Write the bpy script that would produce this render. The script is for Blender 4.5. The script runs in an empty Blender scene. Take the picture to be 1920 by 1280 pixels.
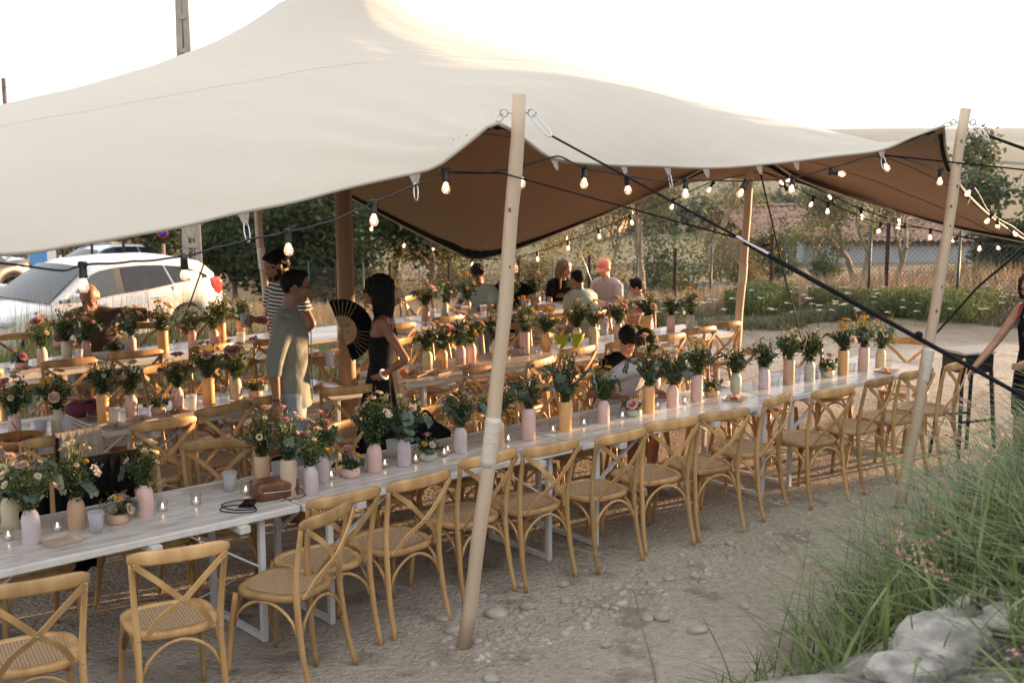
import bpy, bmesh, math, random
import numpy as np
from mathutils import Vector, Matrix, Quaternion, noise
R = math.radians
random.seed(7); rng = np.random.default_rng(7)
scene = bpy.context.scene
COL = scene.collection

# ------------------------------------------------------------------ camera
cam_d = bpy.data.cameras.new('camera'); cam = bpy.data.objects.new('camera', cam_d); COL.objects.link(cam)
cam.location = (0, 0, 2.75)
cam.rotation_euler = (math.pi/2 - math.atan(389/2360), 0, 0)
cam_d.sensor_width = 36; cam_d.lens = 36*2360/1920
cam_d.clip_start = 0.1; cam_d.clip_end = 9000
cam_d.dof.use_dof = True; cam_d.dof.focus_distance = 8.2; cam_d.dof.aperture_fstop = 4.0
scene.camera = cam
# ------------------------------------------------------------------ world, sun, exposure
SUN_EL, SUN_AZ = R(4.4), R(58)          # azimuth clockwise from +Y
world = bpy.data.worlds.new('World'); scene.world = world; world.use_nodes = True
wn = world.node_tree.nodes; wl = world.node_tree.links; wn.clear()
out = wn.new('ShaderNodeOutputWorld'); bg = wn.new('ShaderNodeBackground')
sky = wn.new('ShaderNodeTexSky'); sky.sky_type = 'NISHITA'; sky.sun_disc = False
sky.sun_elevation = SUN_EL; sky.sun_rotation = SUN_AZ; sky.air_density = 0.9; sky.dust_density = 4.0; sky.ozone_density = 1.0
mx = wn.new('ShaderNodeMix'); mx.data_type = 'RGBA'; mx.inputs[0].default_value = 0.55
mx.inputs[0].default_value = 0.94
wl.new(sky.outputs[0], mx.inputs[6]); mx.inputs[7].default_value = (6.7, 6.75, 6.9, 1)
bg.inputs[1].default_value = 0.068
wl.new(mx.outputs[2], bg.inputs[0]); wl.new(bg.outputs[0], out.inputs[0])
sd = bpy.data.lights.new('sun', 'SUN'); sun = bpy.data.objects.new('sun', sd); COL.objects.link(sun)
sd.energy = 5.0; sd.angle = R(0.6); sd.color = (1.0, 0.60, 0.31)
sv = Vector((math.sin(SUN_AZ)*math.cos(SUN_EL), math.cos(SUN_AZ)*math.cos(SUN_EL), math.sin(SUN_EL)))
sun.rotation_euler = sv.to_track_quat('Z', 'Y').to_euler()
scene.view_settings.view_transform = 'Standard'; scene.view_settings.look = 'None'
scene.view_settings.exposure = 1.9; scene.view_settings.gamma = 1
scene.view_settings.use_curve_mapping = False
scene.cycles.use_denoising = True
scene.cycles.max_bounces = 6; scene.cycles.diffuse_bounces = 3; scene.cycles.transparent_max_bounces = 12
scene.cycles.volume_bounces = 1; scene.cycles.sample_clamp_indirect = 4

# ------------------------------------------------------------------ helpers
OX, OY = 0.4458, 8.0006
DX, DY = 0.7586, 0.65156
def W(s, t, z=0.0):                     # along / across the table rows -> world
    return (OX + DX*s - DY*t, OY + DY*s + DX*t, z)
ROW = math.atan2(DY, DX)                # row heading

def tag(o, label=None, cat=None, group=None, kind=None):
    if label: o['label'] = label
    if cat: o['category'] = cat
    if group: o['group'] = group
    if kind: o['kind'] = kind
    return o
def obj(name, me, mats=None, parent=None, loc=None, rot=None):
    o = bpy.data.objects.new(name, me); COL.objects.link(o)
    if mats is not None:
        if not isinstance(mats, (list, tuple)): mats = [mats]
        if len(me.materials) == 0:
            for m in mats: me.materials.append(m)
    if parent is not None: o.parent = parent
    if loc is not None: o.location = loc
    if rot is not None: o.rotation_euler = rot
    return o
def empty(name, loc=(0,0,0), rz=0.0, label=None, cat=None, group=None):
    o = bpy.data.objects.new(name, None); COL.objects.link(o)
    o.empty_display_size = 0.1; o.location = loc; o.rotation_euler = (0,0,rz)
    return tag(o, label, cat, group)
KIDS = {}
def copy_tree(o, parent=None):
    c = o.copy(); COL.objects.link(c)
    if parent is not None: c.parent = parent
    kids = o.get('_k')
    for ch in KIDS.get(o.name, [x for x in o.children]):
        copy_tree(ch, c)
    return c
def place(root, loc, rz, label, group=None, scale=None):
    root.location = loc; root.rotation_euler = (0,0,rz); root['label'] = label
    if group: root['group'] = group
    if scale: root.scale = scale
    return root

class MB:
    """collects shapes into one mesh"""
    def __init__(s): s.v = []; s.f = []; s.m = []; s.sm = []
    def add(s, vs, fs, mi=0, smooth=True):
        n = len(s.v); s.v.extend([tuple(v) for v in vs])
        for f in fs: s.f.append(tuple(i+n for i in f)); s.m.append(mi); s.sm.append(smooth)
        return s
    def box(s, c, d, rot=None, mi=0, bev=0.0):
        hx, hy, hz = d[0]/2, d[1]/2, d[2]/2
        b = min(bev, hx*.9, hy*.9, hz*.9)
        if b > 0:
            vs = []; 
            for sx in (-1,1):
                for sy in (-1,1):
                    for sz in (-1,1):
                        vs += [(sx*hx, sy*(hy-b), sz*(hz-b)), (sx*(hx-b), sy*hy, sz*(hz-b)), (sx*(hx-b), sy*(hy-b), sz*hz)]
            I = lambda x,y,z,k: ((x*4+y*2+z)*3+k)
            fs = []
            for x in (0,1):
                q = [I(x,0,0,0), I(x,1,0,0), I(x,1,1,0), I(x,0,1,0)]; fs.append(q if x else q[::-1])
            for y in (0,1):
                q = [I(0,y,0,1), I(0,y,1,1), I(1,y,1,1), I(1,y,0,1)]; fs.append(q if y else q[::-1])
            for z in (0,1):
                q = [I(0,0,z,2), I(1,0,z,2), I(1,1,z,2), I(0,1,z,2)]; fs.append(q if z else q[::-1])
            for x in (0,1):
                for y in (0,1):
                    q=[I(x,y,0,0),I(x,y,1,0),I(x,y,1,1),I(x,y,0,1)]; fs.append(q if x==y else q[::-1])
            for y in (0,1):
                for z in (0,1):
                    q=[I(0,y,z,1),I(1,y,z,1),I(1,y,z,2),I(0,y,z,2)]; fs.append(q if y==z else q[::-1])
            for x in (0,1):
                for z in (0,1):
                    q=[I(x,0,z,2),I(x,1,z,2),I(x,1,z,0),I(x,0,z,0)]; fs.append(q if x==z else q[::-1])
            for x in (0,1):
                for y in (0,1):
                    for z in (0,1):
                        q=[I(x,y,z,0),I(x,y,z,1),I(x,y,z,2)]; fs.append(q if (x+y+z)%2 else q[::-1])
            sm = False
        else:
            vs = [(x,y,z) for x in (-hx,hx) for y in (-hy,hy) for z in (-hz,hz)]
            fs = [(0,1,3,2),(4,6,7,5),(0,4,5,1),(2,3,7,6),(0,2,6,4),(1,5,7,3)]
            sm = False
        if rot is not None:
            vs = [rot @ Vector(v) for v in vs]
        vs = [(v[0]+c[0], v[1]+c[1], v[2]+c[2]) for v in vs]
        return s.add(vs, fs, mi, sm)
    def beam(s, p, q, w, h, mi=0, up=(0,0,1), bev=0.0):
        p, q = Vector(p), Vector(q); d = q-p; L = d.length; y = d/L
        x = y.cross(Vector(up)); 
        if x.length < 1e-4: x = y.cross(Vector((1,0,0)))
        x.normalize(); z = x.cross(y)
        M = Matrix((x, y, z)).transposed()
        return s.box((p+q)/2, (w, L, h), M, mi, bev)
    def tube(s, pts, r, n=8, mi=0, cap=True, flat=1.0, up=None):
        pts = [Vector(p) for p in pts]; m = len(pts)
        if not isinstance(r, (list, tuple)): r = [r]*m
        vs = []; ref = None
        for i, p in enumerate(pts):
            d = (pts[min(i+1,m-1)]-pts[max(i-1,0)]).normalized()
            if up is not None: a = Vector(up) - d*d.dot(Vector(up)); a.normalize()
            elif ref is None:
                a = d.orthogonal().normalized()
            else:
                a = ref - d*ref.dot(d); a.normalize()
            ref = a; b = d.cross(a)
            for k in range(n):
                an = 2*math.pi*k/n
                vs.append(p + a*math.cos(an)*r[i]*flat + b*math.sin(an)*r[i])
        fs = []
        for i in range(m-1):
            for k in range(n):
                fs.append((i*n+k, i*n+(k+1)%n, (i+1)*n+(k+1)%n, (i+1)*n+k))
        if cap:
            fs.append(tuple(range(n-1,-1,-1))); fs.append(tuple(range((m-1)*n, m*n)))
        return s.add(vs, fs, mi, True)
    def lathe(s, prof, n=20, c=(0,0,0), mi=0, rot=None):
        vs = []; m = len(prof)
        for r_, z in prof:
            for k in range(n):
                an = 2*math.pi*k/n; v = Vector((r_*math.cos(an), r_*math.sin(an), z))
                if rot is not None: v = rot @ v
                vs.append((v[0]+c[0], v[1]+c[1], v[2]+c[2]))
        fs = [(i*n+k, i*n+(k+1)%n, (i+1)*n+(k+1)%n, (i+1)*n+k) for i in range(m-1) for k in range(n)]
        if prof[0][0] > 1e-5: fs.append(tuple(range(n-1,-1,-1)))
        if prof[-1][0] > 1e-5: fs.append(tuple(range((m-1)*n, m*n)))
        return s.add(vs, fs, mi, True)
    def ell(s, c, r, nu=12, nv=8, rot=None, mi=0):
        if not isinstance(r, (list, tuple)): r = (r,r,r)
        vs = []; 
        for j in range(1, nv):
            th = math.pi*j/nv
            for k in range(nu):
                an = 2*math.pi*k/nu
                vs.append(Vector((r[0]*math.sin(th)*math.cos(an), r[1]*math.sin(th)*math.sin(an), r[2]*math.cos(th))))
        top = len(vs); vs.append(Vector((0,0,r[2]))); vs.append(Vector((0,0,-r[2])))
        if rot is not None: vs = [rot @ v for v in vs]
        vs = [v + Vector(c) for v in vs]
        fs = [(j*nu+k, (j+1)*nu+k, (j+1)*nu+(k+1)%nu, j*nu+(k+1)%nu) for j in range(nv-2) for k in range(nu)]
        fs += [(top, k, (k+1)%nu) for k in range(nu)] + [(top+1, (nv-2)*nu+(k+1)%nu, (nv-2)*nu+k) for k in range(nu)]
        return s.add(vs, fs, mi, True)
    def loft(s, rings, mi=0, n=14, up=(0,1,0)):
        """rings: (centre, rx, ry) stacked roughly along z"""
        vs = []; m = len(rings)
        cs = [Vector(r_[0]) for r_ in rings]
        for i, (c, rx, ry) in enumerate(rings):
            d = (cs[min(i+1,m-1)]-cs[max(i-1,0)]).normalized()
            y = Vector(up) - d*d.dot(Vector(up)); y.normalize(); x = y.cross(d)
            for k in range(n):
                an = 2*math.pi*k/n
                vs.append(Vector(c) + x*math.cos(an)*rx + y*math.sin(an)*ry)
        fs = [(i*n+k, i*n+(k+1)%n, (i+1)*n+(k+1)%n, (i+1)*n+k) for i in range(m-1) for k in range(n)]
        fs.append(tuple(range(n-1,-1,-1))); fs.append(tuple(range((m-1)*n, m*n)))
        return s.add(vs, fs, mi, True)
    def mesh(s, name):
        me = bpy.data.meshes.new(name); me.from_pydata([tuple(v) for v in s.v], [], s.f); me.update()
        if s.f:
            me.polygons.foreach_set('use_smooth', s.sm)
            me.polygons.foreach_set('material_index', s.m)
        return me
    def build(s, name, mats, parent=None, loc=None, rot=None):
        return obj(name, s.mesh(name), mats, parent, loc, rot)

def np_mesh(name, V, F, mi=None, smooth=False):
    """V (n,3); F (m,k) all same size"""
    me = bpy.data.meshes.new(name); V = np.asarray(V, np.float32); F = np.asarray(F, np.int32)
    me.vertices.add(len(V)); me.vertices.foreach_set('co', V.ravel())
    k = F.shape[1]; me.loops.add(F.size); me.loops.foreach_set('vertex_index', F.ravel())
    me.polygons.add(len(F)); me.polygons.foreach_set('loop_start', np.arange(len(F), dtype=np.int32)*k)
    if mi is not None: me.polygons.foreach_set('material_index', np.asarray(mi, np.int32))
    me.update(calc_edges=True); me.validate()
    if smooth: me.polygons.foreach_set('use_smooth', np.ones(len(me.polygons), bool))
    return me

def bez(pts, n):
    """Catmull-Rom through points"""
    P = [Vector(p) for p in pts]; P = [P[0]*2-P[1]] + P + [P[-1]*2-P[-2]]; o = []
    for i in range(1, len(P)-2):
        for k in range(n):
            t = k/n; a,b,c,d = P[i-1],P[i],P[i+1],P[i+2]
            o.append(0.5*((2*b)+(c-a)*t+(2*a-5*b+4*c-d)*t*t+(3*b-a-3*c+d)*t*t*t))
    o.append(P[-2]); return o

# ------------------------------------------------------------------ materials
def mat(name, col, rough=0.6, var=0.0, vscale=8.0, bump=0.0, bscale=60.0, metal=0.0, spec=0.5, col2=None,
        stretch=None, coord='Object', trans=0.0, sub=0.0, rnd=0.0, sheen=0.0, coat=0.0, detail=6):
    m = bpy.data.materials.new(name); m.use_nodes = True
    nt = m.node_tree; N, L = nt.nodes, nt.links
    b = N['Principled BSDF']; b.inputs['Roughness'].default_value = rough; b.inputs['Metallic'].default_value = metal
    b.inputs['Specular IOR Level'].default_value = spec
    b.inputs['Base Color'].default_value = (*col, 1)
    if coat: b.inputs['Coat Weight'].default_value = coat; b.inputs['Coat Roughness'].default_value = .08
    if sheen: b.inputs['Sheen Weight'].default_value = sheen
    if trans:                                # thin translucent leaf / cloth
        tr = N.new('ShaderNodeBsdfTranslucent'); ms = N.new('ShaderNodeMixShader'); ms.inputs[0].default_value = trans
        L.new(b.outputs[0], ms.inputs[1]); L.new(tr.outputs[0], ms.inputs[2]); L.new(ms.outputs[0], N['Material Output'].inputs[0])
    tc = N.new('ShaderNodeTexCoord'); mp = N.new('ShaderNodeMapping'); L.new(tc.outputs[coord], mp.inputs[0])
    if stretch: mp.inputs['Scale'].default_value = stretch
    cur = None
    if var or col2:
        nz = N.new('ShaderNodeTexNoise'); nz.inputs['Scale'].default_value = vscale; nz.inputs['Detail'].default_value = detail
        L.new(mp.outputs[0], nz.inputs['Vector'])
        cr = N.new('ShaderNodeValToRGB'); cr.color_ramp.elements[0].position = .32; cr.color_ramp.elements[1].position = .68
        c1 = tuple(max(0, c*(1-var)) for c in col); c2 = tuple(col2) if col2 else tuple(min(1, c*(1+var)) for c in col)
        cr.color_ramp.elements[0].color = (*c1, 1); cr.color_ramp.elements[1].color = (*c2, 1)
        L.new(nz.outputs['Fac'], cr.inputs[0]); cur = cr.outputs[0]
    if rnd:
        oi = N.new('ShaderNodeObjectInfo'); hs = N.new('ShaderNodeHueSaturation'); mr = N.new('ShaderNodeMapRange')
        mr.inputs[3].default_value = 1-rnd; mr.inputs[4].default_value = 1+rnd
        L.new(oi.outputs['Random'], mr.inputs[0]); L.new(mr.outputs[0], hs.inputs['Value'])
        if cur: L.new(cur, hs.inputs['Color'])
        else: hs.inputs['Color'].default_value = (*col, 1)
        cur = hs.outputs[0]
    if cur:
        L.new(cur, b.inputs['Base Color'])
        if trans: L.new(cur, tr.inputs[0])
    elif trans: tr.inputs[0].default_value = (*col, 1)
    if bump:
        nb = N.new('ShaderNodeTexNoise'); nb.inputs['Scale'].default_value = bscale; nb.inputs['Detail'].default_value = 5
        L.new(mp.outputs[0], nb.inputs['Vector'])
        bp = N.new('ShaderNodeBump'); bp.inputs['Strength'].default_value = bump; bp.inputs['Distance'].default_value = 0.02
        L.new(nb.outputs['Fac'], bp.inputs['Height']); L.new(bp.outputs[0], b.inputs['Normal'])
    return m
def emis(name, col, strength, base=(.8,.8,.8)):
    m = bpy.data.materials.new(name); m.use_nodes = True; b = m.node_tree.nodes['Principled BSDF']
    b.inputs['Base Color'].default_value = (*base,1); b.inputs['Emission Color'].default_value = (*col,1)
    b.inputs['Emission Strength'].default_value = strength
    m.cycles.emission_sampling = 'NONE'
    return m
def glass(name, tint=(1,1,1), frost=0.0, fac=0.05, body=0.0, bcol=(.85,.85,.85)):
    """thin clear glass: see-through with a fresnel gloss; body adds milky plastic"""
    m = bpy.data.materials.new(name); m.use_nodes = True; N, L = m.node_tree.nodes, m.node_tree.links
    N.remove(N['Principled BSDF'])
    t = N.new('ShaderNodeBsdfTransparent'); t.inputs[0].default_value = (*tint,1)
    g = N.new('ShaderNodeBsdfGlossy'); g.inputs['Roughness'].default_value = .05+frost
    lw = N.new('ShaderNodeLayerWeight'); lw.inputs[0].default_value = .5; pw = N.new('ShaderNodeMath'); pw.operation = 'POWER'; pw.inputs[1].default_value = 5; L.new(lw.outputs['Facing'], pw.inputs[0]); pm = N.new('ShaderNodeMath'); pm.operation = 'MULTIPLY'; pm.inputs[1].default_value = .55; L.new(pw.outputs[0], pm.inputs[0])
    ma = N.new('ShaderNodeMath'); ma.operation = 'ADD'; ma.use_clamp = True; ma.inputs[1].default_value = fac
    L.new(pm.outputs[0], ma.inputs[0]); ms = N.new('ShaderNodeMixShader')
    L.new(ma.outputs[0], ms.inputs[0]); L.new(t.outputs[0], ms.inputs[1]); L.new(g.outputs[0], ms.inputs[2])
    last = ms
    if body:
        d = N.new('ShaderNodeBsdfDiffuse'); d.inputs[0].default_value = (*bcol,1)
        tl = N.new('ShaderNodeBsdfTranslucent'); tl.inputs[0].default_value = (*bcol,1)
        a = N.new('ShaderNodeMixShader'); a.inputs[0].default_value = .5; L.new(d.outputs[0], a.inputs[1]); L.new(tl.outputs[0], a.inputs[2])
        m2 = N.new('ShaderNodeMixShader'); m2.inputs[0].default_value = body
        L.new(ms.outputs[0], m2.inputs[1]); L.new(a.outputs[0], m2.inputs[2]); last = m2
    L.new(last.outputs[0], N['Material Output'].inputs[0]); return m

M = {}
M['chair'] = mat('chair_wood', (.49,.275,.105), .40, .25, 9, .12, 40, stretch=(1,1,.25), rnd=.26, col2=(.64,.405,.18))
M['pole'] = mat('pole_wood', (.50,.37,.25), .65, .0, 5, .35, 30, stretch=(1,1,.06), col2=(.62,.49,.36))
M['post'] = mat('post_wood', (.27,.15,.075), .6, .2, 7, .3, 40, stretch=(1,1,.06), col2=(.38,.23,.12))
M['white_metal'] = mat('white_painted_metal', (.66,.67,.68), .35, .06, 20)
M['white_wood'] = mat('white_painted_wood', (.68,.66,.63), .5, .1, 14, .1, 60)
M['steel'] = mat('steel', (.55,.56,.58), .25, metal=1)
M['black'] = mat('black_rubber', (.012,.012,.013), .5)
M['black_rope'] = mat('black_strap', (.008,.008,.010), .8, spec=.15, bump=.4, bscale=200)
M['black_cloth'] = mat('black_cloth', (.007,.007,.008), .9, .3, 20, .4, 40, spec=.12)
M['skin'] = mat('skin', (.44,.23,.15), .5, .1, 14, .05, 80, col2=(.50,.27,.18))
M['skin_dark'] = mat('tanned_skin', (.29,.135,.08), .48, .1, 14, .05, 80, col2=(.33,.16,.10))
M['skin_fair'] = mat('fair_skin', (.52,.30,.22), .5, .1, 14, .05, 80, col2=(.56,.34,.25))
M['hair_black'] = mat('black_hair', (.006,.004,.0035), .7, spec=.25, var=.4, vscale=60, bump=.5, bscale=120, stretch=(1,1,.2))
M['hair_brown'] = mat('dark_brown_hair', (.025,.012,.007), .7, spec=.3, var=.4, vscale=60, bump=.5, bscale=120, stretch=(1,1,.2))
M['hair_light'] = mat('light_brown_hair', (.16,.08,.035), .5, .3, 60, .5, 120, stretch=(1,1,.15))
M['hair_grey'] = mat('grey_beard', (.42,.38,.34), .7, .2, 60, .5, 120)
M['green_linen'] = mat('sage_linen', (.195,.21,.17), .85, .06, 40, .35, 14, sheen=.2)
M['jeans'] = mat('blue_grey_cotton', (.26,.29,.35), .85, .12, 30, .3, 16)
M['brown_tee'] = mat('brown_cotton', (.095,.062,.042), .85, .2, 20, .35, 14)
M['mint'] = mat('mint_cotton', (.42,.50,.45), .85, .05, 20, .3, 14)
M['grey_tee'] = mat('grey_cotton', (.42,.38,.38), .85, .05, 20, .3, 14)
M['white_tee'] = mat('white_cotton', (.68,.68,.70), .85, .03, 20, .35, 14)
M['coral'] = mat('coral_cotton', (.75,.20,.12), .7, .05, 30)
M['leather'] = mat('brown_leather', (.16,.062,.028), .32, .35, 18, .5, 50)
M['flame'] = emis('candle_flame', (1,.62,.35), 2.5)
M['led'] = emis('bulb_filament', (1,.70,.45), 5)
M['glass'] = glass('clear_glass', (.97,.97,.97))
M['bulb'] = glass('bulb_glass', (1,.95,.92), 0, .06, .30, (.9,.78,.70))
M['frost'] = glass('frosted_plastic', (.95,.95,.97), .3, .05, .62, (.82,.82,.86))
M['wine'] = glass('white_wine', (.95,.9,.75), 0, .1)
M['cola'] = mat('dark_drink', (.03,.012,.008), .1)
M['orange_drink'] = mat('orange_drink', (.75,.22,.05), .1)
M['wax'] = mat('white_wax', (.8,.79,.77), .4)
M['kraft'] = mat('kraft_palm_plate', (.52,.42,.33), .6, .12, 20, .1, 60)
M['food'] = mat('brown_food', (.16,.06,.025), .6, .5, 60, .5, 80)
M['shrimp'] = mat('pink_food', (.7,.32,.2), .5)
M['lime'] = mat('lime_plastic', (.36,.42,.03), .4, .1, 10)
VC = {'pink': (.70,.48,.43), 'lilac': (.60,.51,.53), 'tan': (.58,.38,.245), 'beige': (.57,.44,.31), 'orange': (.76,.43,.18),
      'cream': (.60,.52,.36), 'sage': (.47,.49,.41)}
for k, c in VC.items(): M['v_'+k] = mat(k+'_painted_glass', c, .55, .06, 18, .06, 90, rnd=.06)
LEAF = dict(trans=.35, rough=.55, spec=.3)
M['leaf_dark'] = mat('dark_bouquet_leaf', (.042,.076,.028), var=.4, vscale=25, **LEAF)
M['leaf_mid'] = mat('green_bouquet_leaf', (.105,.16,.048), var=.4, vscale=25, **LEAF)
M['leaf_euc'] = mat('eucalyptus_leaf', (.14,.20,.155), var=.25, vscale=25, **LEAF)
M['leaf_yel'] = mat('golden_grass', (.30,.25,.07), var=.35, vscale=25, **LEAF)
M['pet_white'] = mat('white_petal', (.74,.70,.58), .6, trans=.3)
M['pet_pink'] = mat('pink_petal', (.74,.44,.43), .6, .2, 60, trans=.3)
M['pet_peach'] = mat('peach_petal', (.78,.54,.42), .6, .2, 60, trans=.3)
M['pet_rose'] = mat('deep_rose_petal', (.64,.25,.27), .6, .2, 60, trans=.3)
M['pet_cream'] = mat('cream_petal', (.78,.66,.47), .6, .15, 60, trans=.3)
M['pet_yellow'] = mat('yellow_petal', (.72,.40,.04), .6, .2, 60, trans=.2)
M['pet_blue'] = mat('blue_thistle', (.12,.15,.22), .7, .3, 80, .8, 200)
M['eye_y'] = mat('flower_centre', (.50,.30,.03), .8)
# ================================================================== SETTING
def sstep(x): x = np.clip(x, 0, 1); return x*x*(3-2*x)
FOOT = [(-30,4.7),(-8,4.6),(0.2,4.7),(0.95,5.35),(1.6,6.3),(2.5,7.5),(3.6,8.7),(5.2,10.2),(8,12),(14,14.5),(30,19)]
def bank_d(x, y):
    """distance inside the bank (positive) from its foot line"""
    x = np.asarray(x, float); y = np.asarray(y, float); best = np.full(np.broadcast(x, y).shape, 1e9); sgn = np.ones_like(best)
    for (x0,y0),(x1,y1) in zip(FOOT[:-1], FOOT[1:]):
        dx, dy = x1-x0, y1-y0; t = np.clip(((x-x0)*dx+(y-y0)*dy)/(dx*dx+dy*dy), 0, 1)
        d = np.hypot(x-x0-t*dx, y-y0-t*dy); side = np.where((x-x0)*dy-(y-y0)*dx > 0, 1, -1)
        c = d < best; best = np.where(c, d, best); sgn = np.where(c, side, sgn)
    return best*sgn
def vnoise(x, y, s, o=0):
    x = np.asarray(x, float)*s+o; y = np.asarray(y, float)*s+o*1.7
    return (np.sin(x*1.3+np.sin(y*1.7+.5))*.5+np.sin(y*1.9+np.sin(x*.8+2))*.3+np.sin((x+y)*3.1+np.sin(x*2.3-y))*.2)
def terrain(x, y):
    x = np.asarray(x, float); y = np.asarray(y, float)
    y0 = 15+np.maximum(0, x+2)*.8
    d = np.maximum(0, y-y0)
    f = -1.25*(1-np.exp(-d/7))-.028*np.minimum(d,300)-.035*np.clip(d-12,0,60)
    f -= np.maximum(0, x-4)*.055*(1-np.exp(-d/12))*np.clip(1-(d-60)/200,0,1)
    b = bank_d(x, y)
    h = 1.12*sstep((b+.1)/1.5)+.10*np.clip((b-1.2)/3,0,1)*1.0
    far_r = sstep((x-4)/10)*sstep((b-1)/5)*1.0
    n = .012*vnoise(x, y, 1.1)+.006*vnoise(x, y, 4.3, 3)+.02*vnoise(x,y,.3)*np.clip(d/5,0,1)
    n = n+np.where(b > 0, .05*vnoise(x, y, 2.6, 5), 0)
    return f+h+far_r+n
def grid_axis(segs):
    o = []
    for a, b, st in segs: o += list(np.arange(a, b, st))
    o.append(segs[-1][1]); return np.array(o)
def material_ground():
    m = bpy.data.materials.new('dry_gravel_earth'); m.use_nodes = True; nt = m.node_tree; N, L = nt.nodes, nt.links
    b = N['Principled BSDF']; b.inputs['Roughness'].default_value = .95; b.inputs['Specular IOR Level'].default_value = .15
    tc = N.new('ShaderNodeTexCoord')
    def nz(s, d=6, r=.6):
        n = N.new('ShaderNodeTexNoise'); n.inputs['Scale'].default_value = s; n.inputs['Detail'].default_value = d; n.inputs['Roughness'].default_value = r
        L.new(tc.outputs['Object'], n.inputs['Vector']); return n.outputs['Fac']
    def ramp(f, c1, c2, p1=.35, p2=.65):
        r = N.new('ShaderNodeValToRGB'); r.color_ramp.elements[0].position = p1; r.color_ramp.elements[1].position = p2
        r.color_ramp.elements[0].color = (*c1,1); r.color_ramp.elements[1].color = (*c2,1); L.new(f, r.inputs[0]); return r.outputs[0]
    def mixc(f, a, c, mode='MIX'):
        x = N.new('ShaderNodeMix'); x.data_type = 'RGBA'; x.blend_type = mode
        if isinstance(f, float): x.inputs[0].default_value = f
        else: L.new(f, x.inputs[0])
        L.new(a, x.inputs[6]); L.new(c, x.inputs[7]); return x.outputs[2]
    base = ramp(nz(.9), (.33,.285,.235), (.47,.42,.355))
    fine = ramp(nz(16, 8, .7), (.28,.24,.195), (.57,.515,.445), .3, .7)
    c = mixc(.55, base, fine)
    stain = ramp(nz(2.3, 5), (.15,.105,.065), (1,1,1), .36, .46)
    c = mixc(.42, c, stain, 'MULTIPLY')
    # grass / weeds ground far away and on the bank: vertex weight
    at_ = N.new('ShaderNodeAttribute'); at_.attribute_name = 'green'
    g = ramp(nz(.7), (.045,.060,.025), (.12,.115,.05))
    c = mixc(at_.outputs['Fac'], c, g)
    ad = N.new('ShaderNodeAttribute'); ad.attribute_name = 'dry'
    dr = ramp(nz(1.6), (.15,.105,.065), (.27,.20,.125))
    c = mixc(ad.outputs['Fac'], c, dr)
    ap = N.new('ShaderNodeAttribute'); ap.attribute_name = 'bankw'
    c = mixc(ap.outputs['Fac'], c, ramp(nz(7, 8), (.10,.09,.07), (.33,.31,.28)))
    L.new(c, b.inputs['Base Color'])
    v = N.new('ShaderNodeTexVoronoi'); v.inputs['Scale'].default_value = 34; L.new(tc.outputs['Object'], v.inputs['Vector'])
    v2 = N.new('ShaderNodeTexVoronoi'); v2.inputs['Scale'].default_value = 90; L.new(tc.outputs['Object'], v2.inputs['Vector'])
    ma = N.new('ShaderNodeMath'); ma.operation = 'MULTIPLY_ADD'; ma.inputs[1].default_value = -.7; L.new(v.outputs['Distance'], ma.inputs[0]); L.new(nz(7, 9, .7), ma.inputs[2])
    mb = N.new('ShaderNodeMath'); mb.operation = 'MULTIPLY_ADD'; mb.inputs[1].default_value = -.3; L.new(v2.outputs['Distance'], mb.inputs[0]); L.new(ma.outputs[0], mb.inputs[2])
    bp = N.new('ShaderNodeBump'); bp.inputs['Strength'].default_value = .9; bp.inputs['Distance'].default_value = .03
    L.new(mb.outputs[0], bp.inputs['Height']); L.new(bp.outputs[0], b.inputs['Normal'])
    return m
def make_ground():
    xs = grid_axis([(-2500,-300,220),(-300,-60,20),(-60,-14,3),(-14,-5,.5),(-5,8,.11),(8,16,.5),(16,60,3),(60,300,20),(300,2500,220)])
    ys = grid_axis([(-60,0,6),(0,2,.5),(2,13,.11),(13,24,.4),(24,60,2),(60,300,15),(300,4200,300)])
    X, Y = np.meshgrid(xs, ys); Z = terrain(X, Y)
    nx, ny = len(xs), len(ys); V = np.stack([X, Y, Z], -1).reshape(-1, 3)
    i, j = np.meshgrid(np.arange(nx-1), np.arange(ny-1)); a = (j*nx+i).ravel()
    F = np.stack([a, a+1, a+nx+1, a+nx], 1)
    me = np_mesh('ground', V, F, smooth=True)
    x, y = V[:,0], V[:,1]; b = bank_d(x, y)
    s = (x-OX)*DX+(y-OY)*DY; t = -(x-OX)*DY+(y-OY)*DX
    n = vnoise(x, y, .9)*.8
    left = sstep((t-5.6-n*.5)/.9)*sstep((-x+1.2+n*.6)/2.5)*(1-sstep((y-24)/4))
    right = sstep((y-17.2-n*.5)/1.4)*(1-sstep((y-24-x*.3)/5))
    far = sstep((y-45)/20)
    green = np.clip(np.maximum(np.maximum(left*.8, right*.6), far*.8), 0, 1)*(b < 0)
    dry = np.maximum(sstep((y-15.4-n)/1.5)*(x > 1)*.7, sstep((y-(20+np.maximum(0,2-x)*.3)-n)/3))*(1-sstep((y-50)/15))*.85
    bankw = sstep((b+.15)/.35)
    for nm, arr in (('green', green), ('dry', dry), ('bankw', bankw)):
        a = me.attributes.new(nm, 'FLOAT', 'POINT'); a.data.foreach_set('value', arr.astype(np.float32))
    return tag(obj('ground', me, material_ground()), kind='structure')
make_ground()

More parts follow.
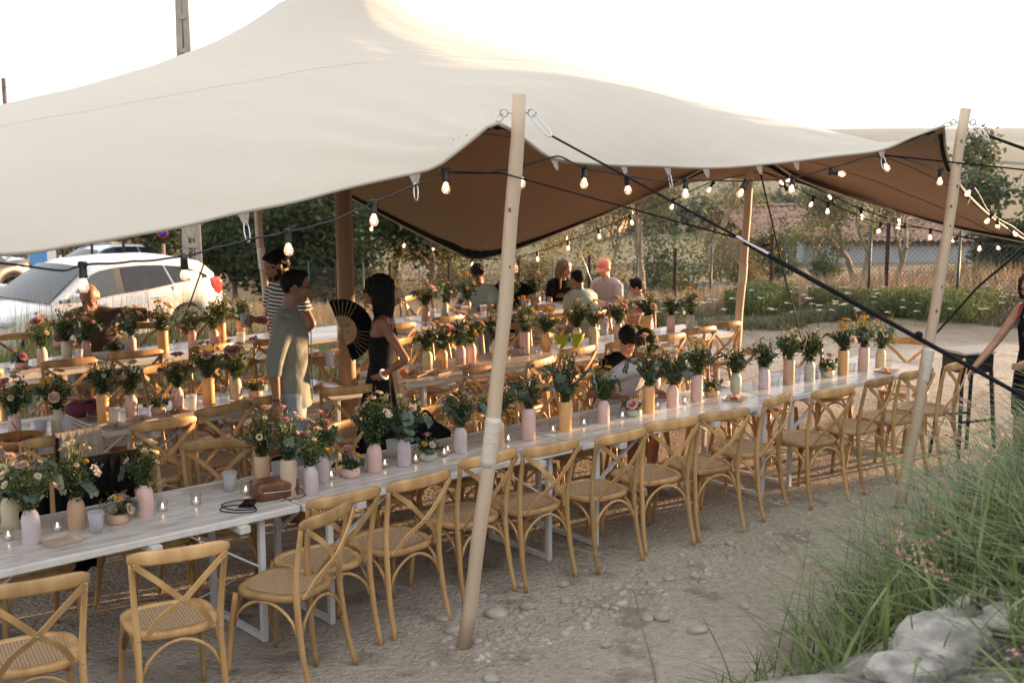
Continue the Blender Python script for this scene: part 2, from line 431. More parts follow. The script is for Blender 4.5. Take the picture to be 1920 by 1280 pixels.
# road on the left behind the meadow
def ribbon(name, pts, w, dz, m, n=8):
    c = bez([(p[0], p[1], 0) for p in pts], n); vs = []; fs = []
    for i, p in enumerate(c):
        d = (c[min(i+1, len(c)-1)]-c[max(i-1, 0)]).normalized(); q = Vector((-d.y, d.x, 0))
        for k in range(7):
            v = p+q*(k/6-.5)*w; vs.append((v.x, v.y, float(terrain(v.x, v.y))+dz))
    for i in range(len(c)-1):
        for k in range(6): a = i*7+k; fs.append((a, a+1, a+8, a+7))
    me = bpy.data.meshes.new(name); me.from_pydata(vs, [], fs); me.update()
    return obj(name, me, m)
tag(ribbon('road', [(-40,22),(-20,25.0),(-8,28.3),(0,32),(6,40)], 5.2, .05, mat('asphalt', (.075,.075,.08), .9, .2, 3, .5, 80), 14), kind='structure')

# hills: ridges as rounded terrain strips
def hill(name, y, x0, x1, prof, depth, m, nseg=120, rough=.0, seed=0):
    """prof: list of (x fraction, crest z)"""
    V = []; F = []; xf = np.linspace(0, 1, nseg+1); px, pz = zip(*prof)
    cz = np.interp(xf, px, pz); r_ = np.random.default_rng(seed); cz = cz+rough*(vnoise(xf*60, xf*0, 1, seed)*.6+r_.normal(0,.25,len(xf)))
    K = 8
    for i, f in enumerate(xf):
        x = x0+(x1-x0)*f
        for k in range(K+1):
            q = k/K; z = cz[i]*math.sin(min(1,q*1.15)*math.pi/2) + (-14)*(1-math.sin(min(1,q*1.15)*math.pi/2))
            V.append((x, y+depth*q, z))
    for i in range(nseg):
        for k in range(K): a = i*(K+1)+k; F.append((a, a+K+1, a+K+2, a+1))
    me = bpy.data.meshes.new(name); me.from_pydata(V, [], F); me.update()
    return tag(obj(name, me, m), kind='structure')
hm = mat('wooded_hillside', (.035,.05,.028), .95, .5, .02, .8, .1, col2=(.075,.085,.045))
hill('hills', 2300, -1900, 2600, [(0,10),(.3,8),(.45,6),(.55,12),(.62,16),(.7,17),(.8,16),(.9,11),(1,8)], 900, hm, rough=.9, seed=2)
hill('hills', 1150, -1100, 1400, [(0,6),(.3,2),(.5,-6),(.62,-22),(.75,-8),(.84,-18),(.92,-26),(1,-8)], 400, hm, rough=1.6, seed=5)
hill('hills', 520, -500, 620, [(0,8),(.3,4),(.5,-4),(.6,-9),(.68,-11.5),(.8,-17),(1,-12)], 160, hm, rough=1.3, seed=8)

# ------------------------------------------------------------------ leaves, trees
def leaf_cloud(clumps, n, size, seed=0, asp=.55, flat=.3, hollow=.35):
    """clumps: (centre, (rx,ry,rz)); returns V,F of n small quads (kite leaves)"""
    r_ = np.random.default_rng(seed)
    vol = np.array([c[1][0]*c[1][1]*c[1][2] for c in clumps])**.7; idx = r_.choice(len(clumps), n, p=vol/vol.sum())
    C = np.array([c[0] for c in clumps])[idx]; S = np.array([c[1] for c in clumps])[idx]
    u = r_.normal(size=(n,3)); u /= np.linalg.norm(u, axis=1)[:,None]
    rad = (hollow+(1-hollow)*r_.random(n)**.7)[:,None]*(1+.18*r_.normal(size=(n,1)))
    P = C+u*rad*S
    return leaf_quads(P, size*(.6+.8*r_.random(n)), r_, asp, flat)
def leaf_quads(P, size, r_, asp=.55, flat=.3, direc=None):
    n = len(P); a = r_.normal(size=(n,3)); a[:,2] *= (1-flat)
    if direc is not None: a = direc+.45*a
    a /= np.linalg.norm(a, axis=1)[:,None]
    b = np.cross(a, r_.normal(size=(n,3))); b /= np.linalg.norm(b, axis=1)[:,None]+1e-9
    s = np.asarray(size).reshape(-1,1)
    V = np.stack([P-a*s*.5, P+b*s*asp*.5, P+a*s*.5, P-b*s*asp*.5], 1).reshape(-1,3)
    F = np.arange(n*4).reshape(-1,4); return V, F
def branches(mb, p, d, L, r, depth, r_, tips, spread=.6, up=.25, n=5):
    d = Vector(d).normalized(); pts = [Vector(p)]; q = Vector(p)
    for i in range(4):
        d = (d+Vector(r_.normal(0,.13,3))+Vector((0,0,up*.12))).normalized(); q = q+d*L/4; pts.append(q)
    mb.tube(pts, [r*(1-.12*i) for i in range(5)], n, cap=False)
    if depth == 0: tips.append(q); return
    for k in range(int(r_.integers(2,4))):
        nd = (d+Vector(r_.normal(0, spread, 3))+Vector((0,0,up))).normalized()
        branches(mb, pts[-1-(k%2)], nd, L*r_.uniform(.6,.85), r*.58, depth-1, r_, tips, spread, up, 4)
TM = {}
def leaf_mat(key, c, c2, **k):
    if key not in TM: TM[key] = mat(key, c, .7, col2=c2, vscale=1.3, trans=.3, spec=.2, **k)
    return TM[key]
bark = mat('bark', (.12,.09,.065), .9, .35, 12, .8, 30, stretch=(1,1,.3)); bark_pale = mat('olive_bark', (.22,.18,.13), .9, .3, 12, .8, 30, stretch=(1,1,.3))
def tree(name, label, cat, x, y, h, w, lm, nleaf, leaf, seed, trunk_h=.3, bk=None, group=None, z0=None, cl=.2, lean=(0,0), stems=1, sq=1.0):
    r_ = np.random.default_rng(seed); z = float(terrain(x, y)) if z0 is None else z0
    root = empty(name, (x, y, z-.05), r_.uniform(0,6), label, cat, group)
    mb = MB(); tips = []
    for s in range(stems):
        d = Vector((lean[0]+r_.normal(0,.12)+(.45*math.cos(s*2.6) if stems > 1 else 0), lean[1]+(.45*math.sin(s*2.6) if stems > 1 else 0), 1))
        branches(mb, (0,0,0), d, h*trunk_h*1.2, h*.028+.02, 3, r_, tips, .55, .3, 7)
    mb.build('trunk', bk or bark, root)
    cl_ = []
    for t_ in tips:
        if t_.z > h*.96: t_.z = h*.96
        dxy = math.hypot(t_.x, t_.y)
        if dxy > w*.5: t_.x *= w*.5/dxy; t_.y *= w*.5/dxy
        cl_.append(((t_.x, t_.y, t_.z), (cl*w*r_.uniform(.5,1.1), cl*w*r_.uniform(.5,1.1), cl*w*sq*r_.uniform(.45,.9))))
    for k in range(10):
        a = r_.uniform(0,6.28); rr = w*.42*math.sqrt(r_.uniform(0,1)); zz = h*(trunk_h+ (1-trunk_h)*r_.uniform(.12,.9)); rr *= (1-.5*max(0,(zz/h-.6)/.4))
        cl_.append(((rr*math.cos(a), rr*math.sin(a), zz), (cl*w*r_.uniform(.5,1), cl*w*r_.uniform(.5,1), cl*w*sq*r_.uniform(.4,.8))))
    V, F = leaf_cloud(cl_, nleaf, leaf, seed)
    obj('crown', np_mesh('crown', V, F), lm, root)
    return root
L_dark = leaf_mat('dark_evergreen_leaf', (.020,.034,.013), (.056,.073,.028))
L_mid = leaf_mat('green_shrub_leaf', (.032,.052,.016), (.09,.115,.04))
L_olive = leaf_mat('olive_leaf', (.07,.082,.045), (.19,.185,.105))
L_olive_d = leaf_mat('dark_olive_leaf', (.05,.07,.038), (.13,.15,.085))
L_warm = leaf_mat('dry_foliage', (.11,.10,.035), (.24,.18,.07))
def wx(px, y): return (px-960)/2392*y
# dark trees behind the marquee on the left
gp = 'dark trees beyond the road'
for i, (px, y, h, w, lm, lab) in enumerate([
    (395,46,5.6,6.5,L_dark,'dark spreading tree just right of the lattice pylon, behind the road'),
    (470,50,6.6,7,L_dark,'dark tree behind the left tent pole'),
    (560,44,5.4,6,L_dark,'dark tree above the head of the man in stripes'),
    (640,47,6.2,7,L_dark,'dark tree seen left and right of the thick centre pole'),
    (735,42,5.0,6,L_mid,'greener tree behind the dark-haired woman with the fan'),
    (800,39,4.8,5,L_dark,'dark forked tree whose trunk shows under the tent flap'),
    (880,48,5.4,6,L_dark,'dark tree behind the lowest corner of the tent'),
    (960,60,5.2,7,L_mid,'bushy tree behind the front leaning pole'),
    (310,52,5.0,7,L_dark,'low dark tree behind the round parking sign'),(430,37,3.0,4,L_dark,'low dark tree right of the white car tail, behind the road'),(520,38,3.2,4,L_dark,'low dark tree behind the head of the man in stripes'),(585,37.5,2.8,3.6,L_dark,'low dark tree between the man in sage and the centre pole')]):
    tree('broadleaf_tree', lab, 'tree', wx(px, y), y, h, w, lm, 7000, .19, 20+i, .22, group=gp, cl=.25)
for i, (px, y, h, w, lm, lab) in enumerate([
    (150,60,3.4,9,L_warm,'low sunlit hedge behind the pale car roof'),
    (240,62,3.8,8,L_mid,'hedge bush behind the pale car, left of the parking sign'),
    (60,70,5,9,L_dark,'dark shrub at the far left under the tent edge')]):
    tree('hedge_bush', lab, 'bush', wx(px, y), y, h, w, lm, 3000, .25, 40+i, .12, cl=.3)
# olives and shrubs behind the wire fence
for i, (px, y, h, w, lab, st, nl) in enumerate([
    (1205,31,3.5,3.6,'pale olive tree with thin trunk behind the boys and the fence',1,4200),
    (1140,40,3.2,4.2,'olive tree left of the pale thin-trunked one, beside the sunlit gable',1,3400),
    (1330,52,4.6,6,'olive tree with golden crown left of the tiled barn',1,3600),
    (1622,33,3.4,4.1,'twisted olive tree with two trunks in front of the white shed',2,5200),
    (1540,44,3.0,3.4,'small olive tree at the left end of the white shed',1,2400)]):
    tree('olive_tree', lab, 'olive tree', wx(px, y), y, h, w, L_olive, int(nl*1.35), .09, 60+i, .34, bark_pale, 'olive trees beyond the fence', cl=.17, stems=st)
tree('olive_tree', 'tall dark olive tree at the right edge beyond the fence', 'olive tree', wx(1915,24), 24, 3.0, 2.7, L_olive_d, 17000, .12, 71, .08, bark_pale, 'olive trees beyond the fence', cl=.26)
tree('olive_tree', 'leaning sapling with bare trunk in front of the shed window', 'olive tree', wx(1690,30), 30, 2.6, 2.0, L_olive, 1500, .1, 72, .42, bark_pale, 'olive trees beyond the fence', cl=.16, lean=(.5,0))
for i, (px, y, h, w, lm, lab) in enumerate([
    (1148,26,1.05,1.5,L_mid,'round green broom bush behind the coral cap'),
    (1300,27,1.15,1.9,L_mid,'round green broom bush left of the right back pole'),
    (1070,34,2.0,3,L_warm,'brown dry bush behind the wire fence beside the low pole'),
    (1245,38,2.0,4,L_mid,'wide green bush behind the pale olive'),
    (1390,40,1.9,3,L_warm,'dry bush behind the right back pole'),
    (1470,42,2.2,2.6,L_mid,'green bush in front of the open barn'),
    (1560,40,1.8,1.6,L_mid,'green bush against the white shed wall'),
    (1010,42,2.8,4,L_warm,'ochre bush right of the leaning front pole'),
    (700,38,2.0,4,L_warm,'ochre dry bush behind the sunglasses'),
    (600,38,1.9,4,L_warm,'ochre dry bush behind the striped shirt'),
    (850,40,1.9,4,L_warm,'ochre dry bush below the forked tree')]):
    tree('shrub', lab, 'bush', wx(px, y), y, h, w, lm, 3000, .10, 80+i, .1, group='bushes behind the fence', cl=.28, sq=.8)
# far wood in the valley: one mass
def far_wood():
    r_ = np.random.default_rng(5); cl = []
    for i in range(420):
        y = r_.uniform(110, 330); px = r_.uniform(930, 1560) if i < 330 else r_.uniform(200, 950)
        x = wx(px, y); zb = -.063*y+2.75-r_.uniform(0,2); hgt = r_.uniform(3.5,7)*(.7+y/500)
        zt = 2.75-(r_.uniform(100,150)/2360*y if px > 1100 else r_.uniform(60,120)/2360*y)
        cl.append(((x, y, zt-hgt*.5), (r_.uniform(3,6), r_.uniform(3,6), hgt*.5)))
    V, F = leaf_cloud(cl, 26000, 1.0, 9, .8)
    tag(obj('far_wood', np_mesh('far_wood', V, F), mat('far_wood_leaf', (.030,.045,.020), .9, col2=(.085,.095,.045), vscale=.15)), 'dark mixed wood filling the valley beyond the fence', 'woodland', kind='stuff')
far_wood()

# ------------------------------------------------------------------ buildings
tile_m = mat('terracotta_tile', (.27,.16,.12), .85, .25, 3, .5, 30, col2=(.38,.25,.19)); wall_w = mat('grey_white_render', (.40,.41,.42), .9, .1, 1.2, .3, 20)
wall_o = mat('ochre_render', (.62,.42,.28), .9, .08, 1, .3, 10); dark_in = mat('dark_opening', (.02,.018,.016), .9)
stone_m = mat('rough_stone_wall', (.16,.14,.12), .95, .4, 3, 1, 12)
def tiled_roof(parent, L_, Wd, pitch, z, both=True, p=.34, name='roof'):
    """corrugated canal tiles: real waves along x, steps down the slope"""
    nx = int(L_/p)*4; xs = np.linspace(-L_/2, L_/2, nx+1); rows = max(3, int(Wd/2/.40)); mb = MB()
    for sgn in ((1,-1) if both else (1,)):
        V = []; F = []
        for j in range(rows):
            for e in (0,1):
                f = (j+e)/rows; yy = sgn*f*Wd/2; zz = z-f*Wd/2*math.tan(pitch)+(.05 if e == 1 else 0)
                for x in xs: V.append((x, yy, zz+.055*math.cos(2*math.pi*x/p)))
        n1 = nx+1
        for j in range(2*rows-1):
            for i in range(nx): a = j*n1+i; F.append((a, a+1, a+n1+1, a+n1))
        mb.add(V, F, 0, False)
    r = mb.build(name, tile_m, parent)
    mb2 = MB()
    for x in np.arange(-L_/2, L_/2, .45): mb2.box((x+.22, 0, z+.06+random.uniform(-.015,.015)), (.43,.24,.12), mi=0, bev=.05)
    mb2.build('ridge_tiles', tile_m, parent)['kind'] = 'stuff'
    return r
# long white shed
px0, px1 = 1522, 1935; ys = 60
def shed():
    cx = (wx(px0, ys)+wx(px1, ys))/2; Lx = wx(px1, ys)-wx(px0, ys)
    rt = empty('white_shed', (cx, ys+2.2, -4.6), R(-2), 'long low grey-white shed with tiled roof and one dark window beyond the fence', 'shed')
    wb = MB(); zt = 2.25
    wx0, wx1 = 0.42, 1.18    # window opening
    ox = wx(1730, ys)-cx; ox1 = wx(1758, ys)-cx
    wb.box(((-Lx/2+ox)/2, -2.2, zt/2), (ox+Lx/2, .22, zt)); wb.box(((ox1+Lx/2)/2, -2.2, zt/2), (Lx/2-ox1, .22, zt))
    wb.box(((ox+ox1)/2, -2.2, .29), (ox1-ox, .22, .58)); wb.box(((ox+ox1)/2, -2.2, (1.28+zt)/2), (ox1-ox, .22, zt-1.28))
    for sx in (-1,1): wb.box((sx*(Lx/2-.11), 0, zt/2), (.218, 4.18, zt))
    wb.box((0, 2.2, zt/2), (Lx, .22, zt)); wb.build('wall', wall_w, rt)
    w = MB(); w.box(((ox+ox1)/2, -2.12, .93), (ox1-ox-.02, .04, .68)); wn_ = w.build('window', dark_in, rt)
    w = MB()
    for zz in (.61, 1.25): w.box(((ox+ox1)/2, -2.16, zz), (ox1-ox-.01, .05, .05))
    w.build('frame', stone_m, wn_)
    e = MB(); e.box((0, -2.42, zt+.02), (Lx+.3, .1, .14)); e.build('eave', mat('dark_timber', (.10,.075,.06), .9), rt)
    for k in range(48):
        x = -Lx/2+.2+k*Lx/48
    # rafter tails under the eave
    m0 = MB().box((0,0,0), (.09,.26,.1)).mesh('rafter_tail'); m0.materials.append(bpy.data.materials['dark_timber'])
    for k in range(34): obj('rafter_tail', m0, parent=rt, loc=(-Lx/2+.2+k*(Lx-.4)/33, -2.50, zt-.08))
    tiled_roof(rt, Lx+.4, 5.4, R(17), zt+.9)
shed()
def barn():
    y = 56; cx = wx(1455, y)
    rt = empty('open_barn', (cx, y+2, -4.3), R(24), 'open stone barn with a steep rose-brown tiled roof beside the right back pole', 'barn')
    wb = MB(); wb.box((0,1.9,1.2), (3.6,.3,2.4)); wb.box((-1.7,0,1.2), (.3,3.6,2.4)); wb.box((1.7,.9,1.2), (.3,1.9,2.4)); wb.build('wall', stone_m, rt)
    pm = MB().box((0,0,1.15), (.22,.22,2.3)).mesh('pillar'); pm.materials.append(stone_m)
    obj('pillar', pm, parent=rt, loc=(1.7,-1.8,0)); obj('pillar', pm, parent=rt, loc=(.2,-1.8,0))
    g = MB(); g.box((0,-1.95,2.42), (4.6,.14,.22)); g.build('beam', bpy.data.materials['dark_timber'], rt)
    tiled_roof(rt, 4.9, 4.8, R(27), 3.75)
barn()
def house(name, label, px, y, wpx, z0, zt, wallm, rz=0, roof_h=.12, gable=True):
    w = wpx/2392*y; x = wx(px, y); rt = empty(name, (x, y, z0), rz, label, 'house')
    h = zt-z0; mb = MB(); mb.box((0,0,h/2), (w, w*.7, h))
    mb.build('wall', wallm, rt)
    win = MB().box((0,0,0), (w*.09, .1, h*.22)).mesh('window'); win.materials.append(dark_in)
    for k in (-.28,.12,.3): obj('window', win, parent=rt, loc=(w*k, -w*.35-.03, h*.55))
    r = MB(); ro = roof_h*w
    vs = [(-w*.54,-w*.4,h),(w*.54,-w*.4,h),(w*.54,w*.4,h),(-w*.54,w*.4,h),(-w*.3,0,h+ro),(w*.3,0,h+ro)]
    r.add(vs, [(0,1,5,4),(1,2,5),(2,3,4,5),(3,0,4),(0,3,2,1)], 0, False); r.build('roof', mat('red_roof_tile', (.30,.105,.065), .9, .2, 1), rt)
    c = MB(); c.box((w*.2,.0,h+ro*.9), (w*.05,w*.05,ro*.9)); c.build('chimney', wallm, rt)
house('ochre_house', 'sunlit ochre house gable just right of the low tent flap', 1112, 110, 110, -12, -4.4, wall_o, R(-35), .05)
house('red_roofed_house', 'white house with a red hipped roof in the valley left of the back pole', 1396, 150, 82, -12, -6.8, mat('white_render', (.6,.58,.55), .9), R(-8), .2)
house('far_villa', 'pale house low in the trees above the barn roof', 1410, 220, 36, -15, -10.5, mat('cream_render', (.62,.56,.48), .9), 0, .2)

# ------------------------------------------------------------------ wire fence
rust = mat('rusty_iron', (.03,.014,.011), .8, .4, 20, .5, 60); gpost = mat('green_painted_post', (.012,.038,.030), .5); wire = mat('galvanised_wire', (.10,.115,.10), .6, metal=.3)
def fence():
    rt = empty('wire_fence', (6.1,20,0), 0, 'long chain-link wire fence on rusty and green posts across the field', 'fence')
    posts = [(520,0),(572,1),(624,0),(676,1),(727,0),(783,1),(839,0),(904,1),(972,0),(1038,1),(1107,0),(1199,1),(1271,0),(1340,1),(1455,0),(1482,1),(1675,0),(1642,1),(1812,1),(1990,0),(2120,1)]
    A = np.array([-4.7,33.]); B = np.array([6.1,20.]); dv = B-A
    r_m = MB().box((0,0,.6), (.045,.045,1.5)).box((0,.0,.6),(.012,.07,1.5)).mesh('post'); r_m.materials.append(rust)
    g_m = MB().tube([(0,0,-.15),(0,0,1.3)], .022, 8).mesh('post'); g_m.materials.append(gpost)
    P = []
    for px, k in posts:
        c = (px-960)/2392; u = (c*A[1]-A[0])/(dv[0]-c*dv[1]); p = A+dv*u; z = float(terrain(*p))
        obj('post', g_m if k else r_m, parent=rt, loc=(p[0]-6.1, p[1]-20, z), rot=(0,0,.9+random.uniform(-.2,.2))); P.append((p[0], p[1], z))
    P.sort()
    a, b = np.array(P[0]), np.array(P[-1]); Ln = np.linalg.norm(b-a); step = .085; H = 1.12; V = []; F = []
    fx = np.linspace(0, 1, 60); zt = np.array([float(terrain(*(a+(b-a)*f)[:2])) for f in fx])
    def P3(d, h):
        f = d/Ln; q = a+(b-a)*f; return (q[0]-6.1, q[1]-20+.02, np.interp(f, fx, zt)+h)
    n = int(Ln/step)
    for sg in (1,-1):
        for i in range(-13, n+13):
            d0 = i*step; d1 = d0+sg*H
            h0, h1 = .04, H
            if d0 < 0 or d0 > Ln or d1 < 0 or d1 > Ln: continue
            p, q = Vector(P3(d0, h0)), Vector(P3(d1, h1)); w = .0035
            k = len(V); V += [tuple(p+Vector((0,-w,w))), tuple(p+Vector((0,w,w))), tuple(p+Vector((0,0,-w))), tuple(q+Vector((0,-w,w))), tuple(q+Vector((0,w,w))), tuple(q+Vector((0,0,-w)))]
            F += [(k,k+1,k+4,k+3),(k+1,k+2,k+5,k+4),(k+2,k,k+3,k+5)]
    obj('wire_mesh', np_mesh('wire_mesh', V, F), wire, rt)['kind'] = 'stuff'
    for h in (.06, .6, 1.12):
        mb = MB(); mb.tube([P3(Ln*f, h) for f in np.linspace(0,1,40)], .004, 4); mb.build('strand', wire, rt)
fence()

# ------------------------------------------------------------------ ground cover
def blades(P, h, w, r_, lean=.35, seg=3, droop=.5, wtip=.1):
    """P (n,3) roots; curved tapering blades"""
    n = len(P); h = np.broadcast_to(h, (n,)); w = np.broadcast_to(w, (n,)); an = r_.uniform(0, 2*np.pi, n); ln = np.minimum(np.abs(r_.normal(0, lean, n)), 1.05)
    dirx, diry = np.cos(an), np.sin(an); side = np.stack([-diry, dirx, np.zeros(n)], 1)
    V = []
    for k in range(seg+1):
        f = k/seg; hor = ln*f+droop*ln*f*f; ver = f-.35*droop*ln*f*f
        c = P+np.stack([dirx*hor*h, diry*hor*h, np.maximum(ver*h, 0)], 1)
        ww = (w*(1-f)**.7+w*wtip)[:,None]*.5
        V.append(c-side*ww); V.append(c+side*ww)
    V = np.stack(V, 1); m = 2*(seg+1); base = (np.arange(n)*m)[:,None]
    F = np.concatenate([base+np.array([2*k, 2*k+1, 2*k+3, 2*k+2]) for k in range(seg)], 0)
    return V.reshape(-1,3), F, V[:, -1, :]
def scatter(n, fn, r_):
    """rejection sample of ground points; fn(x,y)->density 0..1 over bounds"""
    (x0,x1,y0,y1), f = fn; out_ = []
    while sum(len(o) for o in out_) < n:
        x = r_.uniform(x0, x1, n); y = r_.uniform(y0, y1, n); k = r_.random(n) < f(x, y); out_.append(np.stack([x[k], y[k]], 1))
    p = np.concatenate(out_)[:n]; return np.column_stack([p, terrain(p[:,0], p[:,1])-.01])
def grass_mat(key, c, c2, s=2.0): return mat(key, c, .6, col2=c2, vscale=s, trans=.35, spec=.3)
G_lush = grass_mat('meadow_grass', (.06,.095,.035), (.14,.175,.08)); G_dry = grass_mat('dry_grass', (.24,.165,.09), (.42,.31,.19)); G_weed = grass_mat('weed_leaf', (.075,.085,.045), (.20,.185,.11))
def tt(x, y): return -(x-OX)*DY+(y-OY)*DX
r1 = np.random.default_rng(11)
V, F, tip = blades(scatter(17000, ((-14,2.5,10.5,20), lambda x,y: (tt(x,y) > 5.75+.25*vnoise(x,y,2))*np.clip((1.0-x+vnoise(x,y,1.1))/1.5,0,1)*(np.hypot(x+5.6,y-21.4) > 2.2)*.9), r1), r1.uniform(.06,.34,17000), .012, r1, .35)
tag(obj('meadow_grass', np_mesh('meadow_grass', V, F), G_lush), 'short green meadow grass behind the back table row', 'grass', kind='stuff')
P = scatter(1500, ((-13,-3,13.5,18.6), lambda x,y: np.clip(vnoise(x,y,.9)+.7,0,1)*(tt(x,y) > 6.1)), r1)
V, F, tip = blades(P, r1.uniform(.5,1.1,1500), .011, r1, .22, 4)
V2, F2 = leaf_quads(np.repeat((tip[:, :]).astype(float), 10, 0)+r1.normal(0,1,(15000,3))*np.array([.02,.02,.09]), np.full(15000,.014), r1, .4)
tag(obj('tall_grass', np_mesh('tall_grass', np.concatenate([V, V2]), np.concatenate([F, F2+len(V)]), np.concatenate([np.zeros(len(F)), np.ones(len(F2))])), [G_lush, G_dry]), 'tall seeding grass in front of the white car', 'grass', kind='stuff')
V, F, tip = blades(scatter(30000, ((-8,15,19,38), lambda x,y: (y > 19.5+np.maximum(0,1-x)*.45+.5*vnoise(x,y,1.2))*(y < 24+np.maximum(x,0)*.2+9*np.clip(.4-x*.05,0,1))*(.3+.7*np.clip(vnoise(x,y,.9,2)+.5,0,1))*(np.abs(y-(31.5+x*.35)-0) > 2.6+0*x if False else 1)), r1), r1.uniform(.25,.60,30000), .022, r1, .5, 2)
tag(obj('dry_grass', np_mesh('dry_grass', V, F), G_dry), 'brown dry grass in the field around the wire fence', 'dry grass', kind='stuff')
P = scatter(24000, ((1.2,13,17.6,20.3), lambda x,y: (y > 18.1+1.1*vnoise(x,y,1.1))*(.10+.9*np.clip(vnoise(x,y,1.3,4)+.2,0,1))), r1)
hh = r1.uniform(.06,.28,24000)*(.6+.6*np.clip(vnoise(P[:,0],P[:,1],.8,9)+.5,0,1))*(.7+.5*np.clip(vnoise(P[:,0],P[:,1],1.3,4)+.4,0,1.3)); V, F, tip = blades(P, hh, .012, r1, .35, 2)
PL = np.repeat(P[:7000], 3, 0); PL[:,2] += r1.random(21000)*np.repeat(hh[:7000],3); PL[:,:2] += r1.normal(0,.05,(21000,2))
V2, F2 = leaf_quads(PL, r1.uniform(.03,.06,21000), r1, .5)
tag(obj('weeds', np_mesh('weeds', np.concatenate([V, V2]), np.concatenate([F, F2+len(V)])), G_weed), 'green weeds growing in a strip in front of the fence', 'weeds', kind='stuff')
for i, (px, y, h, w, lab) in enumerate([(1220,19.6,.62,.9,'bright green leafy weed clump behind the boy in white'), (1250,19,.5,.7,'bright green weed clump right of the boy in white'),(1420,19.3,.62,.8,'bright green weed clump just right of the back pole'),(1445,19.8,.7,.9,'taller weed clump right of the back pole'),
    (1580,20,.5,.8,'small weed clump in front of the white shed'),(1690,19.2,.6,.8,'yellow-green weed clump left of the right tent pole'),(1790,18.8,.72,1.2,'wide yellow-green weed clump right of the right tent pole'),(1830,19.3,.62,1.0,'yellow-green weed clump near the slanted stake')]):
    r2 = np.random.default_rng(200+i); n = 420; a = r2.uniform(0,6.28,n); q = w*.5*np.sqrt(r2.random(n)); x0 = wx(px,y)
    P = np.stack([q*np.cos(a), q*np.sin(a), np.zeros(n)], 1); V, F, _ = blades(P, r2.uniform(.5,1,n)*h*.62, .012, r2, .3, 3)
    PL = np.repeat(P, 6, 0)*1.15; PL[:,2] += r2.uniform(.15,1,6*n)*h*.62; V2, F2 = leaf_quads(PL, r2.uniform(.04,.07,6*n), r2, .35, .2)
    tag(obj('weed_clump', np_mesh('weed_clump', np.concatenate([V,V2]), np.concatenate([F,F2+len(V)])), leaf_mat('bright_weed_leaf', (.085,.12,.04), (.19,.215,.085)), loc=(x0, y, float(terrain(x0,y)))), lab, 'weed', 'bright weed clumps along the fence')
# white umbel flowers among the weeds
um = MB()
for k in range(125):
    y = r1.uniform(17.8,20.5); px = r1.uniform(1190,1935) if k < 140 else r1.uniform(820,1190); x = wx(px,y); z = float(terrain(x,y)); h = r1.uniform(.2,.38)
    um.tube([(x,y,z),(x+.01,y,z+h)], .004, 3, 1, False)
    c = (x+.01,y,z+h); 
    for j in range(9):
        a = j*.7; q = .038*math.sqrt(j/9)*r1.uniform(.7,1.2); um.ell((c[0]+q*math.cos(a)*1.3, c[1]+q*math.sin(a), c[2]+r1.uniform(-.006,.008)), (.012,.012,.006), 5, 3)
tag(um.build('umbel_flowers', [mat('umbel_white', (.62,.60,.52), .8), G_weed]), 'white umbel flowers standing among the weeds by the fence', 'wildflowers', kind='stuff')

shade_hedge = empty('hedge', (11,3.4,1), 0, 'unseen tall hedge added on the right bank to shade the near tables', 'hedge')  # unseen hedge added to keep the low sun off foreground and front row
cl_ = [((r1.uniform(-1.2,1.2)+ .12*yy, yy, r1.uniform(.3,2.9)), (1.2,1.1,1.0)) for yy in np.arange(-9,11.6,.22)]
cl_ += [((r1.uniform(-.6,1.8)+.12*yy, yy, r1.uniform(.0,3.1)), (1.0,.9,.9)) for yy in np.arange(3,11.4,.12)]
V, F = leaf_cloud(cl_, 26000, .44, 3, .85, hollow=.1); obj('foliage', np_mesh('foliage', V, F), L_dark, shade_hedge)
mb = MB(); [mb.tube([(.12*yy, yy, -.3),(.12*yy+.1, yy+.1, 2.2)], [.07,.03], 6) for yy in np.arange(-8.5,11.6,1.6)]; mb.build('stems', bark, shade_hedge)
# gravel and stones
peb_m = mat('pebble', (.36,.325,.28), .9, .25, 5, .3, 60, col2=(.50,.465,.41)); 
ico = bmesh.new(); bmesh.ops.create_icosphere(ico, subdivisions=1, radius=1); IV = np.array([v.co[:] for v in ico.verts]); IF = np.array([[v.index for v in f.verts] for f in ico.faces]); ico.free()
def stones_mesh(P, size, r_):
    n = len(P); sc = size[:,None]*np.stack([r_.uniform(.7,1.35,n), r_.uniform(.7,1.2,n), r_.uniform(.4,.75,n)], 1); a = r_.uniform(0,6.28,n)
    V = IV[None]*(1+.14*r_.normal(size=(n, len(IV), 1)))*sc[:,None,:]
    c, s = np.cos(a)[:,None], np.sin(a)[:,None]; X = V[...,0]*c-V[...,1]*s; Y = V[...,0]*s+V[...,1]*c
    V = np.stack([X, Y, V[...,2]], -1)+P[:,None,:]; F = (IF[None]+(np.arange(n)*len(IV))[:,None,None]).reshape(-1,3)
    return np_mesh('gravel', V.reshape(-1,3), F, smooth=True)
r3 = np.random.default_rng(31)
def gd(x, y):
    s = (x-OX)*DX+(y-OY)*DY; t = tt(x,y); band = np.exp(-((t+.75-.12*vnoise(x,y,1.5))/.25)**2)*(s > -1.6)*(s < 1.6)
    return np.clip(.16+.16*vnoise(x,y,1.7)+.85*band+.10*(t > -.8)*(t < 4.5), .03, 1)*(bank_d(x,y) < .1)*(t < 6)
n = 7500; P = scatter(n, ((-4.5,6,5.4,13), gd), r3); sz = .005+.015*r3.random(n)**3
t_ = tt(P[:,0],P[:,1]); near = np.exp(-((t_+.75)/.3)**2); s_ = (P[:,0]-OX)*DX+(P[:,1]-OY)*DY; sz *= 1+1.0*near*(s_ > -1.8)*(s_ < 1.6); P[:,2] += sz*.15
